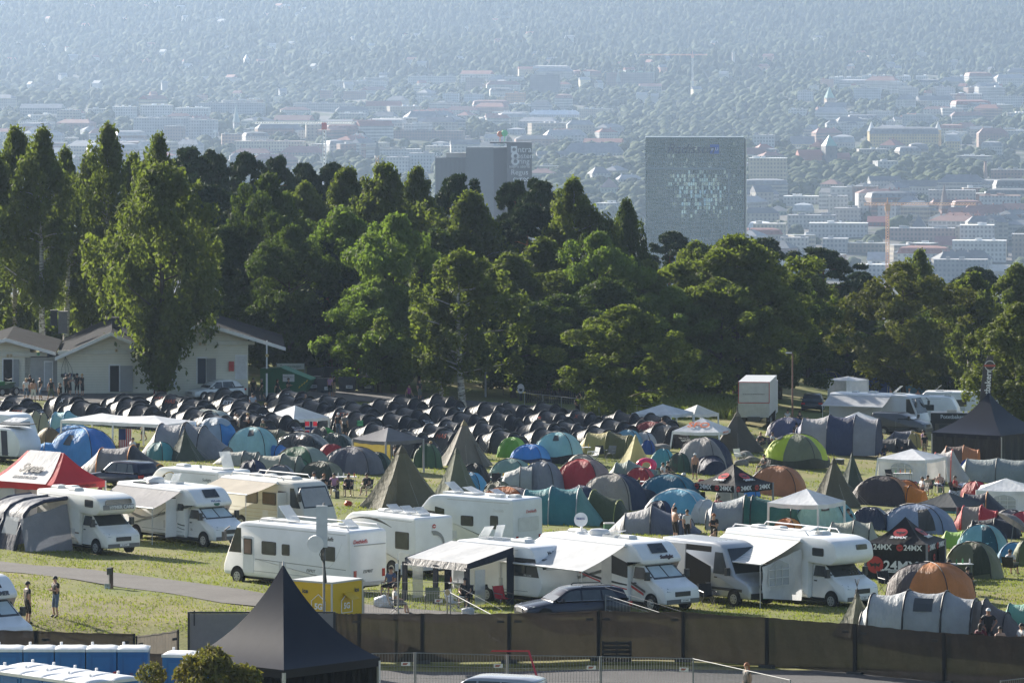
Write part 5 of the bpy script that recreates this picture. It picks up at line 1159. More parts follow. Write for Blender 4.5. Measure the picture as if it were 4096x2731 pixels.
def hatch(root,x,y,z,w=.5,d=.5,open_=.0):
 m=MB();m.box((x,y,z+.04),(w,d,.09));o=m.build('roof_hatch',paint((.62,.62,.60),.5),root)
 if open_:
  m=MB();m.poly([(x-w/2,y-d/2,z+.10),(x-w/2,y+d/2,z+.10),(x-w/2+w*cos(open_),y+d/2,z+.1+w*sin(open_)),(x-w/2+w*cos(open_),y-d/2,z+.1+w*sin(open_))],.03);m.build('hatch_lid',clear((.75,.77,.78),.5),o)
 else:
  m=MB();m.loft([[(x-w/2*a,y-d/2*a,z+b),(x+w/2*a,y-d/2*a,z+b),(x+w/2*a,y+d/2*a,z+b),(x-w/2*a,y+d/2*a,z+b)]for a,b in((.95,.085),(.8,.15))],True,True);m.build('hatch_lid',paint((.70,.70,.67),.4),o)
def park(k,x0,x1,yb,rz,W,L=None):
 """centre of a vehicle from its picture extent and nearest ground contact"""
 if k:(x0,yb),(x1,_)=Q(k,x0,yb),Q(k,x1,yb)
 c,s_=abs(cos(rz)),abs(sin(rz));px=(x0+x1)/2;Y0=GY(px,yb);Yc=Y0+2.5
 for _ in range(3):
  l=L or((x1-x0)/F*Yc-W*s_)/c;Yc=Y0+(l*s_+W*c)/2
 X=PX(px,Yc);g=[ground(X+a,Yc+b)for a in(-2,0,2)for b in(-2,0,2)]
 return Vector((X,Yc,sum(g)/9)),l
def plate(root,x,y,z,s,txt,col=(.75,.75,.73)):
 m=MB();m.box((x+s*.01,y,z),(.02,.52,.12));p=m.build('number_plate',paint(col,.5),root)
 text(txt,.085,paint((.02,.02,.02)),p,(x+s*.022,y,z),(PI/2,0,PI/2*s),'lettering',.002)
def cab(root,xb,L,W,top,pm,sgn=-1,visor=True):
 """driver's cab of a delivery-van based motorhome: bonnet at x = L, back at xb"""
 pr=rounded([(xb,.34),(L-.02,.34),(L,.62),(L-.04,1.02),(L-.78,1.32),(xb+.62,top),(xb,top)],[.02,.1,.08,.22,.12,.15,.02])
 c=slab(pr,W,.1,lambda z:.0 if z<1.3 else .14*(z-1.3)/max(.1,top-1.3)).build('cab',pm,root,45)
 n=Vector((top-1.36,L-.86-xb-.66)).normalized();a,b=Vector((L-.86,1.37)),Vector((xb+.68,top-.06))
 off=Vector((n.x,n.y))*.012;y1,y0=W*.44,W*.39
 m=MB();m.poly([(a.x+off.x,-y1,a.y+off.y),(a.x+off.x,y1,a.y+off.y),(b.x+off.x,y0,b.y+off.y),(b.x+off.x,-y0,b.y+off.y)],.01,(n.x,0,n.y));ws=m.build('windscreen',glass((.03,.034,.038)),c)
 if visor:
  m=MB();g=lambda t,y:(a.x+(b.x-a.x)*t+off.x*2,y,a.y+(b.y-a.y)*t+off.y*2)
  for s in(-1,1):m.poly([g(.12,s*.04),g(.12,s*y1*.9),g(.9,s*y0*.92),g(.9,s*.04)][::s],.006,(n.x,0,n.y))
  m.build('sun_shield',paint((.46,.54,.58),.45),ws)
 for s in(-1,1):
  k=.14
  yy=lambda z:s*W/2*(1-(0 if z<1.3 else .14*(z-1.3)/max(.1,top-1.3)))
  q=[(xb+.18,1.36),(L-1.12,1.36),(L-1.2,1.46),(xb+.78,top-.12),(xb+.2,top-.12)]
  m=MB();P3=[Vector((x,yy(z)+s*.004,z))for x,z in q];m.poly(P3,.012,(0,s,0));m.build('side_window',glass((.03,.034,.036)),c)
  m=MB();m.box((L-1.02,s*(W/2+.14),1.52),(.16,.2,.36));m.cyl((L-1.0,s*W*.44,1.45),(L-1.0,s*(W/2+.1),1.5),.04,.04,5);m.build('mirror',DARKP,c)
  m=MB();m.box((xb+.32,s*(W/2+.008),1.16),(.16,.02,.05));m.build('door_handle',DARKP,c)
  m=MB();m.poly([(L-.06,s*W*.27,.86),(L-.05,s*W*.44,.88),(L-.30,s*W*.49,1.08),(L-.14,s*W*.38,1.03)][::s],.03,(.9,0,.4));m.build('headlight',glass((.32,.34,.36),.1),c)
  arch_shade(c,L-.92,s*W/2,.44);wheel(root,L-.92,s*(W/2-.08))
  x0_=xb+.1
  side_poly(c,'door_seam',[(xb+.12,.5),(xb+.13,.5),(xb+.13,top-.15),(xb+.12,top-.15)],s*W/2*.999,GREY_,.003)
 m=MB();m.box((L+.0,0,.46),(.08,W*.9,.2));m.build('bumper',paint((.14,.145,.15),.5),c)
 m=MB();m.box((L+.005,0,.78),(.05,W*.42,.2));m.build('grille',DARKP,c)
 return c
def box_body(root,prof,W,pm,name='body',r=.12):return slab(prof,W,r).build(name,pm,root,40)
def awning(root,x0,x1,W,z,out,drop,mat,sgn=-1,legs=True):
 y=sgn*W/2
 m=MB();m.cyl((x0,y+sgn*.06,z),(x1,y+sgn*.06,z),.08,.08,8);m.build('awning_case',paint((.72,.73,.74),.4),root)
 m=MB();m.grid(lambda u,v:Vector((x0+(x1-x0)*u,y+sgn*(.1+out*v),z-drop*v-.05*sin(PI*v)+.012*sin(u*40)*v)),16,8);m.build('awning',mat,root,180)
 m=MB();m.cyl((x0,y+sgn*(.1+out),z-drop),(x1,y+sgn*(.1+out),z-drop),.045,.045,6);m.build('awning_bar',paint((.7,.7,.71),.4),root)
 if legs:
  for x in(x0+.1,x1-.1):
   m=MB();m.cyl((x,y+sgn*(.1+out),0),(x,y+sgn*(.1+out),z-drop),.025,.025,5);m.build('awning_leg',paint((.6,.6,.62),.4,.5),root)
def stripe(root,pts,w,y,mat,name='stripe'):
 s=1 if y>0 else -1;m=MB()
 for i in range(len(pts)-1):
  (a,b),(c,d)=pts[i],pts[i+1];wa=w[i]if isinstance(w,(list,tuple))else w;wb=w[i+1]if isinstance(w,(list,tuple))else w
  m.poly([(a,y,b-wa/2),(c,y,d-wb/2),(c,y,d+wb/2),(a,y,b+wa/2)],.004,(0,s,0))
 m.build(name,mat,root)
def arcpts(x0,z0,x1,z1,bow,n=8):
 return[(x0+(x1-x0)*t,z0+(z1-z0)*t+bow*4*t*(1-t))for t in(i/n for i in range(n+1))]
DG,MG=paint((.055,.06,.065),.45),paint((.28,.285,.29),.45)
def motorhome(kind,label,k,x0,x1,yb,rz,H=2.9,W=2.28,pm=None,name='motorhome',cabtop=None,L=None,visor=True):
 loc,L=park(k,x0,x1,yb,rz,W,L);L=max(5.0,min(L,9.0))
 o=thing(name,label,'motorhome',loc,rz);hl=-L/2
 pm=pm or carpaint(WHITE)
 piv=link('body_shell',None,o);piv.location=(hl,0,0)
 bpy.data.objects.remove(piv)
 X=lambda x:x+hl
 if kind=='low':
  xb=L-2.3
  pr=rounded([(X(0),.38),(X(xb),.38),(X(xb),H-.98),(X(xb+.95),H-.92),(X(xb+1.0),H-.72),(X(xb+.35),H-.04),(X(xb-.5),H),(X(.05),H)],[.05,.02,.02,.08,.2,.5,.3,.16])
  b=box_body(o,pr,W,pm)
  a,c=Vector((X(xb+.92),H-.62)),Vector((X(xb+.40),H-.09));n=Vector((c.y-a.y,a.x-c.x)).normalized();of=n*.02
  g=lambda t,y:(a.x+(c.x-a.x)*t+of.x,y,a.y+(c.y-a.y)*t+of.y)
  m=MB();m.poly([g(.25,-.45),g(.25,.45),g(.95,.42),g(.95,-.42)],.02,(n.x,0,n.y));m.build('roof_window',glass((.02,.025,.03)),b)
  cab(o,X(xb)+.02,X(L),2.02,H-.94,pm,visor=visor)
  nose=(X(xb+.98),H-.72)
 elif kind=='alcove':
  xb=L-2.25
  pr=rounded([(X(0),.38),(X(xb),.38),(X(xb),1.92),(X(L-.85),1.86),(X(L-.42),2.12),(X(L-.55),H-.22),(X(L-1.3),H),(X(.05),H)],[.05,.02,.05,.25,.2,.3,.5,.14])
  b=box_body(o,pr,W,pm);cab(o,X(xb)+.02,X(L),1.98,1.93,pm,visor=False);nose=(X(L-.47),2.3)
 elif kind=='integrated':
  pr=rounded([(X(0),.36),(X(L),.36),(X(L+.02),.8),(X(L-.22),1.35),(X(L-.95),H-.12),(X(L-1.5),H),(X(.04),H)],[.1,.2,.25,.15,.4,.3,.2])
  b=box_body(o,pr,W,pm,r=.16)
  a,c=Vector((X(L-.28),1.42)),Vector((X(L-.86),H-.28));n=Vector((c.y-a.y,a.x-c.x)).normalized();of=n*.012
  m=MB();m.poly([(a.x+of.x,-W*.45,a.y+of.y),(a.x+of.x,W*.45,a.y+of.y),(c.x+of.x,W*.42,c.y+of.y),(c.x+of.x,-W*.42,c.y+of.y)],.015,(n.x,0,n.y));ws=m.build('windscreen',glass((.03,.034,.038)),b)
  for s in(-1,1):
   side_poly(b,'side_window',[(X(L-1.25),1.42),(X(L-.42),1.42),(X(L-.95),H-.32),(X(L-1.25),H-.32)][::-s],s*W/2,glass((.03,.034,.038)),.012)
   m=MB();m.box((X(L-.3),s*(W/2+.18),H-.75),(.14,.18,.42));m.cyl((X(L-.45),s*W*.48,H-.3),(X(L-.3),s*(W/2+.18),H-.5),.03,.03,5);m.build('mirror',DARKP,b)
   arch_shade(b,X(L-1.0),s*W/2,.46);wheel(o,X(L-1.0),s*(W/2-.09))
  nose=(X(L-.2),1.2)
 else:
  pr=rounded([(X(.15),.42),(X(L-.25),.42),(X(L-.02),.95),(X(L-.12),1.5),(X(L-.62),H-.1),(X(L-1.1),H),(X(.3),H),(X(0),H-.5),(X(0),1.0)],[.15,.2,.2,.15,.4,.3,.35,.3,.2])
  b=box_body(o,pr,W,pm,'body',.12);nose=(X(L-.1),1.4)
  m=MB();m.cyl((X(L-.3),-.4,.42),(X(L+1.0),0,.45),.04,.04,5);m.cyl((X(L-.3),.4,.42),(X(L+1.0),0,.45),.04,.04,5);m.cyl((X(L+.8),0,.0),(X(L+.8),0,.6),.03,.03,5);m.build('drawbar',GREY_,o)
 xr=X(L*.40)if kind=='caravan' else X(1.75)
 for s in(-1,1):
  arch_shade(b,xr,s*W/2,.43);wheel(o,xr,s*(W/2-.09))
  e=2.5 if kind!='integrated' and kind!='caravan' else .9
  stripe(b,[(X(.15),.66),(X(xr-hl-.5),.66)],.022,s*(W/2+.001),GREY_,'skirt_seam');stripe(b,[(X(xr-hl+.5),.66),(X(L-e),.66)],.022,s*(W/2+.001),GREY_,'skirt_seam')
  stripe(b,[(X(.3),H-.2),(X(L-e-.6),H-.2)],.03,s*(W/2+.001),paint((.5,.5,.5)),'roof_rail_seam');side_poly(b,'service_hatch',rounded([(X(L*.5),.75),(X(L*.5+.45),.75),(X(L*.5+.45),1.15),(X(L*.5),1.15)],.04),s*(W/2+.001),paint((.56,.57,.58),.5),.01)
 m=MB();m.box((X(L*.45),0,.34),(L*.8,W*.86,.16));m.build('underframe',paint((.02,.02,.02),.9),o)
 if kind!='caravan' or True:
  m=MB()
  for s in(-1,1):m.box((X(0)-.005,s*(W/2-.28),.92),(.03,.16,.34))
  m.build('tail_light',paint((.35,.02,.02),.25),b)
  m=MB();m.box((X(0)-.02,0,.48),(.06,W*.88,.16));m.build('rear_bumper',paint((.5,.5,.5),.5),b)
 return o,b,X,L,W,H,nose
A50=rad(50)
o,b,X,L,W,H,nose=motorhome('alcove','old white alcove motorhome with a grey tent porch at the left','P',128,580,2220,-rad(52),2.85,2.15,carpaint((.74,.74,.71)))
end_poly(b,'front_window',rounded([(-.78,2.42),(.78,2.42),(.72,2.66),(-.72,2.66)],.08),X(L-.47),glass(),1,.03)
text('HYMER CAMP',.23,paint((.62,.63,.64)),b,(X(L-.40),.15,2.27),(rad(84),0,PI/2),'lettering',.03,1,bold=.006)
m=MB();m.box((X(L-.44),0,2.28),(.04,1.75,.24));m.build('name_panel',paint((.20,.20,.21),.5),b)
side_window(b,X(L-1.75),X(L-1.05),2.26,2.62,-W/2)
stripe(b,[(X(L-3.6),.95),(X(L-2.3),.95)],.07,-W/2,paint((.25,.20,.16)))
for h_ in((.5,0,.5),(1.2,.3,.6),(2.3,-.2,.55)):hatch(b,X(h_[0]),h_[1],H,.55,.55)
plate(o,X(L)+.06,0,.5,1,'HJ 62746')
t=thing('awning_tent','grey and navy inflatable porch tent with a sunbathing man inside','porch tent',o.location.copy(),-rad(52))
gm,nm_=fabric((.23,.235,.26),.15),fabric((.03,.04,.075),.08)
m=MB();x_0,x_1=X(-.3),X(2.9);yy=-W/2
def porch(u,v):
 x=x_0+(x_1-x_0)*u;a=v*PI*.5;return Vector((x,yy-.05-2.5*sin(a)**.8*(1 if v<1 else 1),.0+2.55*cos(a*.62)**.5-.35*v*v+.03*sin(u*21)))
m.grid(lambda u,v:porch(u,v),16,8);m.build('roof',gm,t,60)
for u in(0,.46,1):
 m=MB();e=porch(u,1);m.tube([porch(u,0),porch(u,.3),porch(u,.6),porch(u,.85),e,(e.x,e.y-.25,1.1),(e.x,e.y-.55,0)],.10,6);m.build('air_pole',nm_,t,180)
m=MB();e0,e1=porch(.46,1),porch(1,1)
m.add([(e0.x,e0.y-.5,0),(e1.x,e1.y-.5,0),(e1.x,e1.y-.28,.95),(e0.x,e0.y-.28,.95)],[(0,1,2,3)]);m.build('front_skirt',nm_,t)
m=MB();m.add([(e0.x+.2,e0.y-.28,.95),(e1.x-.2,e1.y-.28,.95),(e1.x-.3,e1.y-.05,1.75),(e0.x+.3,e0.y-.05,1.75)],[(0,1,2,3)]);m.build('window',clear((.6,.62,.64),.5),t)
m=MB();e=porch(0,1);m.grid(lambda u,v:Vector((e.x-.35*(1-v)-.1,yy-.1-2.7*u,2.3*v*(1-.25*u))),8,4);m.build('end_wall',nm_,t)
m=MB();m.grid(lambda u,v:Vector((x_1+.1+.55*(1-v),yy-.1-2.7*u,2.3*v*(1-.25*u)+.03*sin(u*12))),8,4);m.build('end_wall',gm,t)
m=MB();m.grid(lambda u,v:Vector((x_0+(x_1-x_0)*u,yy-.2-2.5*v,.04)),2,2);m.build('floor_mat',fabric((.40,.38,.38),.0),t)
o,b,X,L,W,H,nose=motorhome('low','white motorhome with rooftop dome, open door and grey striped awning','1',1028,2310,1585,-rad(49),2.85)
awning(b,X(.3),X(L-2.5),W,H-.18,1.7,.75,fabric((.36,.35,.36),.3,.6,.2))
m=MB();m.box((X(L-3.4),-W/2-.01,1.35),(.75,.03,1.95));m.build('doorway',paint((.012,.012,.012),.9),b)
m=MB();m.box((X(L-2.96),-W/2-.36,1.35),(.05,.66,1.9));m.build('entrance_door',carpaint(WHITE),b)
side_window(b,X(L-2.85),X(L-2.4),1.72,2.05,-W/2);side_window(b,X(.9),X(2.1),1.6,2.0,-W/2)
stripe(b,arcpts(X(1.0),1.5,X(L-3.9),1.75,-.45),[.02,.12,.16,.12,.09,.07,.05,.04,.02],-W/2,MG)
stripe(b,arcpts(X(L-2.9),1.05,X(L-2.3),.98,-.02,3),.05,-W/2,DG);stripe(b,arcpts(X(L-2.9),.88,X(L-2.3),.78,-.02,3),.035,-W/2,DG)
m=MB();m.loft([[(X(2.0)+.55*a*cos(f),-.1+.42*a*sin(f),H+z)for f in[2*PI*i/12 for i in range(12)]]for a,z in((1,0),(1,.16),(.8,.26),(.3,.3))],True,True);m.build('air_conditioner',paint((.66,.66,.65),.4),b,50)
hatch(b,X(3.4),.2,H,.5,.5,1.0);hatch(b,X(1.0),.3,H)
m=MB();m.box((X(2.1),-.8,H+.03),(1.5,.5,.05));m.build('solar_panel',glass((.04,.045,.06)),b)
text('McLouis',.17,paint((.05,.08,.25)),b,(nose[0]-.06,.1,nose[1]+.06),(rad(55),0,PI/2),'lettering',.03)
m=MB();disc(m,(nose[0]+.0,.12,nose[1]-.08),.09,(.8,0,.5),.03,12,2.);m.build('badge',paint((.03,.14,.09)),b)
text('75',.16,paint((.2,.15,.08)),b,(X(L-1.9),-1.02,.8),(PI/2,0,0),'lettering',.004)
o,b,X,L,W,H,nose=motorhome('low','white motorhome seen from behind above the striped awning, roof hatch open','P',540,1000,2098,PI-rad(46),2.85,L=7.)
stripe(b,arcpts(X(L-2.6),2.35,X(L-.2-2.0),1.3,.4),[.05,.1,.14,.16,.18,.2,.2,.2,.2],W/2,DG)
stripe(b,arcpts(X(L-3.3),2.55,X(L-2.2),2.15,.2),.05,W/2,paint((.5,.33,.06)))
for x in(2.6,4.4):side_window(b,X(x),X(x+1.0),1.5,2.05,W/2)
side_window(b,X(.5),X(1.1),1.55,1.95,W/2)
text('Sunlight',.22,DG,b,(X(1.0),W/2+.005,2.35),(PI/2,0,PI),'lettering',.004);text('Sunlight',.2,DG,b,(X(0)-.005,.3,2.4),(PI/2,0,-PI/2),'lettering',.004)
hatch(b,X(.9),.1,H,.95,.75,1.2);hatch(b,X(4.0),.2,H,.7,.5);m=MB();m.cyl((X(2.6),.2,H),(X(2.6),.2,H+.16),.07,.07,8);m.build('roof_vent',GREY_,b)
o,b,X,L,W,H,nose=motorhome('integrated','old beige motorhome with awning, dark shaded windows and roof rails','P',880,1352,2138,-rad(48),2.75,2.2,carpaint((.60,.585,.53),.5),L=7.)
awning(b,X(.2),X(L-2.2),W,H-.12,2.0,.5,fabric((.58,.52,.44),.3,.6,.2))
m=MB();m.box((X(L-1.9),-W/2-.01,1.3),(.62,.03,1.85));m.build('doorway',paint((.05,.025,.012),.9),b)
m=MB();m.box((X(L-1.55),-W/2-.32,1.3),(.05,.6,1.8));m.build('entrance_door',carpaint(OFFW,.5),b)
side_window(b,X(L-3.5),X(L-2.4),1.45,2.1,-W/2,curtain=(.06,.03,.025));side_window(b,X(L-4.9),X(L-3.9),1.45,2.1,-W/2,curtain=(.16,.13,.12))
for z in(.8,1.0,1.2):stripe(b,[(X(.2),z),(X(L-2.3),z)],.02,-W/2,paint((.45,.35,.22)))
m=MB()
for s in(-.9,.9):
 m.tube([(X(.6),s,H),(X(.8),s,H+.2),(X(L-2.2),s,H+.2),(X(L-2.0),s,H)],.03,5)
m.build('roof_rail',paint((.65,.65,.66),.4,.5),b);hatch(b,X(1.6),0,H);hatch(b,X(2.6),.2,H);hatch(b,X(L-2.6),0,H,1.2,.7)
m=MB();a=1.5
m.poly([(X(L-.31)+.02,-W*.42,1.5),(X(L-.31)+.02,W*.42,1.5),(X(L-.82)+.04,W*.38,H-.36),(X(L-.82)+.04,-W*.38,H-.36)],.01,(.9,0,.4));m.build('grey_curtain',fabric((.34,.35,.37),.1),b)
o,b,X,L,W,H,nose=motorhome('integrated','long white integrated motorhome with roof rails, nearest one left of the antenna mast','P',880,1557,2378,PI-rad(45),2.86,2.3)
s_=1
side_window(b,X(L-3.6),X(L-2.65),1.45,2.05,W/2);side_window(b,X(L-4.5),X(L-4.0),1.5,2.0,W/2);side_window(b,X(1.0),X(1.9),1.45,2.1,W/2)
side_poly(b,'cab_door',rounded([(X(L-2.1),.55),(X(L-1.4),.55),(X(L-1.4),2.2),(X(L-2.1),2.2)],.08),W/2,carpaint(WHITE),.025);side_window(b,X(L-2.02),X(L-1.48),1.38,2.1,W/2+.026,.06,(.16,.10,.09))
stripe(b,[(X(.3),1.12),(X(L-2.2),1.2)],.035,W/2,MG);stripe(b,arcpts(X(.55),2.3,X(1.8),1.15,-.4),.04,W/2,paint((.6,.61,.62)))
text('Dethleffs',.24,DG,b,(X(1.55),W/2+.005,2.42),(PI/2,0,PI),'lettering',.004,shear=.2,bold=.004);text('ESPRIT',.2,DG,b,(X(2.6),W/2+.005,.92),(PI/2,0,PI),'lettering',.004,shear=.3)
text('Dethleffs',.24,paint((.45,.03,.04)),b,(X(0)-.005,.55,2.36),(PI/2,0,-PI/2),'lettering',.004,shear=.2,bold=.004);text('ESPRIT',.2,DG,b,(X(0)-.005,.1,1.02),(PI/2,0,-PI/2),'lettering',.004,shear=.3)
m=MB();m.box((X(0)-.03,0,2.2),(.04,1.9,.035));m.build('rear_rack',GREY_,b)
plate(o,X(0)-.05,.55,.62,-1,'RK 71904')
m=MB()
for s in(-.95,.95):m.tube([(X(.3),s,H-.02),(X(.5),s,H+.16),(X(L-2.4),s,H+.16),(X(L-2.2),s,H)],.03,5)
m.build('roof_rail',paint((.68,.68,.69),.4,.3),b);hatch(b,X(L-3.2),.1,H,.95,.7,.75);hatch(b,X(L-2.2),.3,H,.5,.6);hatch(b,X(1.2),.1,H,.6,.6,.5);hatch(b,X(2.2),-.2,H)
o,b,X,L,W,H,nose=motorhome('low','white motorhome with a grey swoosh and round red badge on its back','P',1312,1792,2312,PI-rad(50),2.85,2.3,L=7.)
side_window(b,X(.5),X(1.5),1.35,2.15,W/2);stripe(b,arcpts(X(1.8),2.3,X(5.0),2.45,.25),[.02,.06,.1,.12,.1,.08,.06,.04,.02],W/2,DG)
m=MB()
for q,c0,r0,r1 in((0,(-.1,1.6),.62,.48),):
 n=14;pts_=[(X(0)-.006,c0[0]+cos(f)*r0*1.1,c0[1]+sin(f)*r0)for f in[rad(-70+170*i/n)for i in range(n+1)]];pin=[(X(0)-.006,c0[0]+.1+cos(f)*r1,c0[1]-.05+sin(f)*r1*.95)for f in[rad(-70+170*i/n)for i in range(n+1)]]
 pts_=[(p[0],-p[1],p[2])for p in pts_];pin=[(p[0],-p[1],p[2])for p in pin]
 m.loft([pts_,pin],False)
m.build('swoosh',MG,b)
m=MB();disc(m,(X(0)-.01,.05,2.42),.10,(-1,0,0),.01,16);bb=m.build('badge',paint((.5,.03,.03)),b)
m=MB();m.box((X(0)-.024,.05,2.42),(.01,.12,.05));m.build('badge_letter',paint((.8,.8,.8)),bb)
text('Viseo',.2,MG,b,(X(0)-.006,.35,1.25),(PI/2,0,-PI/2),'lettering',.004,shear=.3);plate(o,X(0)-.05,.0,.66,-1,'PR 34858')
for x in(.9,1.9,2.9):hatch(b,X(x),.1,H,.6,.6,.5)
hatch(b,X(1.6),-.4,H,.3,.3);hatch(b,X(3.6),.1,H)
side_poly(b,'garage_door',rounded([(X(.4),.5),(X(1.2),.5),(X(1.2),1.2),(X(.4),1.2)],.06),W/2,carpaint((.72,.73,.74)),.02)
o,b,X,L,W,H,nose=motorhome('low','white motorhome with blue-grey side and a small red name on its back','P',1600,2172,2222,PI-rad(40),2.9,2.3,carpaint((.70,.73,.77)),L=7.4)
side_window(b,X(2.6),X(3.4),1.45,1.95,W/2);side_window(b,X(1.0),X(1.5),1.4,2.05,W/2);side_poly(b,'side_window',rounded([(X(L-2.9),1.9),(X(L-2.3),1.9),(X(L-2.3),2.3),(X(L-2.9),2.2)],.05),W/2,glass(),.02)
text('Dethleffs',.2,paint((.62,.63,.64)),b,(X(1.0),W/2+.005,2.3),(PI/2,0,PI),'lettering',.004,shear=.2);text('Dethleffs',.22,paint((.5,.04,.05)),b,(X(0)-.005,-.2,2.25),(PI/2,0,-PI/2),'lettering',.004,shear=.2)
hatch(b,X(L-2.6),.1,H,.8,.7,.6);hatch(b,X(L-3.9),.1,H,.9,.7,.3);hatch(b,X(2.0),0,H,.6,.6,.4);hatch(b,X(.8),.1,H);hatch(b,X(1.4),.5,H,.4,.4)
end_poly(b,'rear_window',rounded([(-.8,1.3),(.8,1.3),(.8,2.0),(-.8,2.0)],.1),X(0)-.0,paint((.6,.62,.64),.3),-1,.01)
o,b,X,L,W,H,nose=motorhome('caravan','white caravan with dark front windows and a white awning tent','P',1800,2318,2425,-rad(46),2.62,2.3,name='caravan');o['category']='caravan'
end_poly(b,'front_window',rounded([(-.95,1.42),(.95,1.42),(.85,2.1),(-.85,2.1)],.1),X(L-.33),glass((.04,.05,.06)),1,.14)
end_poly(b,'blind',rounded([(-.75,1.5),(.65,1.5),(.6,2.02),(-.68,2.02)],.08),X(L-.175),paint((.55,.57,.60),.4),1,.01)
side_poly(b,'dark_band',[(X(L-1.9),1.3),(X(L-.2),1.3),(X(L-.45),2.1),(X(L-1.9),2.1)],-W/2,paint((.05,.055,.065),.3),.01);side_window(b,X(L-1.7),X(L-1.0),1.42,2.0,-W/2-.011)
side_poly(b,'door',rounded([(X(2.4),.6),(X(3.1),.6),(X(3.1),2.2),(X(2.4),2.2)],.2),-W/2,carpaint(WHITE),.02)
text('Hobby',.24,DG,b,(X(L-.50),0,2.28),(rad(62),0,PI/2),'lettering',.04);text('DE LUXE',.12,paint((.6,.6,.6)),b,(X(L-.9),-W/2-.016,1.36),(PI/2,0,0),'lettering',.004)
hatch(b,X(1.2),0,H,.6,.6,.9);hatch(b,X(2.0),.1,H,.6,.5,1.2);hatch(b,X(3.4),0,H,.9,.6);hatch(b,X(3.0),.7,H,.3,.3)
t=thing('awning_tent','open white and navy awning tent with a man in a hat under it','porch tent',o.location.copy(),-rad(46))
nv,wh=fabric((.02,.025,.045),.05),fabric((.74,.74,.75),.3,.6,.25)
xa,xb_,dep=X(.15),X(4.1),2.7;yw=-W/2-.08
f3=lambda u,v:Vector((xa+(xb_-xa)*u,yw-dep*v,2.55-.55*v-.05*sin(2*PI*u)**2*v))
m=MB();m.grid(f3,12,6);m.build('roof',wh,t,60)
m=MB();m.grid(lambda u,v:Vector((xa+(xb_-xa)*u,yw-dep-.18*v,2.0-.30*v)),12,2);m.build('roof_edge',fabric((.20,.19,.19),.15),t)
for u in(0,.5,1):
 m=MB();x=xa+(xb_-xa)*u;m.box((x,yw-dep-.1,.9),(.28,.08,1.85));m.build('front_post',nv,t)
for u in(0,1):
 x=xa+(xb_-xa)*u
 m=MB();m.add([(x,yw-dep-.1,2.0),(x,yw,2.55),(x,yw,2.2),(x,yw-dep*.5,1.95),(x,yw-dep-.1,1.75)],[(0,1,2,3,4)]);m.build('gable',nv,t)
 m=MB();m.box((x,yw-dep*.75,.95),(.03,.6,1.5));m.build('side_window',clear((.6,.62,.63),.5),t)
 m=MB();m.box((x,yw-.2,1.1),(.05,.4,2.2));m.build('side_wall',nv,t)
o,b,X,L,W,H,nose=motorhome('low','white motorhome with red and black stripes and a broad white awning','P',2160,2802,2446,-rad(50),2.9)
awning(b,X(.2),X(L-2.35),W,H-.15,2.4,.95,fabric((.74,.75,.76),.3,.6,.15))
side_poly(b,'dark_band',[(X(L-3.9),1.55),(X(L-2.32),1.35),(X(L-2.32),2.0),(X(L-3.4),2.3),(X(L-4.0),2.1)],-W/2,paint((.04,.04,.045),.3),.008)
stripe(b,arcpts(X(L-6.4),1.62,X(L-2.35),1.05,-.1),[.02,.05,.07,.09,.1,.1,.09,.08,.06],-W/2-.002,DG);stripe(b,arcpts(X(L-6.0),1.5,X(L-2.35),.86,-.1),[.02,.03,.05,.06,.07,.07,.07,.06,.05],-W/2-.004,paint((.45,.03,.035)))
side_poly(b,'entrance_door',rounded([(X(L-4.0),.5),(X(L-3.35),.5),(X(L-3.35),2.35),(X(L-4.0),2.35)],.1),-W/2-.01,paint((.60,.61,.62),.4),.01)
stripe(o,[(X(L-2.2),1.0),(X(L-1.4),.7)],.10,-1.016,paint((.45,.03,.035)));stripe(o,[(X(L-2.2),1.15),(X(L-1.3),.82)],.10,-1.016,DG)
text('Sunlight',.23,paint((.10,.07,.08)),b,(nose[0]-.02,.25,nose[1]+.08),(rad(62),0,PI/2),'lettering',.03,shear=.1,bold=.004)
hatch(b,X(1.0),.2,H,.8,.5);m=MB();m.loft([[(X(2.6)+.55*a*cos(f),.1+.4*a*sin(f),H+z)for f in[2*PI*i/12 for i in range(12)]]for a,z in((1,0),(1,.14),(.8,.24),(.3,.27))],True,True);m.build('air_conditioner',paint((.66,.66,.65),.4),b,50)
hatch(b,X(3.7),.0,H,.8,.7,.25);hatch(b,X(4.7),-.1,H,.7,.5)
m=MB();disc(m,(X(1.7),-.2,H+.62),.31,(.5,-.85,.15),.05,22);ds=m.build('satellite_dish',paint((.74,.75,.76),.4),b)
m=MB();m.cyl((X(1.7),-.2,H),(X(1.7),-.16,H+.5),.06,.05,6);m.cyl((X(1.7),-.2,H),(X(1.7),-.2,H+.12),.26,.2,10);m.build('dish_mount',paint((.7,.7,.7)),ds)
tx=text('TELECO',.11,paint((.06,.09,.3)),ds,(X(1.7)+.03,-.265,H+.66),(rad(82),0,rad(30)),'lettering',.012)
plate(o,X(L)+.06,.1,.5,1,'ZZ 24583')
o,b,X,L,W,H,nose=motorhome('alcove','white alcove motorhome with patterned awning and a white curtain wall','P',2905,3512,2432,-rad(50),3.05,2.28)
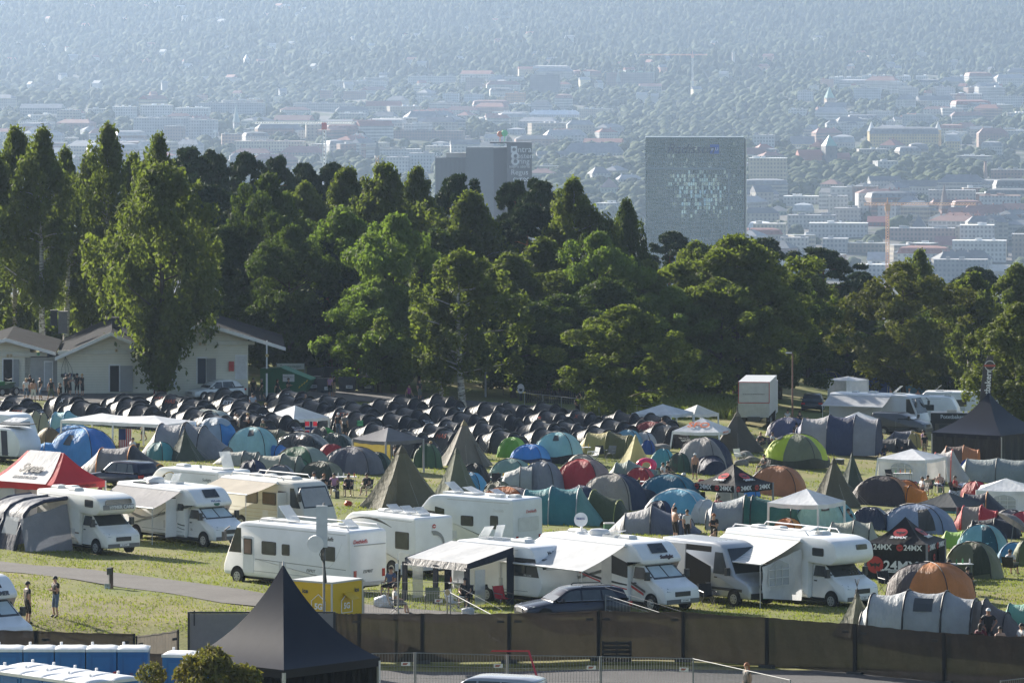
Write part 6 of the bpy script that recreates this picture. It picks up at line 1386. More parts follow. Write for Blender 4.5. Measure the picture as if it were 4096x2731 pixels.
def wavy():
 m,nt,N,L_=_new('wavy_cloth');co=_coord(nt);w=N.new('ShaderNodeTexWave');w.bands_direction='Y';L_.new(co,w.inputs['Vector']);w.inputs['Scale'].default_value=.9;w.inputs['Distortion'].default_value=1.5;w.inputs['Detail Scale'].default_value=1.2
 c=_ramp(nt,w.outputs['Fac'],[(.0,(.62,.62,.60)),(.35,(.34,.40,.42)),(.55,(.40,.46,.46)),(.62,(.62,.42,.20)),(.70,(.62,.62,.60))]);_out(nt,_bsdf(nt,c,.6).outputs[0]);return m
awning(b,X(.2),X(L-2.6),W,H-.2,2.3,.9,wavy())
m=MB();m.grid(lambda u,v:Vector((X(L-2.55)+.04*sin(v*9+u*14),-W/2-.1-2.3*u,(.25+.25*u)+(H-.55-.9*u-.25)*v)),10,8);cw=m.build('curtain_wall',fabric((.72,.73,.75),.3),b,60)
m=MB();m.add([(X(L-2.5),-W/2-.9,1.0),(X(L-2.5),-W/2-2.1,1.0),(X(L-2.5),-W/2-2.1,1.7),(X(L-2.5),-W/2-1.5,2.15),(X(L-2.5),-W/2-.9,1.9)],[(0,1,2,3,4)]);m.build('window',clear((.42,.44,.46),.75),cw)
m=MB()
for q in(-.9,-1.3,-1.7,-2.1):m.cyl((X(L-2.47),-W/2+q,1.0),(X(L-2.47),-W/2+q,1.85),.02,.02,4)
for z in(1.0,1.35,1.7):m.cyl((X(L-2.47),-W/2-.9,z),(X(L-2.47),-W/2-2.1,z),.02,.02,4)
m.build('window_bars',fabric((.8,.8,.8)),cw)
side_window(b,X(L-1.95),X(L-1.25),2.25,2.6,-W/2);end_poly(b,'front_window',rounded([(.1,2.52),(.75,2.52),(.7,2.75),(.12,2.75)],.05),X(L-.56),glass((.08,.09,.1)),1,.08)
hatch(b,X(L-2.6),.1,H,.5,.5);m=MB();m.box((X(L-3.0),-.35,H+.25),(.7,.5,.05),0,.3);m.build('solar_panel',paint((.6,.62,.64)),b)
m=MB()
for s in(-.95,.95):m.tube([(X(.3),s,H),(X(.5),s,H+.18),(X(L-2.6),s,H+.18),(X(L-2.4),s,H)],.03,5)
m.build('roof_rail',paint((.68,.68,.69),.4,.3),b);hatch(b,X(1.0),0,H);hatch(b,X(2.2),.2,H);plate(o,X(L)+.06,0,.5,1,'AX 38861')
o,b,X,L,W,H,nose=motorhome('low','nose of a white motorhome with dark skylight at the lower left border','P',-470,168,2640,-rad(50),2.95,2.3)
text('HYMER',.24,paint((.10,.11,.13)),b,(nose[0]+.0,.3,nose[1]+.03),(rad(70),0,PI/2),'lettering',.03,bold=.006)
o,b,X,L,W,H,nose=motorhome('caravan','white caravan with a grey mesh awning at the left border','A',-560,330,960,-rad(30),2.6,2.2,name='caravan',L=6);o['category']='caravan'
m=MB();m.grid(lambda u,v:Vector((X(L-.4)+1.3*u,-W/2-.1-1.2*v,2.45-.2*v)),4,4);m.build('awning',fabric((.55,.57,.6),.2),b)
for q in(0,1):
 m=MB();m.grid(lambda u,v:Vector((X(L-.4)+1.3*(u if q else 1),-W/2-.1-1.2*(1 if q else u),2.25*v)),6,2);m.build('mesh_wall',clear((.20,.21,.22),.8),b)
o,b,X,L,W,H,nose=motorhome('caravan','rounded white trailer with a navy band and solar panel at the left border','A',-420,410,1090,-rad(35),2.2,2.1,name='caravan',L=5.2);o['category']='trailer'
m=MB();m.box((X(L-1.4),0,H+.2),(2.4,1.5,.05),0,.0);m.build('solar_panel',DARKP,b)
side_poly(b,'navy_band',[(X(L-1.5),.5),(X(L-1.0),.5),(X(L-1.1),2.05),(X(L-1.6),2.05)],-W/2,paint((.02,.03,.07),.3),.01)
o,b,X,L,W,H,nose=motorhome('integrated','long silver-white motorhome with a white awning beside the food stall','4',560,1490,745,-rad(28),2.95,2.3,carpaint((.60,.62,.64)))
awning(b,X(.2),X(L-2.6),W,H-.15,1.7,.8,fabric((.62,.63,.65),.3,.6,.2));hatch(b,X(L-2.4),0,H,.9,.6,.7);hatch(b,X(2),0,H);hatch(b,X(3.5),.2,H,.8,.5)
o,b,X,L,W,H,nose=motorhome('caravan','white caravan with rounded end behind the food stall','4',1240,1755,690,-rad(12),2.5,2.2,name='caravan');o['category']='caravan'
side_window(b,X(1.4),X(2.9),1.3,1.8,-W/2);hatch(b,X(2),0,H,.7,.6,.6);hatch(b,X(4),0,H,.6,.6,.3)
o,b,X,L,W,H,nose=motorhome('caravan','long white caravan farthest back near the tall banner','4',1400,2140,640,-rad(8),2.5,2.2,name='caravan');o['category']='caravan'
for x in(1,3,5.2):side_window(b,X(x),X(x+1.1),1.2,1.8,-W/2)
hatch(b,X(1.6),0,H,.7,.6,.7);hatch(b,X(4),0,H);hatch(b,X(5.6),0,H,.9,.6)
o,b,X,L,W,H,nose=motorhome('alcove','alcove camper parked under the trees beyond the waste containers','M',365,760,440,PI-rad(20),2.9,2.2,carpaint((.6,.6,.57)),L=6.)
side_window(b,X(1),X(1.8),1.5,2.0,W/2);side_window(b,X(3),X(3.6),1.5,2.1,W/2)
def van(label,k,x0,x1,yb,rz,c=SILV,H=2.55,W=1.98,L=None,side=-1,open_=False,name='panel_van'):
 loc,L=park(k,x0,x1,yb,rz,W,L);L=max(4.4,min(L,7.));o=thing(name,label,'van',loc,rz);pm=carpaint(c,.3,.25);X=lambda x:x-L/2
 pr=rounded([(X(0),.36),(X(L),.36),(X(L+.01),.72),(X(L-.08),1.02),(X(L-.95),1.32),(X(L-1.75),H-.16),(X(L-2.3),H),(X(.1),H)],[.1,.12,.1,.2,.15,.35,.4,.12])
 tp=lambda z:0 if z<1.3 else .11*(z-1.3)/(H-1.3)
 b=slab(pr,W,.12,tp).build('body',pm,o,45)
 a,c_=Vector((X(L-1.02),1.38)),Vector((X(L-1.68),H-.26));n=Vector((c_.y-a.y,a.x-c_.x)).normalized();of=n*.015
 m=MB();m.poly([(a.x+of.x,-W*.45,a.y+of.y),(a.x+of.x,W*.45,a.y+of.y),(c_.x+of.x,W*.39,c_.y+of.y),(c_.x+of.x,-W*.39,c_.y+of.y)],.012,(n.x,0,n.y));m.build('windscreen',glass(),b)
 for s in(-1,1):
  yy=lambda z:s*(W/2*(1-tp(z))+.006)
  m=MB();P=[(X(L-2.35),1.36),(X(L-1.32),1.36),(X(L-1.45),1.5),(X(L-1.82),H-.42),(X(L-2.3),H-.42)];m.poly([(x,yy(z),z)for x,z in P],.012,(0,s,0));m.build('side_window',glass(),b)
  m=MB();m.box((X(L-1.3),s*(W/2+.13),1.5),(.16,.2,.34));m.build('mirror',DARKP,b)
  m=MB();m.poly([(X(L-.10),s*W*.28,.88),(X(L-.09),s*W*.44,.90),(X(L-.34),s*W*.485,1.12),(X(L-.2),s*W*.36,1.06)][::s],.03,(.9,0,.4));m.build('headlight',glass((.34,.36,.38),.1),b)
  for x in(L-1.0,1.15):arch_shade(b,X(x),s*W/2,.43);wheel(o,X(x),s*(W/2-.08))
  m=MB();m.box((X(0)-.005,s*(W/2-.12),1.2),(.03,.12,.5));m.build('tail_light',paint((.35,.02,.02),.25),b)
  m=MB();m.box((X(L-2.2),s*(W/2+.008),1.2),(.18,.02,.05));m.build('door_handle',DARKP,b)
  stripe(b,[(X(.3),.72),(X(L-.5),.72)],.12,s*(W/2+.002),DARKP,'side_moulding')
 m=MB();m.box((X(L)+.01,0,.5),(.08,W*.92,.26));m.build('bumper',DARKP,b)
 m=MB();m.box((X(L)-.01,0,.86),(.06,W*.4,.22));g=m.build('grille',DARKP,b)
 if open_:
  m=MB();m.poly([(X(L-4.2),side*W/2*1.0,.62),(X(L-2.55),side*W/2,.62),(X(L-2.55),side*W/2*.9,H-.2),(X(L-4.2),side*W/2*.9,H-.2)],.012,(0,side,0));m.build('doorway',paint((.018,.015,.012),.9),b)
  m=MB();m.poly([(X(L-5.7),side*(W/2+.02),.6),(X(L-4.2),side*(W/2+.02),.6),(X(L-4.2),side*(W/2*.9+.02),H-.2),(X(L-5.7),side*(W/2*.9+.02),H-.2)],.04,(0,side,0));m.build('sliding_door',pm,b)
 else:
  for x in(L-2.5,L-3.9):side_poly(b,'panel_seam',[(X(x),.6),(X(x+.015),.6),(X(x+.015),1.3),(X(x),1.3)],side*(W/2+.001),GREY_,.004)
 for s in(-1,1):end_poly(b,'rear_door',rounded([(s*.04,.6),(s*W*.43,.6),(s*W*.39,H-.2),(s*.04,H-.2)][::s],.06),X(0)-.002,pm,-1,.012)
 m=MB()
 for i in range(5):m.box((X(L*.32),-.6+i*.3,H-.002),(L*.5,.05,.03))
 m.build('roof_ribs',pm,b)
 return o,b,X,L,W,H,g
o,b,X,L,W,H,g=van('silver panel van with an open sliding door and a chair beside it','P',2640,3125,2432,-rad(50),(.40,.42,.45),2.7,open_=True)
m=MB();disc(m,(X(L)+.03,0,.88),.11,(1,0,0),.02,18);rg=m.build('emblem_ring',paint((.6,.6,.62),.3,.8),b);m=MB();disc(m,(X(L)+.052,0,.88),.09,(1,0,0),.004,18);m.build('emblem_field',DARKP,rg)
m=MB();[m.cyl((X(L)+.06,0,.88),(X(L)+.06,cos(f)*.095,.88+sin(f)*.095),.014,.008,4)for f in(PI/2,PI*7/6,PI*11/6)];m.build('emblem_star',paint((.6,.6,.62),.3,.8),rg)
plate(o,X(L)+.055,.0,.42,1,'AX 63067',(.05,.30,.12))
van('silver grey panel van seen from behind at the left border','P',-330,232,2126,PI-rad(48),(.40,.42,.45),2.6)
van('dark grey van behind the small white canopy','4',1005,1450,790,-rad(25),(.09,.10,.12),1.85,L=4.7)
van('dusty white van under the trees beyond the waste containers','M',515,810,492,PI+rad(25),(.5,.49,.46),1.85,L=4.4,side=1)
def car(label,k,x0,x1,yb,rz,c,H=1.48,W=1.82,L=None,kind='estate',rails=False,metal=.4,visible=None):
 loc,L=park(k,x0,x1,yb,rz,W,L);L=max(3.9,min(L,5.1));o=thing('parked_car',label,'car',loc,rz);pm=carpaint(c,.22,metal);X=lambda x:x-L/2
 lo=rounded([(X(.03),.30),(X(L-.06),.28),(X(L),.55),(X(L-.08),.74),(X(L-1.15),.93),(X(.12),.96),(X(0),.6)],[.12,.12,.12,.2,.3,.15,.15])
 b=slab(lo,W,.14).build('body',pm,o,40)
 rr=.18 if kind=='estate' else .55
 up=[(X(.08),.92),(X(L-1.2),.92),(X(L-1.95),H-.06),(X(L-2.5),H),(X(rr+.55),H-.01),(X(rr+.12),H-.10)]
 up=rounded(up,[.02,.05,.25,.3,.3,.1])
 tp=lambda z:.02+.20*max(0,z-.92)/(H-.92)
 cbn=slab(up,W-.06,.1,tp).build('cabin',pm,b,50)
 n=Vector((H-.06-.92,.75)).normalized();a,d=Vector((X(L-1.28),.97)),Vector((X(L-1.95),H-.11));of=n*.01
 m=MB();m.poly([(a.x+of.x,-W*.42,a.y+of.y),(a.x+of.x,W*.42,a.y+of.y),(d.x+of.x,W*.35,d.y+of.y),(d.x+of.x,-W*.35,d.y+of.y)],.01,(n.x,0,n.y));m.build('windscreen',glass((.05,.055,.06)),cbn)
 a,d=Vector((X(.12),.99)),Vector((X(rr+.14),H-.13));n2=Vector((-(d.y-a.y),d.x-a.x)).normalized();of=n2*.01
 m=MB();m.poly([(a.x+of.x,W*.40,a.y+of.y),(a.x+of.x,-W*.40,a.y+of.y),(d.x+of.x,-W*.34,d.y+of.y),(d.x+of.x,W*.34,d.y+of.y)],.01,(n2.x,0,n2.y));m.build('rear_window',glass(),cbn)
 for s in(-1,1):
  yy=lambda z:s*((W-.06)/2*(1-tp(z))+.005)
  for nm,P in(('side_window',[(X(L-2.45),.98),(X(L-1.45),.98),(X(L-1.98),H-.14),(X(L-2.42),H-.12)]),('side_window',[(X(L-3.35),.98),(X(L-2.52),.98),(X(L-2.5),H-.12),(X(L-3.3),H-.12)]),('side_window',[(X(rr+.35),.98),(X(L-3.42),.98),(X(L-3.38),H-.12),(X(rr+.62),H-.16)])):
   m=MB();m.poly([(x,yy(z),z)for x,z in P],.01,(0,s,0));m.build(nm,glass(),cbn)
  m=MB();m.tube([(X(L-1.4),yy(.97)+s*.012,.965),(X(rr+.3),yy(.97)+s*.012,.965)],.012,4);m.build('chrome_strip',paint((.6,.6,.62),.25,.8),cbn)
  m=MB();m.box((X(L-1.6),s*(W/2+.09),1.02),(.12,.18,.13));m.build('mirror',pm,b)
  m=MB();m.poly([(X(L-.04),s*W*.25,.62),(X(L-.05),s*W*.43,.64),(X(L-.42),s*W*.492,.78),(X(L-.28),s*W*.34,.78)][::s],.02,(.85,0,.5));m.build('headlight',glass((.36,.38,.4),.08),b)
  m=MB();m.box((X(.05),s*(W/2-.16),.80),(.14,.34,.16));m.build('tail_light',paint((.42,.02,.025),.2),b)
  for x in(L-.85,.95):arch_shade(b,X(x),s*W/2,.37);wheel(o,X(x),s*(W/2-.09),.32,.2)
  for x in(L-2.7,L-3.5):m=MB();m.box((X(x),s*(W/2+.006),.82),(.16,.02,.04));m.build('door_handle',pm,b)
  if rails:m=MB();m.tube([(X(L-2.5),s*W*.36,H-.01),(X(L-2.6),s*W*.36,H+.05),(X(rr+.7),s*W*.36,H+.05),(X(rr+.6),s*W*.36,H-.02)],.018,5);m.build('roof_rail',DARKP,cbn)
 m=MB();m.box((X(L)-.02,0,.60),(.06,W*.45,.18));m.build('grille',paint((.3,.31,.32),.3,.6),b)
 return o,b,X,L
o,b,X,L=car('dark navy estate car behind the mesh fence in front of the white caravan','P',2050,2527,2498,PI+rad(18),(.025,.028,.045),1.5,rails=True)
car('dark blue car with open tailgate beside the red and white canopy','1',930,1330,1060,PI-rad(40),(.02,.025,.05),1.62,L=4.5)
o,b,X,L=car('white electric hatchback parked behind the black tents','1',1735,2225,235,PI+rad(28),(.72,.73,.74),1.55,L=4.45,kind='hatch',metal=0)
car('black car seen from behind on the grass near the thin mast','4',322,502,572,PI/2-.1,(.03,.032,.04),1.6,L=4.4)
car('silver estate car by the far fence','4',1480,1805,425,PI-rad(5),(.34,.36,.38),1.5,L=4.8,rails=True)
car('dark car roof showing behind the long silver-white motorhome','4',1065,1345,560,PI-rad(10),(.03,.04,.07),1.5,L=4.6)
o,b,X,L=car('silver people carrier at the bottom border behind the steel fence','P',1800,2070,2925,PI-rad(18),(.40,.42,.45),1.85,1.9,L=4.9)
loc,L=park('P',2958,3104,1712,PI/2-.12,2.5,8.5)
o=thing('delivery_truck','grey box truck with tail lift, seen from behind beside the tall dark pole tent','truck',loc,PI/2-.12)
m=MB();m.box((0,0,2.35),(8.4,2.5,2.7));bx=m.build('cargo_box',paint((.5,.52,.53),.5,.1),o)
m=MB();m.box((-4.24,0,2.85),(.06,2.4,1.55));up=m.build('upper_door',paint((.52,.53,.54),.5),bx)
text('Et rått parti fra BAMA Storkjøkken',.125,DG,up,(-4.28,0,2.72),(PI/2,0,-PI/2),'lettering',.004)
m=MB();m.box((-4.25,0,1.45),(.08,2.4,1.15));m.box((-4.31,.8,1.45),(.06,.14,1.1));m.box((-4.31,-.8,1.45),(.06,.14,1.1));m.build('tail_lift',paint((.42,.44,.45),.4,.4),bx)
m=MB()
for z in(2.02,3.68):m.box((-4.28,0,z),(.03,2.45,.05))
for s in(-1,1):m.box((-4.28,s*1.22,2.85),(.03,.05,1.65))
m.build('red_trim',paint((.45,.05,.04),.5),bx)
for x in(-2.6,-1.4,3.2):
 for s in(-1,1):wheel(o,x,s*1.05,.48,.3)
m=MB();m.box((5.2,0,1.9),(1.9,2.4,2.6));m.build('cab',paint((.6,.6,.6),.4),o);m=MB();m.box((0,0,.75),(9,1.0,.35));m.build('chassis',DARKP,o)
loc,L=park('A',-70,165,185,PI-rad(60),1.3,2.2);o=thing('quad_bike','dark green utility quad bike at the left border by the timber building','quad bike',loc,rad(50))
m=MB();m.box((0,0,.75),(1.6,.75,.35));m.box((.6,0,.95),(.7,.8,.12));m.build('body',paint((.03,.07,.04),.4),o)
m=MB();m.box((-.75,0,1.0),(.8,1.0,.3));m.build('cargo_box',paint((.04,.16,.07),.5),o);m=MB();m.tube([(.55,-.4,1.3),(.5,0,1.2),(.55,.4,1.3)],.03,5);m.build('handlebar',DARKP,o)
for x in(-.75,.75):
 for s in(-1,1):wheel(o,x,s*.5,.33,.28)
def asphalt(c):
 m,nt,N,L=_new('asphalt');co=N.new('ShaderNodeNewGeometry').outputs['Position']
 f=_noise(nt,co,.5,5,.65);g=_noise(nt,co,9,2)
 _out(nt,_bsdf(nt,_mix(nt,.4,_ramp(nt,f,[(.3,[x*.7 for x in c]),(.7,[x*1.3 for x in c])]),_ramp(nt,g,[(.3,[x*.7 for x in c]),(.7,[x*1.4 for x in c])])),.9,0,_bump(nt,g,.3,.02),.2).outputs[0]);return m
AS=asphalt((.115,.108,.102))
def road(name,P,w,lift,m=AS):tag(strip(name,m,[(*G(a,b).xy,*r)for a,b,*r in P],w,lift),kind='structure')
road('path',[(-700,2180),(-300,2236),(0,2268),(435,2312),(1024,2402),(1500,2447),(1900,2476)],3.9,.03)
tag(strip('road',asphalt((.085,.083,.085)),[(-40,196.5),(0,197.2),(12,197.0),(45,194)],11.5,.05),kind='structure')
tag(strip('forecourt',AS,[(*G(-600,1590).xy,14),(*G(400,1590).xy,14),(*G(1000,1580).xy,14),(*G(1420,1580).xy,15),(*G(1750,1606).xy,7),(*G(2150,1642).xy,6),(*G(2420,1668).xy,5)],12,.06),kind='structure')
PTH=[G(a,b)for a,b in((-700,2180),(-300,2236),(0,2268),(435,2312),(1024,2402),(1500,2447),(1900,2476))]
def onpath(x,y):
 for a,b in zip(PTH,PTH[1:]):
  t=max(0,min(1,((x-a.x)*(b.x-a.x)+(y-a.y)*(b.y-a.y))/((b.x-a.x)**2+(b.y-a.y)**2)))
  if math.hypot(a.x+(b.x-a.x)*t-x,a.y+(b.y-a.y)*t-y)<2.05:return True
 return y<208.6 or 362<y and x<6
def blades(name,label,n,box,h,mat,seed):
 rg=np.random.default_rng(seed);rr=random.Random(seed);P,S=[],[]
 while len(P)<n:
  px,py=rr.uniform(box[0],box[1]),rr.uniform(box[2],box[3]);g=G(px,py)
  for _ in range(26):
   x,y=g.x+rr.gauss(0,.5),g.y+rr.gauss(0,1.1)
   if onpath(x,y):continue
   P.append((x,y,ground(x,y)+h*.4));S.append(h*rr.uniform(.6,1.3))
 P=np.array(P);nn=rg.normal(size=P.shape);nn[:,2]*=.25
 me=quad_mesh(name,P,nn,np.array(S),mat,1.9,rg,droop=3.);tag(link(name,me),label,kind='stuff')
gl=leafmat((.13,.18,.038),(.26,.24,.085),.4)
blades('grass','short sunlit grass of the camp lawn',52000,(-100,4200,2130,2520),.06,gl,3)
blades('grass','taller rough grass around the tents',32000,(-100,4200,1700,2140),.08,gl,4)
blades('tall_grass','tall unmown grass and weeds before the picnic fence',9000,(2120,2950,1600,1672),.55,leafmat((.10,.13,.035),(.16,.17,.06),.4),5)
def siding():
 m,nt,N,L=_new('timber_siding');co=_coord(nt);sx=N.new('ShaderNodeSeparateXYZ');L.new(co,sx.inputs[0])
 k=N.new('ShaderNodeMath');k.operation='FRACT';d=N.new('ShaderNodeMath');d.operation='MULTIPLY';d.inputs[1].default_value=5.;L.new(sx.outputs[2],d.inputs[0]);L.new(d.outputs[0],k.inputs[0])
 c=_ramp(nt,k.outputs[0],[(.0,(.34,.33,.27)),(.12,(.62,.61,.52)),(.9,(.68,.66,.57))])
 _out(nt,_bsdf(nt,_mix(nt,.25,c,_ramp(nt,_noise(nt,co,1.5,4),[(.3,(.5,.48,.40)),(.7,(.7,.68,.6))])),.7,0,_bump(nt,k.outputs[0],.5,.03)).outputs[0]);return m
SID=siding();RF=paint((.028,.029,.032),.95,0,.35,1.2,.05);TRM=paint((.66,.67,.68),.5)
YB=400.;SB=F/YB;ZB=ground(PX(500,YB),YB)
bd=thing('timber_building','long white timber service building with dark gabled roofs','building',(PX(500,YB),YB,ZB))
def bx_(p):return(p-500)/SB
def bz_(p,Yo=0):return CZ-(p-HY)/F*(YB+Yo)-ZB
def block(xl,xr,xw0,xw1,ridge,yr,ye,y0,dep,walls=True):
 xr_,X0,X1=bx_(ridge),bx_(xl),bx_(xr);zr,ze=bz_(yr,y0),bz_(ye,y0);a,b=bx_(xw0),bx_(xw1)
 zt=lambda x:zr+(ze-zr)*abs(x-xr_)/(abs(X1-xr_)if x>xr_ else abs(X0-xr_))-.12
 m=MB();pr=[(a,-1.2),(b,-1.2),(b,zt(b)),(xr_,zt(xr_)),(a,zt(a))]
 m.poly([(x,y0,z)for x,z in pr],dep,(0,1,0));w=m.build('wall',SID,bd)
 m=MB();ov=1.0
 m.add([(X0,y0-ov,ze),(xr_,y0-ov,zr),(X1,y0-ov,ze),(X1,y0+dep,ze),(xr_,y0+dep,zr),(X0,y0+dep,ze)],[(0,1,4,5),(1,2,3,4)])
 m.add([(X0,y0-ov,ze-.12),(xr_,y0-ov,zr-.12),(X1,y0-ov,ze-.12),(X1,y0+dep,ze-.12),(xr_,y0+dep,zr-.12),(X0,y0+dep,ze-.12)],[(5,4,1,0),(4,3,2,1)]);r=m.build('roof',RF,bd)
 m=MB()
 for(xa,za,xb,zb)in((X0,ze,xr_,zr),(xr_,zr,X1,ze)):m.poly([(xa,y0-ov-.04,za-.22),(xb,y0-ov-.04,zb-.22),(xb,y0-ov-.04,zb+.05),(xa,y0-ov-.04,za+.05)],.04,(0,-1,0))
 m.build('bargeboard',TRM,r);return w
block(-170,224,-140,120,25,1350,1407,1.5,17);block(222,668,230,640,444,1328,1427,0,26);block(520,1142,636,992,815,1290,1391,.6,18)
bd.rotation_euler=(0,0,rad(3.5))
m=MB();m.box((bx_(180),4.5,1.2),(3.2,6,3.4));m.build('recess_wall',paint((.34,.34,.33),.6),bd)
def bdoor(x0,x1,yt,yb_,leaf,y0,col=(.012,.012,.014),lc=(.26,.27,.28),side=1):
 a,b,zt,z0=bx_(x0),bx_(x1),bz_(yt),bz_(yb_)
 m=MB();m.box(((a+b)/2,y0-.01,(zt+z0)/2),(b-a,.05,zt-z0));d=m.build('door',paint(col,.7),bd)  # where a leaf stands open, this dark panel paints the unlit opening
 m=MB();m.box(((a+b)/2,y0-.03,zt+.06),(b-a+.24,.06,.12));[m.box((x,y0-.03,(zt+z0)/2),(.1,.06,zt-z0))for x in(a-.06,b+.06)];m.build('door_frame',TRM,d)
 if leaf:
  m=MB();m.box(((b+bx_(leaf))/2+.1,y0-.16,(zt+z0)/2),(bx_(leaf)-b,.06,zt-z0));m.build('door_leaf',paint(lc,.5),d)
bdoor(13,48,1440,1548,70,1.5);bdoor(440,476,1462,1566,526,0);bdoor(790,822,1436,1538,858,.6,(.02,.035,.06),(.16,.165,.175));bdoor(946,982,1428,1520,None,.6,(.6,.6,.61));bdoor(664,700,1455,1548,None,0,(.55,.57,.60));bdoor(180,206,1452,1552,None,1.45,(.42,.44,.46))
m=MB();m.box((bx_(925),.5,bz_(1468)),(.42,.16,.75));m.build('fire_cabinet',paint((.4,.03,.03),.4),bd)
for a_,b_,y_,q_ in((232,510,-.08,1408),(770,1018,.5,1374),(-60,188,1.4,1420)):m=MB();m.box(((bx_(a_)+bx_(b_))/2,y_,bz_(q_)),(bx_(b_)-bx_(a_),.14,.3));m.build('beam',paint((.56,.56,.50),.6),bd)
for px,py,y0,c in((31,1425,1.3,(.5,.4,.25)),(44,1424,1.3,(.5,.4,.25)),(153,1418,1.3,(.1,.4,.25)),(466,1401,-.18,(.5,.4,.25)),(800,1377,.38,(.5,.4,.25)),(820,1378,.38,(.5,.4,.25)),(1067,1421,-.9,(.6,.5,.2))):
 m=MB();disc(m,(bx_(px),y0,bz_(py)),.13,(0,-1,0),.03,14);s_=m.build('round_sign',paint(c,.5),bd);m=MB();m.box((bx_(px),y0-.035,bz_(py)),(.06,.01,.13));m.build('pictogram',paint((.15,.1,.05)),s_)
m=MB();m.box((bx_(1066),-.7,bz_(1418)),(.12,.12,2.2));m.box((bx_(1066),-.7,.4),(.14,.14,2.6));m.build('eave_post',TRM,bd)
for px,py,w,h,c in((208,1272,.55,.9,(.04,.04,.045)),(244,1290,.70,1.3,(.17,.16,.155)),(462,1298,.75,.8,(.03,.03,.035))):
 m=MB();m.box((bx_(px),6,bz_(py,6)),(w,.7,h*1.3));m.box((bx_(px),6,bz_(py,6)+h*.68),(w+.1,.8,.08));m.build('roof_vent',paint(c,.7),bd)
m=MB();m.box((bx_(330),-1.2,.05),(bx_(660)-bx_(60),2.0,.22));m.build('ramp',paint((.12,.12,.118),.9),bd)
m=MB()
for i in range(4):m.tube([(bx_(262),-.1,bz_(1425)),(bx_(248+i*13),-.1,bz_(1470)),(bx_(248+i*15),-.12,bz_(1495))],.012,4)
m.build('cables',DARKP,bd)
for i in range(5):
 m=MB();m.box((bx_(250+i*12),-.15,bz_(1500-(i%2)*3)),(.2,.2,.24));m.build('socket_box',paint((.05,.08,.16)if i%2 else(.03,.03,.03)),bd)
def mesh_sheet():
 m,nt,N,L=_new('fence_mesh');co=_coord(nt)
 c=_ramp(nt,_noise(nt,co,2.5,5,.7),[(.3,(.026,.022,.019)),(.7,(.050,.043,.037))])
 mp=N.new('ShaderNodeMapping');L.new(co,mp.inputs['Vector']);mp.inputs['Scale'].default_value=(60,1,60)
 c=_mix(nt,.45,c,_ramp(nt,_noise(nt,mp.outputs[0],1.,2),[(.35,(.010,.009,.008)),(.65,(.06,.053,.046))]))
 b=_bsdf(nt,c,.85,0,_bump(nt,_noise(nt,co,1.6,3),.6,.1),.15);t=N.new('ShaderNodeBsdfTranslucent');L.new(_mix(nt,1.,c,(1.6,1.5,1.4),'MULTIPLY'),t.inputs['Color'])
 mx=N.new('ShaderNodeMixShader');mx.inputs[0].default_value=.15;L.new(b.outputs[0],mx.inputs[1]);L.new(t.outputs[0],mx.inputs[2])
 tr=N.new('ShaderNodeBsdfTransparent');m2=N.new('ShaderNodeMixShader');m2.inputs[0].default_value=.95;L.new(tr.outputs[0],m2.inputs[1]);L.new(mx.outputs[0],m2.inputs[2]);_out(nt,m2.outputs[0]);return m
MS=mesh_sheet();STEEL=paint((.22,.23,.24),.65,.1)
def mfence(p0,p1,label,h=2.02,mat=MS,seed=0):
 a,b=Vector(p0),Vector(p1);d=b-a;l=d.length;o=thing('screen_fence',label,'fence',(a.x,a.y,ground(a.x,a.y)),math.atan2(d.y,d.x),'black screened fence panels')
 dz=ground(b.x,b.y)-ground(a.x,a.y);rr=random.Random(seed);ph=rr.uniform(0,6)
 m=MB();m.grid(lambda u,v:Vector((l*u,.035*sin(u*9+ph)*(1-v)+.02*sin(u*23+v*5),dz*u+.06+(h-.06)*v+(-.03*sin(PI*u)+.012*sin(u*31+ph)if v>.99 else 0))),40,8);m.build('mesh_sheet',mat,o,180)
 m=MB();z0=lambda u:dz*u
 for u in(.012,.988):m.cyl((l*u,.06,z0(u)),(l*u,.06,z0(u)+h-.01),.022,.022,6)
 for q in(.14,h-.06):m.cyl((.02,.06,z0(0)+q),(l-.02,.06,z0(1)+q),.016,.016,5)
 for i in range(1,14):m.cyl((l*i/14,.06,z0(i/14)+.14),(l*i/14,.06,z0(i/14)+h-.06),.005,.005,3,False)
 m.build('frame',paint((.10,.10,.10),.5,.3),o)
 for u in(.008,.992):m=MB();m.box((l*u,-.03,dz*u+h/2),(.09,.02,h));m.build('sheet_hem',paint((.012,.011,.010),.8),o)
 for u in(.1,.9):
  if rr.random()<.7:m=MB();m.box((l*u,-.045,dz*u+h-.34),(.3,.012,.1));m.build('black_patch',paint((.012,.012,.012),.6),o)
 m=MB();m.box((0,0,.06),(.66,.24,.13));m.build('foot_block',paint((.05,.05,.05),.9),o)
 return o
fx=[(1337,205.6),(1435,205.5),(1688,205.6),(2036,205.8),(2394,205.8),(2733,205.2),(3067,204.0),(3420,201.5),(3777,199.2),(4140,197.0),(4500,195.0)]
wd=['by the dark pagoda tent','with a green strap right of the pagoda','under the white awning tent','in front of the dark estate car bonnet','in front of the dark estate car tail','below the white motorhome cab','below the silver van','left of the small pole tent','in front of the silver tunnel tent','at the right border']
for i in range(10):mfence((PX(fx[i][0],fx[i][1]),fx[i][1]),(PX(fx[i+1][0],fx[i+1][1]),fx[i+1][1]),'brown-black screened fence panel '+wd[i],seed=i)
for i,(x0,x1,Y,w)in enumerate([(-260,143,196.5,'at the left border behind the toilets'),(143,540,196.5,'behind the blue toilets under the standing men')]):mfence((PX(x0,Y),Y),(PX(x1,Y),Y),'brown-black screened fence panel '+w,2.0,seed=20+i)
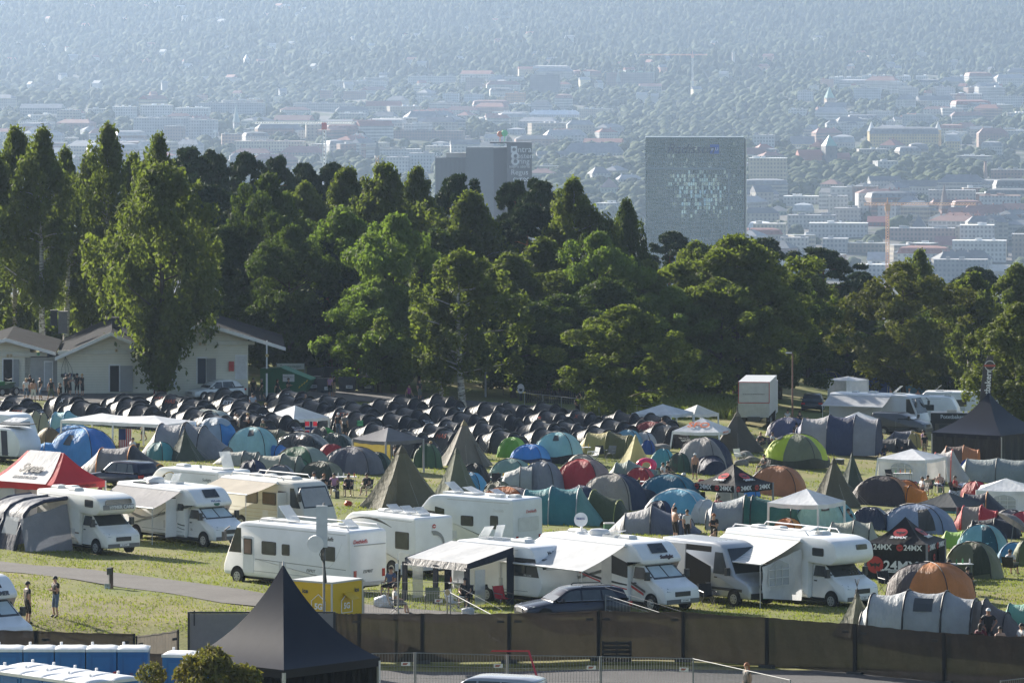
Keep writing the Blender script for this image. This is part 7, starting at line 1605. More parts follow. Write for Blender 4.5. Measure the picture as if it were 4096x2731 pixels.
mfence((PX(542,196.6),196.6),(PX(712,199),199.),'sunlit slack fence sheet folded back from the toilets',1.9,fabric((.20,.18,.15),.3),31)  # sunlit look put into the colour: paler cloth than the other fence sheets
mfence((PX(288,191.5),191.5),(PX(690,191.5),191.5),'lower screened fence panel directly behind the blue toilets',1.75,seed=33)
tag(strip('verge',gl,[(-16,204.4,.3),(0,204.7,.35),(12,204.2,.6),(30,198,.8)],.6,.07),kind='structure')
def heras(p0,p1,label,h=2.0,sign=True,gr='steel mesh fence panels'):
 a,b=Vector(p0),Vector(p1);d=b-a;l=d.length;o=thing('steel_fence',label,'fence',(a.x,a.y,ground(a.x,a.y)),math.atan2(d.y,d.x),gr);dz=ground(b.x,b.y)-ground(a.x,a.y)
 m=MB();z=lambda x:dz*x/l
 for x in(.03,l-.03):m.cyl((x,0,z(x)),(x,0,z(x)+h),.026,.026,6)
 for q in(.15,h-.02):m.cyl((0,0,q),(l,0,dz+q),.017,.017,6)
 m.build('frame',STEEL,o);m=MB();n=int(l/.11)
 for i in range(1,n):x=l*i/n;m.cyl((x,0,z(x)+.15),(x,0,z(x)+h),.0065,.0065,3,False)
 for q in(.6,1.05,1.5):m.cyl((0,.01,q),(l,.01,dz+q),.007,.007,3,False)
 m.build('wire_mesh',STEEL,o)
 if sign:
  m=MB();m.box((l*.9,-.04,h-.42+dz*.9),(.34,.012,.13));s_=m.build('panel_sign',paint((.7,.7,.69),.5),o);m=MB();m.poly([(l*.9-.12,-.048,h-.46+dz*.9),(l*.9+.02,-.048,h-.46+dz*.9),(l*.9+.1,-.048,h-.38+dz*.9),(l*.9-.1,-.048,h-.38+dz*.9)],.002,(0,-1,0));m.build('panel_mark',paint((.35,.12,.09)),s_)
 return o
hx=[(1290,190.),(1660,190.),(2030,190.),(2403,190.2),(2771,189.)]
for i,w in enumerate(['beside the pagoda eave','left of the red tape','behind the red tape and the pallet shadow','with the wooden pallet behind it']):heras((PX(hx[i][0],190),hx[i][1]),(PX(hx[i+1][0],190),hx[i+1][1]),'galvanised steel mesh fence panel '+w)
heras((PX(2771,189),189.),(PX(3163,181.5),181.5),'steel mesh fence panel turned towards the viewer at the lower right')
heras((PX(4000,181),181.),(PX(4330,184),184.),'steel mesh fence panel in the lower right corner')
heras((PX(1453,216),216.),(PX(1790,215),215.),'low steel barrier in front of the rubbish bag and awning',1.15,gr='low steel barriers');heras((PX(1800,215),215.),(PX(2010,208.5),208.5),'low steel barrier running down before the awning tent',1.1,False,'low steel barriers');heras((PX(2420,213),213.),(PX(2722,208),208.),'steel barrier leaning behind the dark estate car tail',1.2,False,'low steel barriers')
for i,x in enumerate((3200,3307,3420,3542,3657,3768,3869)):
 if i:heras((PX(xp,505),505.),(PX(x,505),505.),'dark distant mesh fence panel below the trees on the far lawn',2.1,True,'far mesh fence panels')
 xp=x
for xa_,xb_,w_ in((755,1100,'left of'),(1105,1338,'right of')):
 Y=202.;A=PX(xa_,Y);B=PX(xb_,Y);o=thing('framed_screen','black-framed grey film screen standing %s the pagoda peak'%w_,'screen',(A,Y,ground(A,Y)));zt=CZ-(2448-HY)/F*Y-o.location.z;l=B-A
 m=MB();m.box((l/2,0,zt*.55),(l-.1,.02,zt*.86));m.build('film',clear((.22,.215,.22),.86),o);m=MB()
 for x in(0,l):m.box((x,0,zt/2),(.09,.09,zt+.05))
 for z_ in(zt,zt*.12):m.box((l/2,0,z_),(l-.1,.08,.07))
 m.box((.22,-.02,zt-.22),(.05,.05,.6),0,0);m.build('frame',paint((.015,.017,.02),.5),o)
g=G(2470,2672);o=thing('pallet','dark wooden pallet leaning on the screened fence','pallet',(g.x,204.9,ground(g.x,204.9)))
m=MB();[m.box((0,-.1+i*.0,.12+i*.17),(1.2,.03,.12))for i in range(5)];m.build('boards',paint((.03,.026,.022),.9),o);m=MB();[m.box((x,0,.45),(.1,.1,.86))for x in(-.55,0,.55)];m.build('blocks',paint((.03,.026,.022),.9),o)
o=thing('barrier_tape','red and white barrier tape strung on the steel fence','tape',(0,189,ground(0,189)))
m=MB();tp=[AT(1965,2602,189.8),AT(2115,2602,189.8),AT(2160,2745,189.0)]
for L_ in(tp,):
 for a,b in zip(L_,L_[1:]):
  a,b=a-o.location,b-o.location;m.poly([a+Vector((-.03,0,-.03)),b+Vector((-.03,0,-.03)),b+Vector((.03,0,.03)),a+Vector((.03,0,.03))])
m.build('tape',paint((.5,.03,.05),.5),o)
BLT,BLD,RFW=paint((.03,.17,.42),.45),paint((.025,.14,.36),.45),paint((.80,.80,.80),.4)
def toilet(loc,rz,label,group='portable toilets'):
 o=thing('portable_toilet',label,'toilet',loc,rz,group)
 m=MB();m.box((0,0,1.05),(1.10,1.12,2.1));m.build('cabin',BLT,o)
 m=MB();m.grid(lambda u,v:Vector(((u-.5)*1.16,(v-.5)*1.2,2.10+.10*(sin(PI*u)**.35*sin(PI*v)**.35)+.02*sin(PI*3*u)*sin(PI*v))),14,10);m.loft([[(-.58,-.6,2.02),(.58,-.6,2.02),(.58,.6,2.02),(-.58,.6,2.02)],[(-.58,-.6,2.12),(.58,-.6,2.12),(.58,.6,2.12),(-.58,.6,2.12)]]);m.cyl((-.4,.45,2.1),(-.4,.45,2.27),.05,.05,8);m.build('roof',RFW,o,50)
 m=MB();m.box((.02,-.575,1.02),(.80,.03,1.86));d=m.build('door',BLD,o)
 m=MB();m.box((0,-.592,1.22),(.62,.01,1.2));m.box((.36,-.6,1.05),(.05,.03,.16));m.build('door_panel',BLT,d)
 m=MB();m.box((0,-.60,.92),(.58,.008,.16));l=m.build('name_label',paint((.75,.75,.75)),d);text('HIBAS',.15,paint((.03,.04,.09)),l,(0,-.606,.92),(PI/2,0,0),'lettering',.002,1.05,shear=.25,bold=.004)
 m=MB();m.box((-.04,-.60,1.18),(.13,.008,.17));m.build('pictogram_label',paint((.15,.12,.25)),d);return o
tw=['at the left border with its door ajar','second from the left border','middle one of the row of five','fourth of the row, behind the red-capped man','rightmost of the row beside the bush']
for i in range(5):
 px=35+i*125;Y=186.5;x=PX(px,Y);toilet((x,Y,CZ-(2568-HY)/F*Y-2.3),0,'blue portable toilet, '+tw[i])
P0=V2_=Vector((PX(120,178),178,CZ-(2640-HY)/F*178-2.3));e1,e2=Vector((.70,-.714,0))*1.16,Vector((-.714,-.70,0))*1.25
for i in range(5):
 for j in range(2):toilet(P0+e1*i+e2*j,-rad(45.5),'white-roofed portable toilet in the nearest cluster at the lower left','nearest portable toilets')
for i,(px,yt)in enumerate(((725,2590),(812,2606))):toilet((PX(px,184-i),184-i,CZ-(yt-HY)/F*(184-i)-2.3),-.2,'blue portable toilet %s behind the flowering bush'%('left' if i==0 else 'right'))
Y=170.;loc=Vector((PX(850,Y),Y,ground(PX(850,Y),Y)));o=thing('bush','reddish-green leafy bush in the foreground before the pagoda tent','bush',loc)
rg=np.random.default_rng(8);Pn,Nn,C_,hb=crown_points('shrub',3.9,4.3,15000,rg);me=quad_mesh('foliage',Pn,Nn,rg.uniform(.05,.13,len(Pn)),leafmat((.09,.115,.03),(.19,.14,.06),.35),2.4,rg,droop=.3);link('foliage',me,o)
m=MB()
for c in C_:m.tube([(0,0,.2),(c[0]*.4,c[1]*.4,c[2]*.6),(c[0],c[1],c[2]+.2)],[.03,.02,.006],4)
m.build('stems',BARK['broad'],o)
Y=211.;px=1310;X=PX(px,Y);z=ground(X,Y);o=thing('equipment_trailer','bright yellow telecom trailer with white 5G house signs','trailer',(X,Y,z),-rad(36));ym=paint((.62,.40,.012),.45,0,.08,1.)
hb_=CZ-(2330-HY)/F*(Y-1.5)-z;w_,d_=2.05,2.05
m=MB();m.box((0,0,hb_/2+.2),(w_,d_,hb_-.5));m.build('box',ym,o);m=MB();m.box((0,0,hb_-.02),(w_+.06,d_+.06,.07));[m.box((sx*w_/2,sy*d_/2,hb_/2+.2),(.06,.06,hb_-.5))for sx in(-1,1)for sy in(-1,1)];m.build('edge_trim',paint((.5,.5,.49),.5),o)
m=MB();[m.cyl((x,-d_/2+.1,.35),(x,-d_/2-.0,.35),.33,.33,14)for x in(-.6,.6)];m.build('wheels',RUB,o)
for rt,hw in((0,d_/2),(PI/2,w_/2)):
 R_=Matrix.Rotation(rt,3,'Z');P_=lambda x,z_:R_@Vector((x,-hw-.03,z_))
 text('ice',.26,DG,o,P_(-.35 if rt==0 else .62,hb_-.42),(PI/2,0,rt),'lettering',.003,bold=.008)
 m=MB();dz_=hb_-1.75;q=[(-.36,.5+dz_),(-.36,1.0+dz_),(0,1.28+dz_),(.36,1.0+dz_),(.36,.5+dz_)];dx=.35 if rt==0 else -.05
 for a,b in zip(q,q[1:]+q[:1]):m.cyl(P_(a[0]+dx,a[1]-.05),P_(b[0]+dx,b[1]-.05),.018,.018,4)
 s_=m.build('house_sign',paint((.8,.8,.8)),o);text('5G',.34,paint((.8,.8,.8)),s_,P_(dx,.72+dz_),(PI/2,0,rt),'lettering',.003,bold=.012)
m=MB();m.poly([(w_/2+.03,-.3,hb_-.5),(w_/2+.45,-.3,hb_-.75),(w_/2+.45,.25,hb_-.75),(w_/2+.03,.25,hb_-.5)],.02);m.build('open_flap',ym,o)
X=PX(1290,209.2);t=thing('antenna_mast','white mobile antenna panel on a mast above the yellow trailer','antenna',(X,209.2,ground(X,209.2)));s=F/209.2;zz=lambda py:CZ-(py-HY)/s-ground(X,209.2)
m=MB();m.cyl((.06,0,0),(.06,0,zz(2010)),.05,.05,8);m.build('mast',STEEL,t);m=MB();m.box((-.02,-.16,(zz(2020)+zz(2186))/2),(.46,.18,zz(2020)-zz(2186)));m.build('antenna_panel',paint((.55,.58,.60),.5),t)
m=MB();m.cyl((-.28,-.3,zz(2172)),(-.28,.05,zz(2172)),.34,.34,18);m.build('drum_antenna',paint((.75,.75,.74),.4),t,40);m=MB();[m.tube([(.0+i*.03,-.1,zz(2188)),(-.12+i*.06,-.14,zz(2215)),(.1,-.08,zz(2260)),(.12+i*.02,-.1,zz(2330))],.014,4)for i in range(4)];m.build('cables',DARKP,t)
X=PX(1592,212);t=thing('thin_mast','thin grey pole with small antennas beside the awning tent','pole',(X,212,ground(X,212)));s=F/212
m=MB();m.cyl((0,0,0),(0,0,2.75),.035,.025,6);m.build('pole',STEEL,t);m=MB();m.box((-.05,0,2.45),(.14,.1,.3));m.box((.14,0,2.35),(.06,.06,.42));m.cyl((0,0,2.6),(0,0,3.0),.02,.015,5);m.build('antennas',paint((.6,.61,.62)),t)
X=PX(1790,212.);t=thing('wooden_club','round wooden disc sign on a stick by the steel barrier','sign',(X,212,ground(X,212)));m=MB();m.cyl((0,0,0),(0,0,1.15),.03,.03,6);m.build('stick',paint((.3,.27,.22)),t);m=MB();disc(m,(0,-.03,1.33),.13,(0,-1,0),.03,14,.8);m.build('disc',paint((.5,.36,.2)),t)
def lamp(label,px,yt,yb,c,arm=.6,name='street_lamp'):
 g=G(px,yb);s=F/g.y;h=(yb-yt)/s;o=thing(name,label,'lamp',g);m=MB();m.cyl((0,0,-.3),(0,0,h),.085,.055,8);m.build('pole',c,o);m=MB();m.cyl((0,0,h-.05),(-arm,0,h+.05),.03,.03,5);m.build('arm',c,o);m=MB();m.box((-arm,0,h+.06),(.5,.2,.1));m.build('lamp_head',paint((.5,.51,.52),.4),o);return o
lamp('grey lamp post standing right of the white birch trunk',1942,1335,1587,paint((.36,.37,.38),.5),.1);lamp('tall thin lamp in front of the trees on the right',3307,1205,1478,paint((.12,.11,.11),.6),-.4);lamp('slim wooden lamp pole beside the delivery truck',3170,1414,1684,paint((.17,.09,.06),.7),.3)
g=G(440,2352);o=thing('power_post','dark electricity post with pitch number 121 beside the path','post',g);m=MB();m.box((.06,0,.42),(.16,.14,1.05));m.build('post',paint((.07,.045,.04),.7),o);m=MB();m.box((-.03,-.12,.78),(.2,.14,.3),0,.2);m.build('socket_box',paint((.07,.075,.085),.5),o);m=MB();m.box((-.1,-.2,.12),(.26,.02,.24));sg=m.build('number_sign',paint((.6,.62,.6)),o);text('121',.13,DG,sg,(-.1,-.215,.15),(PI/2,0,0),'lettering',.002,bold=.004);m=MB();m.tube([(-.04,-.18,.66),(-.02,-.25,.4),(.02,-.2,0)],.015,4);m.build('cable',paint((.4,.36,.3)),o)
g=AT(3942,1700,386.);X,Y=g.x,386.;z=ground(X,Y);s=F/Y;o=thing('feather_banner','tall dark feather banner with white lettering','banner',(X,Y,z));zz=lambda py:CZ-(py-HY)/s-z
m=MB();P_=[(-.45,zz(1640)),(.35,zz(1625)),(.62,zz(1426)),(.4,zz(1422)),(.02,zz(1438)),(-.15,zz(1470))];m.poly([(x,0,q)for x,q in P_],.02,(0,1,0));b=m.build('flag',paint((.05,.042,.045),.6),o);m=MB();m.tube([(-.5,.02,0),(-.42,.02,zz(1600)),(-.14,.02,zz(1465)),(.2,.02,zz(1424)),(.6,.02,zz(1424))],.03,5);m.build('pole',DARKP,o)
text('Potetbakern',.62,wm,b,(.16,-.03,zz(1555)),(PI/2,-PI/2+.06,0),'lettering',.005,bold=.012);m=MB();disc(m,(.33,-.02,zz(1462)),.4,(0,-1,0),.01,18);e=m.build('emblem',paint((.5,.5,.48)),b);m=MB();disc(m,(.33,-.035,zz(1462)),.33,(0,-1,0),.01,18);m.build('emblem_core',paint((.05,.04,.045)),e);m=MB();m.box((.33,-.05,zz(1462)),(.85,.02,.16),0,0);m.build('emblem_band',paint((.4,.08,.06)),e)
g=G(3800,1850);Y=428.;X=PX(3850,Y);z=ground(X,Y);s=F/Y;o=thing('food_stall','black food stall with a lettered sign board beside the black marquee','stall',(X,Y,z),-.1);zz=lambda py:CZ-(py-HY)/s-z
m=MB();m.box((0,1.2,zz(1660)/2),(5.2,2.4,zz(1660)));m.build('cabin',paint((.025,.024,.025),.6),o);m=MB();m.box((0,-.05,zz(1666)),(5.3,.12,.62));sg=m.build('sign_board',paint((.02,.02,.022),.5),o);text('Potetbakern',.44,paint((.62,.64,.66)),sg,(-.75,-.125,zz(1667)),(PI/2,0,0),'lettering',.004,bold=.008);m=MB();m.box((0,1.2,zz(1655)),(5.3,2.5,.1));m.box((-.9,1,zz(1648)),(.8,.6,.25));m.build('roof',paint((.5,.44,.36)),o)
m=MB();m.box((-.9,-.02,zz(1715)),(2.8,.06,.9));m.build('serving_hatch',paint((.10,.085,.06),.5),o);m=MB();m.box((-1.6,-.07,zz(1712)),(.7,.03,.7));m.box((-.4,-.07,zz(1712)),(.7,.03,.7));m.build('menu_board',paint((.04,.045,.04),.4),o)
def Lp(x,y):return Q('L',x,y)
g=G(1140,1578);o=thing('waste_skip','green waste skip with a sloping open lid and white sign','skip',g,-.15);gm_=paint((.02,.13,.055),.45);m=MB();m.poly([(-2.0,0,.1),(1.5,0,.1),(2.1,0,1.15),(1.9,0,1.3),(-.3,0,2.15),(-2.05,0,2.1)],2.0,(0,1,0));m.build('body',gm_,o);m=MB();m.poly([(-.4,-.08,2.18),(2.15,-.08,1.2),(2.15,2.1,1.2),(-.4,2.1,2.18)],.05);m.build('lid',paint((.10,.32,.20),.4),o);m=MB();m.box((.3,-.03,1.35),(.95,.03,.6));sg=m.build('sign',paint((.7,.7,.7)),o);text('RAGN SELLS',.15,DG,sg,(.3,-.05,1.42),(PI/2,0,0),'lettering',.003);m=MB();[m.poly([(1.1+i*.2,-.03,.55+i*.16),(1.2+i*.2,-.03,.55+i*.16),(1.3+i*.2,-.03,.72+i*.16),(1.2+i*.2,-.03,.72+i*.16)],.01,(0,-1,0))for i in range(4)];m.build('hazard_stripe',paint((.6,.5,.05)),o)
for i,px in enumerate((892,958)):
 g=G(px,1566);o=thing('recycling_container','dark green rounded recycling container, %s of two'%('left' if i==0 else 'right'),'container',g);m=MB();m.loft([[(-.62*a,-.6,z_),(.62*a,-.6,z_),(.62*a,.6,z_),(-.62*a,.6,z_)]for a,z_ in((.95,0),(1,.2),(1,1.15),(.85,1.45))],True,True);m.build('body',paint((.022,.035,.030),.5),o);m=MB();disc(m,(0,-.61,.95),.12,(0,-1,0),.01,12);m.build('emblem',paint((.16,.19,.17)),o);m=MB();[m.cyl((-.3+.15*j,-.61,.1),(-.33+.15*j,-.61,.32),.03,.01,4)for j in range(5)];m.build('painted_grass',paint((.45,.6,.4)),o);m=MB();m.tube([(-.1,0,1.44),(-.1,0,1.58),(.1,0,1.58),(.1,0,1.44)],.02,4);m.build('lifting_hook',STEEL,o)
for i,(mx_,my,wd_)in enumerate(((290,712,'leftmost, behind the green skip'),(400,728,'in the middle, before the standing pair'),(568,716,'right of the standing pair'),(714,714,'rightmost beside the path'),(320,640,'in the rear row'),(440,636,'in the rear row at the right'))):
 g=G(*Q('M',mx_,my));o=thing('waste_tub','dark grey plastic waste tub, '+wd_,'tub',g,-.05,'dark grey waste tubs');m=MB();m.loft([[(-.7*a,-.55,z_),(.7*a,-.55,z_),(.7*a,.55,z_),(-.7*a,.55,z_)]for a,z_ in((.92,.1),(.95,.62),(1,.66),(1.02,1.2))],True,True);[m.box((x,0,.05),(.16,1,.14))for x in(-.5,0,.5)];m.build('tub',paint((.045,.05,.062),.6),o);m=MB();m.box((.2,-.60,.42),(.56,.02,.26));l=m.build('name_label',paint((.7,.7,.7)),o);text('HIBAS',.15,paint((.02,.03,.07)),l,(.2,-.615,.42),(PI/2,0,0),'lettering',.002,shear=.2,bold=.004)
g=G(1150,1540);o=thing('banner','white banner lettered Tømmestasjon behind the green skip','banner',(g.x,g.y+6,ground(g.x,g.y+6)));z=CZ-(1465-HY)/F*(g.y+6)-o.location.z;m=MB();m.box((0,0,z),(2.3,.03,.5));b=m.build('cloth',paint((.6,.62,.6)),o);text('Tømmestasjon',.3,paint((.03,.12,.08)),b,(0,-.03,z),(PI/2,0,0),'lettering',.003);m=MB();[m.cyl((x,.03,0),(x,.03,z+.3),.03,.03,5)for x in(-1.2,1.2)];m.build('posts',STEEL,o)
def rail_fence(p0,p1,label,h=1.15,pickets=True,c=(.018,.016,.016)):
 a,b=G(*p0),G(*p1);d=(b-a);d.z=0;l=d.length;o=thing('picket_fence' if pickets else 'chain_link_fence',label,'fence',a,math.atan2(d.y,d.x));dz=b.z-a.z;m=MB();cm=paint(c,.8);n=max(2,int(l/2.2))
 for i in range(n+1):x=l*i/n;m.cyl((x,0,dz*i/n-.3),(x,0,dz*i/n+h),.045 if pickets else .03,.03,5)
 m.build('posts',cm,o);m=MB()
 for q in((.3,.85)if pickets else(h,)):m.cyl((0,0,q),(l,0,dz+q),.03,.03,5)
 m.build('rails',cm,o);m=MB()
 if pickets:
  k=int(l/.2);[m.box((l*i/k,-.05,dz*i/k+h*.5),(.11,.02,h*.9))for i in range(k)]
 else:
  k=int(l/.14);[m.cyl((l*i/k,0,dz*i/k),(l*min(1,i/k+.12),0,dz*min(1,i/k+.12)+h),.004,.004,3,False)for i in range(k)]
 m.build('pickets' if pickets else 'wire',cm,o)
rail_fence((2098,1640),(2625,1700),'galvanised chain-link fence sloping down before the picnic terrace',1.4,False,(.30,.31,.32));rail_fence((2105,1612),(2440,1622),'dark picket fence of the picnic terrace');rail_fence((2445,1620),(2590,1590),'dark picket fence at the right end of the picnic terrace');rail_fence((1945,1580),(2080,1580),'low dark railing left of the round barbecue sign',1.1,False,(.08,.08,.085))
def picnic(px,py,label):
 g=G(px,py);o=thing('picnic_table',label,'picnic table',g,.1);wd_=paint((.06,.055,.052),.8);m=MB();m.box((0,0,.74),(2.2,.8,.06));m.build('tabletop',wd_,o)
 for s_ in(-1,1):m=MB();m.box((0,s_*.75,.44),(2.2,.28,.05));m.build('bench',wd_,o)
 for x in(-.8,.8):m=MB();m.box((x,0,.42),(.08,1.7,.07));m.cyl((x,-.6,0),(x,-.25,.74),.05,.05,4);m.cyl((x,.6,0),(x,.25,.74),.05,.05,4);m.build('leg_frame',wd_,o)
picnic(2180,1580,'picnic table with three people behind the picket fence');picnic(2390,1580,'right picnic table with one man behind the picket fence')
g=G(2083,1602);o=thing('round_sign','round white barbecue notice on a dark base','sign',g);m=MB();disc(m,(0,-.1,1.0),.40,(0,-1,0),.03,22,.75);s_=m.build('disc',paint((.62,.6,.6)),o);m=MB();m.poly([(-.16,-.14,.98),(.16,-.14,.98),(.1,-.14,.78),(-.1,-.14,.78)][::-1],.005,(0,-1,0));m.build('kettle_mark',DARKP,s_);m=MB();m.box((0,0,.5),(.25,.2,1.0));m.build('base',DARKP,o)
for px,py,r,d in((2640,1806,.75,'large grey boulder in front of the maroon dome tent'),(2978,1836,.75,'rounded grey boulder behind the white lawn chair'),(3010,1850,.55,'smaller boulder right of the rounded one'),(2965,1862,.5,'mossy boulder in front of the pair')):
 g=G(px,py);v,f=ico(2);rg=np.random.default_rng(int(px));vv=v*(1+.14*np.sin(v[:,[1,2,0]]*3+rg.uniform(0,6,3)).sum(1,keepdims=True)/1.5)*(r,r*.8,r*.6);m=MB();m.add(vv+(0,0,r*.25),f);tag(m.build('boulder',paint((.20,.19,.175),.9,0,.4,2.,.2,.5),None,40,g),d,'boulder')
SKIN={'s':paint((.46,.27,.19),.55,0,.08),'t':paint((.40,.21,.14),.55,0,.08)}
CLO={'bk':(.014,.014,.016),'wt':(.62,.61,.60),'dn':(.10,.15,.23),'gy':(.16,.16,.16),'rd':(.42,.03,.035),'gn':(.08,.10,.06),'mr':(.14,.025,.035),'kh':(.34,.29,.20),'pk':(.55,.28,.42),'pu':(.30,.04,.22),'yl':(.55,.38,.03),'bl':(.06,.09,.18),'be':(.44,.42,.38),'st':(.35,.40,.50)}
HAIRC={'b':(.035,.022,.014),'l':(.42,.28,.11),'r':(.30,.10,.03),'g':(.24,.23,.22),'k':(.012,.012,.013),'w':(.68,.68,.68),'R':(.45,.03,.03),'n':None,'p':(.62,.12,.22),'c':(.38,.34,.28)}
def V3(*a):return Vector(a)
def pose(p):
 """joints of a figure 1.75 m tall facing -Y; returns joint table"""
 J={};sit=p in('sit','reach','lounge');hz=.50 if p=='sit' or p=='reach' else .30 if p=='lounge' else .92
 lean={'bend':.75,'lounge':-.45,'reach':.18,'sit':-.10,'phone':.05}.get(p,0.)
 up=lambda h:V3(0,-sin(lean)*h,cos(lean)*h)
 pel=V3(0,0,hz);J['pel']=pel;J['waist']=pel+up(.16);J['chest']=pel+up(.40);J['neck']=pel+up(.54);hd=lean*.4
 J['head']=J['neck']+V3(0,-.02-sin(hd)*.14,cos(hd)*.14);J['top']=J['head']+V3(0,-sin(hd)*.10,cos(hd)*.10)
 for s,k in((-1,'L'),(1,'R')):
  sh=J['chest']+up(.08)+V3(s*.185,0,0);J['sh'+k]=sh
  if p in('stand','walk'):e=sh+V3(s*.05,.03-(.10*s if p=='walk' else 0),-.28);h=e+V3(s*-.01,-.06-(.10*s if p=='walk' else 0),-.25)
  elif p=='phone':e=sh+V3(s*.04,-.02,-.28);h=e+V3(-s*.12,-.22,.05)
  elif p=='hips':e=sh+V3(s*.17,.08,-.22);h=e+V3(-s*.15,-.10,-.18)
  elif p=='armup' and s>0:e=sh+V3(.16,-.06,.20);h=e+V3(-.14,-.02,.20)
  elif p=='bend':e=sh+V3(s*.03,-.06,-.28);h=e+V3(0,-.08,-.24)
  elif p=='lounge':e=sh+V3(s*.10,.02,-.26);h=e+V3(-s*.08,-.20,-.06)
  elif p=='reach':e=sh+V3(s*.06,-.16,-.20);h=e+V3(-s*.04,-.24,.06)
  else:e=sh+V3(s*.07,-.06,-.26);h=e+V3(-s*.09,-.20,-.05)
  J['el'+k],J['wr'+k]=e,h;d=(h-e).normalized();J['ha'+k]=h+d*.06
  o=d.cross(V3(0,0,1)if abs(d.z)<.8 else V3(0,1,0)).normalized();o*=(1 if o.y<0 else -1)
  dn=V3(0,0,-1)if abs(d.z)<.8 else V3(-s,0,0)
  for i in range(4):J['f%d%s'%(i,k)]=J['ha'+k]+o*(.026-.017*i)+d*(.075,.088,.084,.066)[i]+dn*.018
  J['th'+k]=h+d*.03+o*.055
  hp=pel+V3(s*.095,0,-.02);J['hp'+k]=hp
  if p=='lounge':kn=hp+V3(s*.05,-.42,.16);an=kn+V3(0,-.36,-.26)
  elif sit:kn=hp+V3(s*.07,-.42,.02);an=kn+V3(0,-.06+.05*s,-.40)
  else:
   w=.16*s if p=='walk' else .03;kn=hp+V3(s*.02,-.03-w,-.42);an=kn+V3(s*.01,.05+(-.0 if p!='walk' else(.16 if s<0 else -.02)),-.40)
  J['kn'+k],J['an'+k]=kn,an;J['to'+k]=V3(an.x+s*.02,an.y-.15,max(.03,an.z-.05));
 return J
BONES=[('pel','waist'),('waist','chest'),('chest','neck'),('neck','head'),('head','top')]
RAD={'pel':.125,'waist':.118,'chest':.14,'neck':.055,'head':.088,'top':.068}
for k in 'LR':
 BONES+=[('chest','sh'+k),('sh'+k,'el'+k),('el'+k,'wr'+k),('wr'+k,'ha'+k),('wr'+k,'th'+k),('pel','hp'+k),('hp'+k,'kn'+k),('kn'+k,'an'+k),('an'+k,'to'+k)]+[('ha'+k,'f%d%s'%(i,k))for i in range(4)]
 RAD.update({'sh'+k:.064,'el'+k:.044,'wr'+k:.029,'ha'+k:.030,'th'+k:.010,'hp'+k:.092,'kn'+k:.056,'an'+k:.038,'to'+k:.035});RAD.update({'f%d%s'%(i,k):.0085 for i in range(4)})
_figs={}
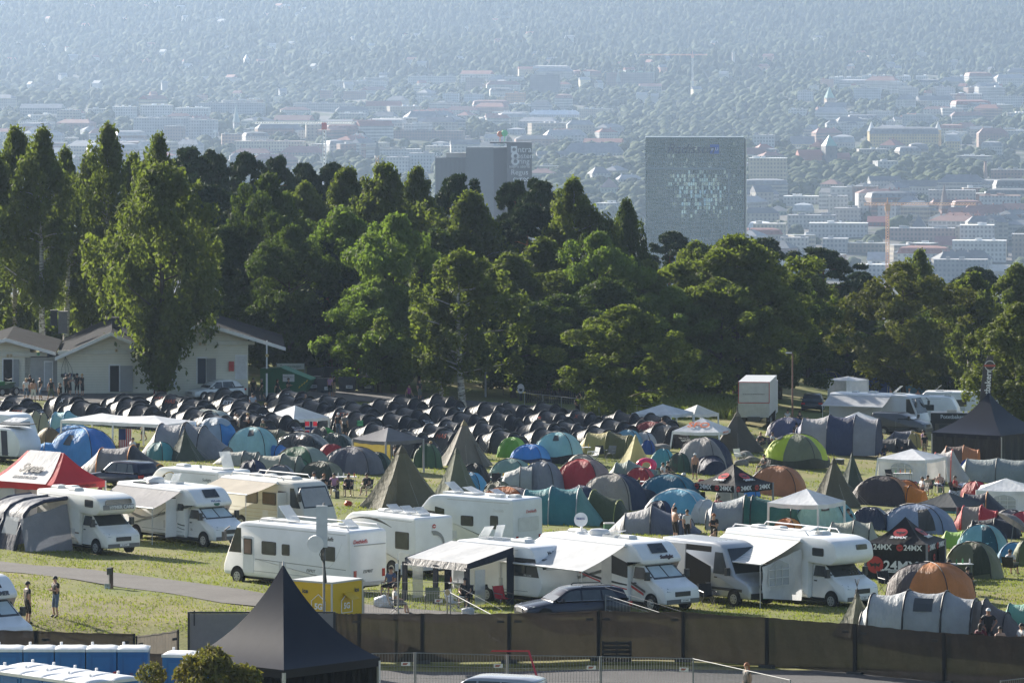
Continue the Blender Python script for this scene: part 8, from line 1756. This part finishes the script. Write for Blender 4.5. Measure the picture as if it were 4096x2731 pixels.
def figure(p):
 if p in _figs:return _figs[p]
 J=pose(p);names=list(J);me=bpy.data.meshes.new('body');me.from_pydata([J[n]for n in names],[(names.index(a),names.index(b))for a,b in BONES],[])
 ob=link('tmp_body',me);ob.modifiers.new('s','SKIN')
 for i,n in enumerate(names):
  sv=me.skin_vertices[0].data[i];r=RAD[n];sv.radius=(r*(1.35 if n in('pel','waist','chest')else 1),r*(.95 if n in('pel','waist','chest')else 1));sv.use_root=n=='pel'
 m2=ob.modifiers.new('u','SUBSURF');m2.levels=1;m2.render_levels=1
 bm=bpy.data.meshes.new_from_object(ob.evaluated_get(bpy.context.evaluated_depsgraph_get()));bpy.data.objects.remove(ob);bpy.data.meshes.remove(me)
 bm.name='body';bm.polygons.foreach_set('use_smooth',[True]*len(bm.polygons))
 seg=[(a,b,J[a],J[b])for a,b in BONES];cls=[]
 for f in bm.polygons:
  c=f.center;best=min(seg,key=lambda q:(c-(q[2]+(q[3]-q[2])*max(0,min(1,(c-q[2]).dot(q[3]-q[2])/max(1e-6,(q[3]-q[2]).length_squared))))).length-.5*RAD[q[0]])
  a,b=best[0],best[1];t=(c-best[2]).dot(best[3]-best[2])/(best[3]-best[2]).length_squared
  if a in('waist','chest')and b in('chest','neck','shL','shR'):z='torso' if not(b=='neck' and t>.55)else 'skin'
  elif a=='pel' and b=='waist':z='torso' if t>.35 else 'hip'
  elif a[:2]=='sh':z='sleeve' if t<.55 else 'skin'
  elif a=='pel' or a[:2]=='hp':z='hip'
  elif a[:2]=='kn':z='shin'
  elif a[:2]=='an':z='shoe'
  else:z='skin'
  cls.append(z)
 def sub(zs,off):
  vm={};vs=[];fs=[]
  for f,z in zip(bm.polygons,cls):
   if z in zs:
    q=[]
    for v in f.vertices:
     if v not in vm:vm[v]=len(vs);vs.append(bm.vertices[v].co+bm.vertices[v].normal*off)
     q.append(vm[v])
    fs.append(q)
  x=bpy.data.meshes.new('cloth');x.from_pydata(vs,[],fs);x.polygons.foreach_set('use_smooth',[True]*len(fs));x.materials.append(None);return x
 bm.materials.clear();bm.materials.append(None)
 h=J['head'];m=MB();v,f=ico(2);d=(J['top']-h).normalized()
 def cap(long):
  m=MB();keep=[q for q in f if all(v[i][2]>(-.1 if v[i][1]<.1 else -.75 if not long else -1.)for i in q)];w=v*(.104,.118,.118);
  if long:w=np.where((v[:,2:3]<-.2)&(v[:,1:2]>0),w*(1.1,1.2,2.2),w)
  m.add(w+np.array(h+d*.035+V3(0,.008,0)),keep);x=bpy.data.meshes.new('hair');x.from_pydata(m.v,[],[tuple(int(i)for i in q)for q in m.f]);x.polygons.foreach_set('use_smooth',[True]*len(m.f));x.materials.append(None);return x
 fm=MB();fy=h.y-.088
 fm.poly([(x,fy,h.z+z)for x,z in((-.05,.006),(-.05,.03),(.05,.03),(.05,.006),(.014,.006),(.016,-.022),(-.016,-.022),(-.014,.006))][::-1],.022,(0,-1,0))
 fx_=bpy.data.meshes.new('face');fx_.from_pydata(fm.v,[],fm.f);fx_.materials.append(None)
 _figs[p]=dict(body=bm,tee=sub(('torso','sleeve'),.012),tank=sub(('torso',),.012),shorts=sub(('hip',),.016),long=sub(('hip','shin'),.014),shoes=sub(('shoe',),.012),hair=cap(False),longhair=cap(True),face=fx_,H=J['top'].z+.07);return _figs[p]
FACE=paint((.20,.10,.08),.6)
def wear(o,name,me,mat):
 c=link(name,me,o);c.material_slots[0].link='OBJECT';c.material_slots[0].material=mat;return c
PN={'s':'stand','w':'walk','p':'phone','h':'hips','a':'armup','b':'bend','i':'sit','r':'reach','l':'lounge'}
def camp_chair(loc,rz,label,c=(.018,.018,.02),group=None,lawn=False):
 o=thing('camp_chair',label,'chair',loc,rz,group);f=fabric(c,.05);m=MB();m.grid(lambda u,v:V3((u-.5)*.56,-.26+.5*v,.42+.03*abs(2*u-1)-.05*sin(PI*v)),4,4);m.build('seat',f,o)
 m=MB();m.grid(lambda u,v:V3((u-.5)*.58,.24+.16*v,.42+.52*v),4,4);m.build('backrest',f,o)
 fr=paint((.6,.6,.6)if lawn else(.10,.10,.11),.4,.3)
 for s in(-1,1):m=MB();m.cyl((s*.3,-.26,.0),(s*.28,.26,.44),.014,.014,4);m.cyl((s*.3,.28,0),(s*.28,-.26,.44),.014,.014,4);m.cyl((s*.29,.24,.4),(s*.3,.41,.96),.014,.014,4);m.cyl((s*.3,-.26,.42),(s*.3,-.26,.62),.012,.012,4);m.cyl((s*.3,-.28,.63),(s*.3,.28,.66),.025,.025,5);m.build('side_frame',fr,o)
 return o
def who(k,x,y,p,rz,top,bot,hair,label,skin='s',H=1.76):
 px,py=Q(k,x,y);P_=PN[p];fg=figure(P_);sc=H/1.76;h=fg['H']*sc;Y=GY(px,py+60)
 for _ in range(3):Y=GY(px,py+h*F/Y)
 X=PX(px,Y);loc=V3(X,Y,ground(X,Y));o=thing('person',label,'person',loc,rad(rz));o.scale=(sc,sc,sc)
 wear(o,'body',fg['body'],SKIN[skin]);wear(o,'face',fg['face'],FACE)
 if top!='-':wear(o,'shirt',fg['tank' if top[-1]=='_' else 'tee'],fabric(CLO[top[:2]],.05))
 if bot[-1]=='+':wear(o,'trousers',fg['long'],fabric(CLO[bot[:2]],.03))
 else:wear(o,'shorts',fg['shorts'],fabric(CLO[bot[:2]],.03))
 wear(o,'shoes',fg['shoes'],paint((.03,.03,.03)))
 if hair[0]!='n':wear(o,'cap' if hair[-1]=='*' else 'hair',fg['longhair' if hair[-1]=='~' else 'hair'],paint(HAIRC[hair[0]],.7))
 if p in 'ir':camp_chair(loc,rad(rz),'camp chair under the '+' '.join(label.split()[:9]))
PEOPLE='''L,205,608,s,20,wt,dn,l~,fair woman in white top before the timber building
L,235,582,s,170,bk,bk+,k*,man in black with black cap facing the bare-backed woman
L,262,616,s,180,-,wt,b~,bare-backed woman in white shorts before the timber building
L,315,598,w,-40,bk,dn,n,bald man in black tee and jeans shorts beside the bare-backed woman
L,400,612,w,40,bk_,gn,l,man in black tank top leaning forward by the grey wall
L,470,645,s,60,bk_,bk,b~,woman in black dress right of the tank top man
L,520,578,s,150,bk,bk+,b,dark-clad man charging a phone at the wall sockets
L,545,566,p,120,gy,bk,k,man in grey tee and black shorts at the wall sockets
L,605,570,h,-20,bk,bk,k*,broad man in black with a blue bandana by the wall
L,642,573,s,60,bk,bk,l,fair man in printed black tee beside the bandana man
L,1222,600,p,0,wt,mr+,k*,man in white tee and leather vest under the weeping birch
L,1384,562,s,60,-,dn,k*,shirtless man in jeans shorts right of the birch trunk
L,1470,523,s,90,-,rd,n,shirtless man with a red towel by the grey door
L,1745,592,p,60,wt_,bk+,b,woman in white tank top before the recycling containers
L,1985,607,s,0,bk,bk,k*,man in black and white jersey right of the recycling containers
L,2052,612,w,-70,bk,gn,g,grey-haired man in black tee walking past the green skip
L,2175,615,w,80,bk,bk,b~,long-haired man in black before the green skip
L,2258,606,p,60,bk,bk,k,man in black holding paper beside the skip stripes
M,405,430,s,180,bk,bk,k,man in printed black tee leftmost of the group on the grass
M,495,398,s,170,bk,bk,k,second man in black on the grass before the parked campers
M,577,402,s,180,bk,bk,k,third man in black before the white van
M,654,415,s,150,yl,bk,k,man in yellow tee before the white van
M,640,466,s,180,rd,rd,b,person in red tee and red shorts behind the waste tubs
M,735,540,s,30,be,kh,w*,person in beige shirt and white cap behind the right tubs
M,432,587,s,150,pk,bk,b,person in pale pink shirt at the waste tubs
M,460,590,s,120,bk,kh,k,man in black tee and khaki shorts at the waste tubs
M,1050,655,w,60,pu_,bk,b,woman in purple top on the gravel path
M,1132,617,s,40,bk,gy,k*,man in black with a paper on the gravel path
M,2040,606,i,-60,yl,bk,k,person in yellow and black jacket at the picnic table
M,2143,612,i,10,bk_,bk,l~,long-haired woman in black at the picnic table
M,2207,612,i,40,bk_,bk,b,person in sleeveless top at the right of the picnic table
3,602,188,a,20,bk,bk+,b,man in black phoning by the chain-link fence
3,755,15,i,0,wt,bk,g,man alone at the right picnic table
3,1382,388,s,180,-,be,b,shirtless man with his back turned under the white canopy
3,1682,712,s,-20,-,bk,w*,bearded shirtless man in a white cap and black shorts
3,1392,797,i,60,wt,bk+,k,seated man in white tee and striped track pants
3,1437,785,i,50,bk,bk+,k,bearded seated man in black with sunglasses
3,1162,952,i,170,-,bk,k*,bare-backed seated man with black cap in front of dome tents
3,1312,957,i,150,-,bk,p*,seated sunbather in a pink cap
3,1495,1202,a,120,-,bk,k*,shirtless young man raising an arm to his cap
3,1607,1227,s,30,wt,bk,b,fair man in white and black printed tee
3,1897,1097,w,150,rd,bk,b,man in red tee walking beside the folding chairs
3,1857,1262,p,-30,bk,bk+,r,red-haired woman in black tee holding a cup
3,1795,1400,b,60,-,gy,b,shirtless person bending behind the van roof
3,2312,722,i,-50,bk,gy,k*,man in black sitting near the boulders
3,2282,517,i,-30,bk,bk,l,man sitting before the tall dark pole tent
3,250,377,i,-60,wt,bk,R*,person in white with a red cap among black tents
2,458,165,w,-50,bk,dn+,n,bald man in black tee walking between black tents
2,755,340,s,150,bk,dn+,w*,man in white cap and black vest by the flagged canopy
2,815,345,s,160,gy,bk,b,man in camouflage tee beside the white-capped man
2,60,395,p,60,gn,gn,g,grey-haired man in olive tee beside the white canopy
2,527,883,i,-60,wt,bk,b,man with a headband at the white table
2,620,900,i,-30,bk,bk,r,bearded man at the left of the white table
2,717,893,i,0,pk_,bk,k*,man in pink tank top with rainbow at the white table
2,848,905,i,0,bk,bk,b~,long-haired bearded man behind the white table
2,1015,893,i,-20,bk,kh,b,man in black tee and sunglasses right of the white table
2,1600,600,i,-60,wt,wt,l,woman in white beside the grey canopy
2,1280,640,i,100,bk,bk,b,man in black sitting under the grey canopy
2,97,250,i,100,wt,gy,l,fair person in white sitting among black tents
B,818,392,w,-60,be,mr,k*,man in beige tee and maroon shorts walking
B,848,412,w,-60,be,kh,b~,woman walking behind the man in maroon shorts
B,985,397,p,-60,bk,bk,l~,blonde person in black near the black tents
B,1045,132,s,180,st,bl,b,man in blue striped shirt at the black tents
1,1315,355,w,-60,gy,gn,g,walker in grey behind the long white canopy
1,1215,568,i,-40,wt,bk,b,person lounging under the long white canopy
4,262,662,s,180,bk,bk+,k,left one of two men in black by the navy tunnel tent
4,297,664,s,175,bk,bk+,k,right one of two men in black by the navy tunnel tent
4,180,542,s,0,wt_,bk,b~,woman in white tank top near the lamp pole
4,290,557,s,30,bk_,bk,b~,woman in dark top right of the lamp pole
4,367,606,i,60,-,bk,n,bald shirtless man behind the navy dome
4,1127,357,s,30,bk,bk,k*,man in black with backpack on the far lawn
4,1298,348,s,90,wt,kh,l,man in white tee on the far lawn
4,1377,360,s,0,-,bk,b,shirtless man on the far lawn
4,1470,368,s,-60,bk_,bk,k,woman in black top on the far lawn
4,1027,722,i,170,-,bk,r,bare-backed man sitting before the dark van
4,1425,727,s,60,pk,wt,b,man in pale pink behind the black-shirted man
4,1438,757,s,170,bk,kh,b,man in black tee and khaki shorts by the marquee
4,1065,862,l,-30,bk,bl,n,bald man in black and blue shorts lounging on the grass
4,1215,870,l,-30,bk,kh,k,man in black lounging with feet out beside the bald man
4,45,747,i,60,wt,bk,b,person in white sitting left of the lime dome
4,1412,1157,i,-60,wt,mr,b~,woman sitting outside the windowed pavilion, left
4,1466,1142,i,-20,kh,gy,b,man in khaki sitting outside the windowed pavilion
4,1577,1120,i,0,-,bl,n,shirtless man drinking outside the windowed pavilion
4,1725,1147,i,60,rd,bk,b~,woman in red sitting right of the shirtless drinker
4,742,1447,i,30,bk,bk,b,person in black beside the white canopy leg
8,1657,427,i,-70,-,bk,k*,tattooed shirtless man in black cap by the black pavilion
8,1837,492,i,160,bk,bk,k,man in black seen from behind in a camp chair
8,2025,872,h,0,bk,bk,w*,man in black tee and white cap behind the fence
8,1957,1010,i,150,mr,bk,b~,person in dark purple behind the fence
8,2137,1040,i,20,-,bk,b,shirtless man sitting behind the fence
8,2228,332,i,150,wt,bk,b,man in white tee under the olive tarp
8,2322,1010,i,-60,wt,bk,k,person in white at the right border behind the fence
5,515,578,p,-50,bk,dn,k,tall man in printed black tee and jeans shorts on the lawn
5,252,625,s,120,bk,bk,k,bearded man in black behind the motorhome nose
5,1058,1452,p,0,bk,bk,R*,man in black tee and red cap before the blue toilets
5,435,1098,i,-60,-,st,b,sunbathing shirtless man inside the grey porch tent
6,1920,592,i,-10,bk,bk,k*,bearded man in a black hat under the awning tent
6,1285,652,i,100,wt,gy,b,person in white reclining behind the steel barrier
6,1235,492,i,-30,bl,bk,b,person in blue on a chair behind the big motorhome
7,2160,1372,s,-60,bk_,bk+,r~,red-haired woman in a black top at the bottom right'''
for ln in PEOPLE.split('\n'):
 k,x,y,p,rz,t,b,h,lb=ln.split(',',8)
 who(k,float(x),float(y),p,float(rz),t,b,h,lb.replace(',',''),RND.choice('sst'),RND.uniform(1.70,1.84))
for k,x,y,rz,c,lw,lb in(('3',820,775,20,'bk',0,'black camp chair before the mustard tunnel tent'),('3',900,775,-30,'gy',0,'grey camp chair right of the black one by the mustard tunnel'),('3',745,790,-60,'wt',1,'white lawn chair beside the white camping table'),('2',2115,1045,10,'gy',0,'grey camp chair before the small black tent'),('2',2190,1045,-20,'bk',0,'black camp chair right of the grey one'),('3',2095,800,40,'wt',1,'white lawn chair by the boulders'),('3',1740,1225,10,'bk',0,'black camp chair beside the man in red'),('4',1140,1225,40,'bk',0,'black camp chair outside the windowed pavilion'),('8',1095,735,30,'bk',0,'low black folding chair before the black pavilion'),('3',200,395,170,'bk',1,'dark lawn chair on the black tent rows, left'),('3',285,385,170,'bk',1,'dark lawn chair on the black tent rows, right'),('6',2275,880,40,'rd',0,'red folding chair beside the awning tent'),('6',1830,915,60,'wt',1,'white lawn chair behind the steel barrier'),('6',1620,900,0,'gn',0,'green camp chair under the awning tent'),('7',690,690,-60,'kh',1,'beige reclining chair beside the striped motorhome'),('7',1800,860,20,'bk',0,'dark wicker armchair by the open van, front'),('7',1880,845,30,'gy',0,'dark wicker armchair by the open van, rear'),('1',1275,1420,60,'bk',0,'black chair beside the motorhome rear wheel')):
 camp_chair(G(*Q(k,x,y)),rad(rz),lb,CLO[c],None,bool(lw))
def table(k,x,y,lb,w=1.2,h=.7,n=4):
 o=thing('camping_table',lb,'table',G(*Q(k,x,y)),.2);m=MB();m.box((0,0,h),(w,.6,.03));m.build('tabletop',paint((.66,.66,.66),.5),o)
 for sx in(-1,1):
  for sy in(-1,1):m=MB();m.cyl((sx*w*.45,sy*.26,0),(sx*w*.42,sy*.25,h),.014,.014,4);m.build('leg',STEEL,o)
 for i in range(n):
  c=RND.choice([(.6,.6,.6),(.5,.1,.05),(.08,.3,.12),(.6,.4,.05)]);m=MB();q=o.location+V3((i/max(1,n-1)-.5)*w*.8,RND.uniform(-.2,.2),h+.015);m.cyl((0,0,0),(0,0,.17),.035,.035,8);m.cyl((0,0,.17),(0,0,.25),.03,.012,8);tag(m.build('bottle',paint(c,.3),None,40,q),'bottle or cup standing on the '+lb,'bottle','bottles on the '+lb)
for a in(('2',830,1040,'white table with drinks before the largest pole tent'),('3',640,755,'white camping table beside the mustard tunnel tent'),('4',1240,1225,'dark camping table outside the windowed pavilion'),('4',1500,1325,'low white table on the grass before the sitting group'),('8',1760,610,'small table between the two men by the black pavilion'),('3',1240,1080,'drinks table beside the bare-backed seated man'),('6',1890,790,'white table under the awning tent'),('2',2250,1040,'camping table beside the two camp chairs'),('3',1560,600,'table under the lettered white canopy')):table(*a)
def bag(k,x,y,w,c,lb,cat='bag',nm='rubbish_bag',cl=False):
 g=G(*Q(k,x,y));v,f=ico(2);rg=np.random.default_rng(int(x));q=v*(1+.12*np.sin(v[:,[2,0,1]]*6+rg.uniform(0,6,3)).sum(1,keepdims=True))*(w,w*.8,w*.75);m=MB();m.add(q+(0,0,w*.5),f);tag(m.build(nm,clear(c,.8)if cl else fabric(c,.15,.35),None,60,g),lb,cat,lb[6:].split(' lying')[0]+'s on the grass' if nm=='carry_bag' else None)
for a in(('6',1175,870,.42,(.62,.65,.67),'clear plastic rubbish sack before the steel barrier'),('6',1950,950,.3,(.62,.65,.67),'small clear rubbish sack below the rope barrier'),('3',670,790,.28,(.6,.6,.6),'white plastic bag under the white camping table'),('3',1555,620,.3,(.66,.66,.66),'white rubbish bag beneath the lettered canopy'),('3',1578,925,.17,(.66,.66,.66),'small white bag before the bearded seated man'),('3',1195,1120,.26,(.6,.6,.6),'grey-white bag behind the seated bare-backed man'),('8',2050,480,.35,(.66,.66,.68),'crumpled white plastic heap on the right lawn'),('4',1350,1240,.2,(.4,.05,.05),'red bag at the sitting group'),('4',1270,1235,.28,(.05,.1,.25),'blue bag under the dark camping table'),('4',1325,1355,.2,(.7,.7,.7),'white plastic sheet on the grass by the orange porch'),('2',845,1200,.24,(.5,.08,.03),'orange-red cool box left of the largest pole tent'),('2',1205,880,.32,(.6,.6,.6),'white cushion pile under the grey canopy'),('1',420,690,.25,(.7,.7,.7),'white cloth lying beside the brown ridge tent'),('8',1990,580,.3,(.05,.05,.05),'dark luggage at the khaki tent door')):bag(*a)
cr=random.Random(4)
for i in range(70):
 x,y=cr.uniform(60,4050),cr.uniform(1760,2130)
 if x<2000 and y>2000:continue
 w_,c_=cr.choice([('dark',(.03,.03,.035)),('blue',(.04,.12,.35)),('white',(.62,.62,.62)),('red',(.4,.04,.04)),('green',(.05,.16,.08))])
 if i%2:bag('P',x,y,cr.uniform(.14,.26),c_,'small %s bag lying on the grass among the tents'%w_,'bag','carry_bag')
 else:
  g=G(x,y);o=thing('cool_box','%s cool box standing on the grass among the tents'%w_,'cool box',g,cr.uniform(0,3),w_+' cool boxes among the tents');m=MB();m.box((0,0,.17),(.55,.32,.34));m.build('box',paint(c_,.4),o);m=MB();m.box((0,0,.37),(.57,.34,.06));m.build('lid',paint((.6,.6,.6),.4),o)
def flag(lb,k,x,y,w,h,bands,pole=None):
 px,py=Q(k,x,y);g=G(px,py+75);o=thing('flag',lb,'flag',g);z=CZ-(py-HY)/F*g.y-g.z;cols=[]
 for(u0,u1,v0,v1,c)in bands:
  j=bands.index((u0,u1,v0,v1,c))*.006;m=MB();m.grid(lambda u,v:V3((u0+(u1-u0)*u-.5)*w,.04*sin((v0+(v1-v0)*v)*8)-j,z-h*(v0+(v1-v0)*v)),2,8);m.build('field' if j==0 else 'stripe',fabric(c,.2),o,180)
 m=MB();m.cyl((-w*.5,.02,0),(-w*.5,.02,z+(pole or .1)),.02,.015,5);m.build('pole',DARKP,o)
RD_,WT_,BL_=(.45,.02,.04),(.70,.70,.70),(.02,.04,.16)
flag('american flag hanging under the long white canopy','1',1150,492,.85,1.75,[(0,1,0,1,WT_)]+[(i/7,i/7+.075,0,1,RD_)for i in range(7)]+[(0,.55,0,.42,BL_)])
flag('norwegian flag hanging under the white canopy','2',505,425,.85,1.15,[(0,1,0,1,RD_),(0,1,.28,.56,WT_),(.35,.68,0,1,WT_),(0,1,.35,.49,BL_),(.43,.6,0,1,BL_)])
flag('orange and black pennant before the lime dome tent','4',90,812,.55,1.9,[(0,1,0,1,(.62,.2,.05)),(0,1,0,.35,(.05,.02,.02))],.3);flag('tall dark flag on a pole by the long white canopy','1',1385,330,.28,2.1,[(0,1,0,1,(.03,.03,.03))],.5);flag('small green and white flag on a black tent','2',955,415,.45,.4,[(0,1,0,1,(.03,.14,.08))],.1);flag('white pennant on a bent stick by the brown tunnel tent','4',1825,780,.35,.75,[(0,1,0,1,WT_)],.1)
g=G(*Q('3',1235,1010));s=F/g.y;o=thing('inflatable_ring','pink inflatable ring perched on the grey-green tunnel tent','swim ring',V3(g.x,g.y,CZ-(Q('3',0,828)[1]-HY)/s));m=MB();m.grid(lambda u,v:V3(cos(u*2*PI)*(.46+.2*cos(v*2*PI)),.2*sin(v*2*PI),sin(u*2*PI)*(.34+.14*cos(v*2*PI))),28,12);m.build('ring',paint((.75,.05,.16),.25),o,180);m=MB();m.tube([(-.3,-.1,-.4),(0,-.15,-.52),(.3,-.1,-.42)],.07,8);m.build('wing',paint((.75,.2,.3),.3),o,180)
g=G(*Q('8',2215,420));o=thing('parasol','grey tilted parasol over the sitter at the right border','parasol',g,.3);m=MB();T=Matrix.Rotation(.6,3,'Y');m.grid(lambda u,v:T@V3(cos(u*2*PI)*v*.95,sin(u*2*PI)*v*.95,.35*(1-v*v))+V3(.25,0,1.75),16,5);m.build('canopy',fabric((.20,.19,.19),.2),o,40);m=MB();m.cyl((0,0,0),(.3,0,2.1),.02,.02,5);m.build('pole',STEEL,o)
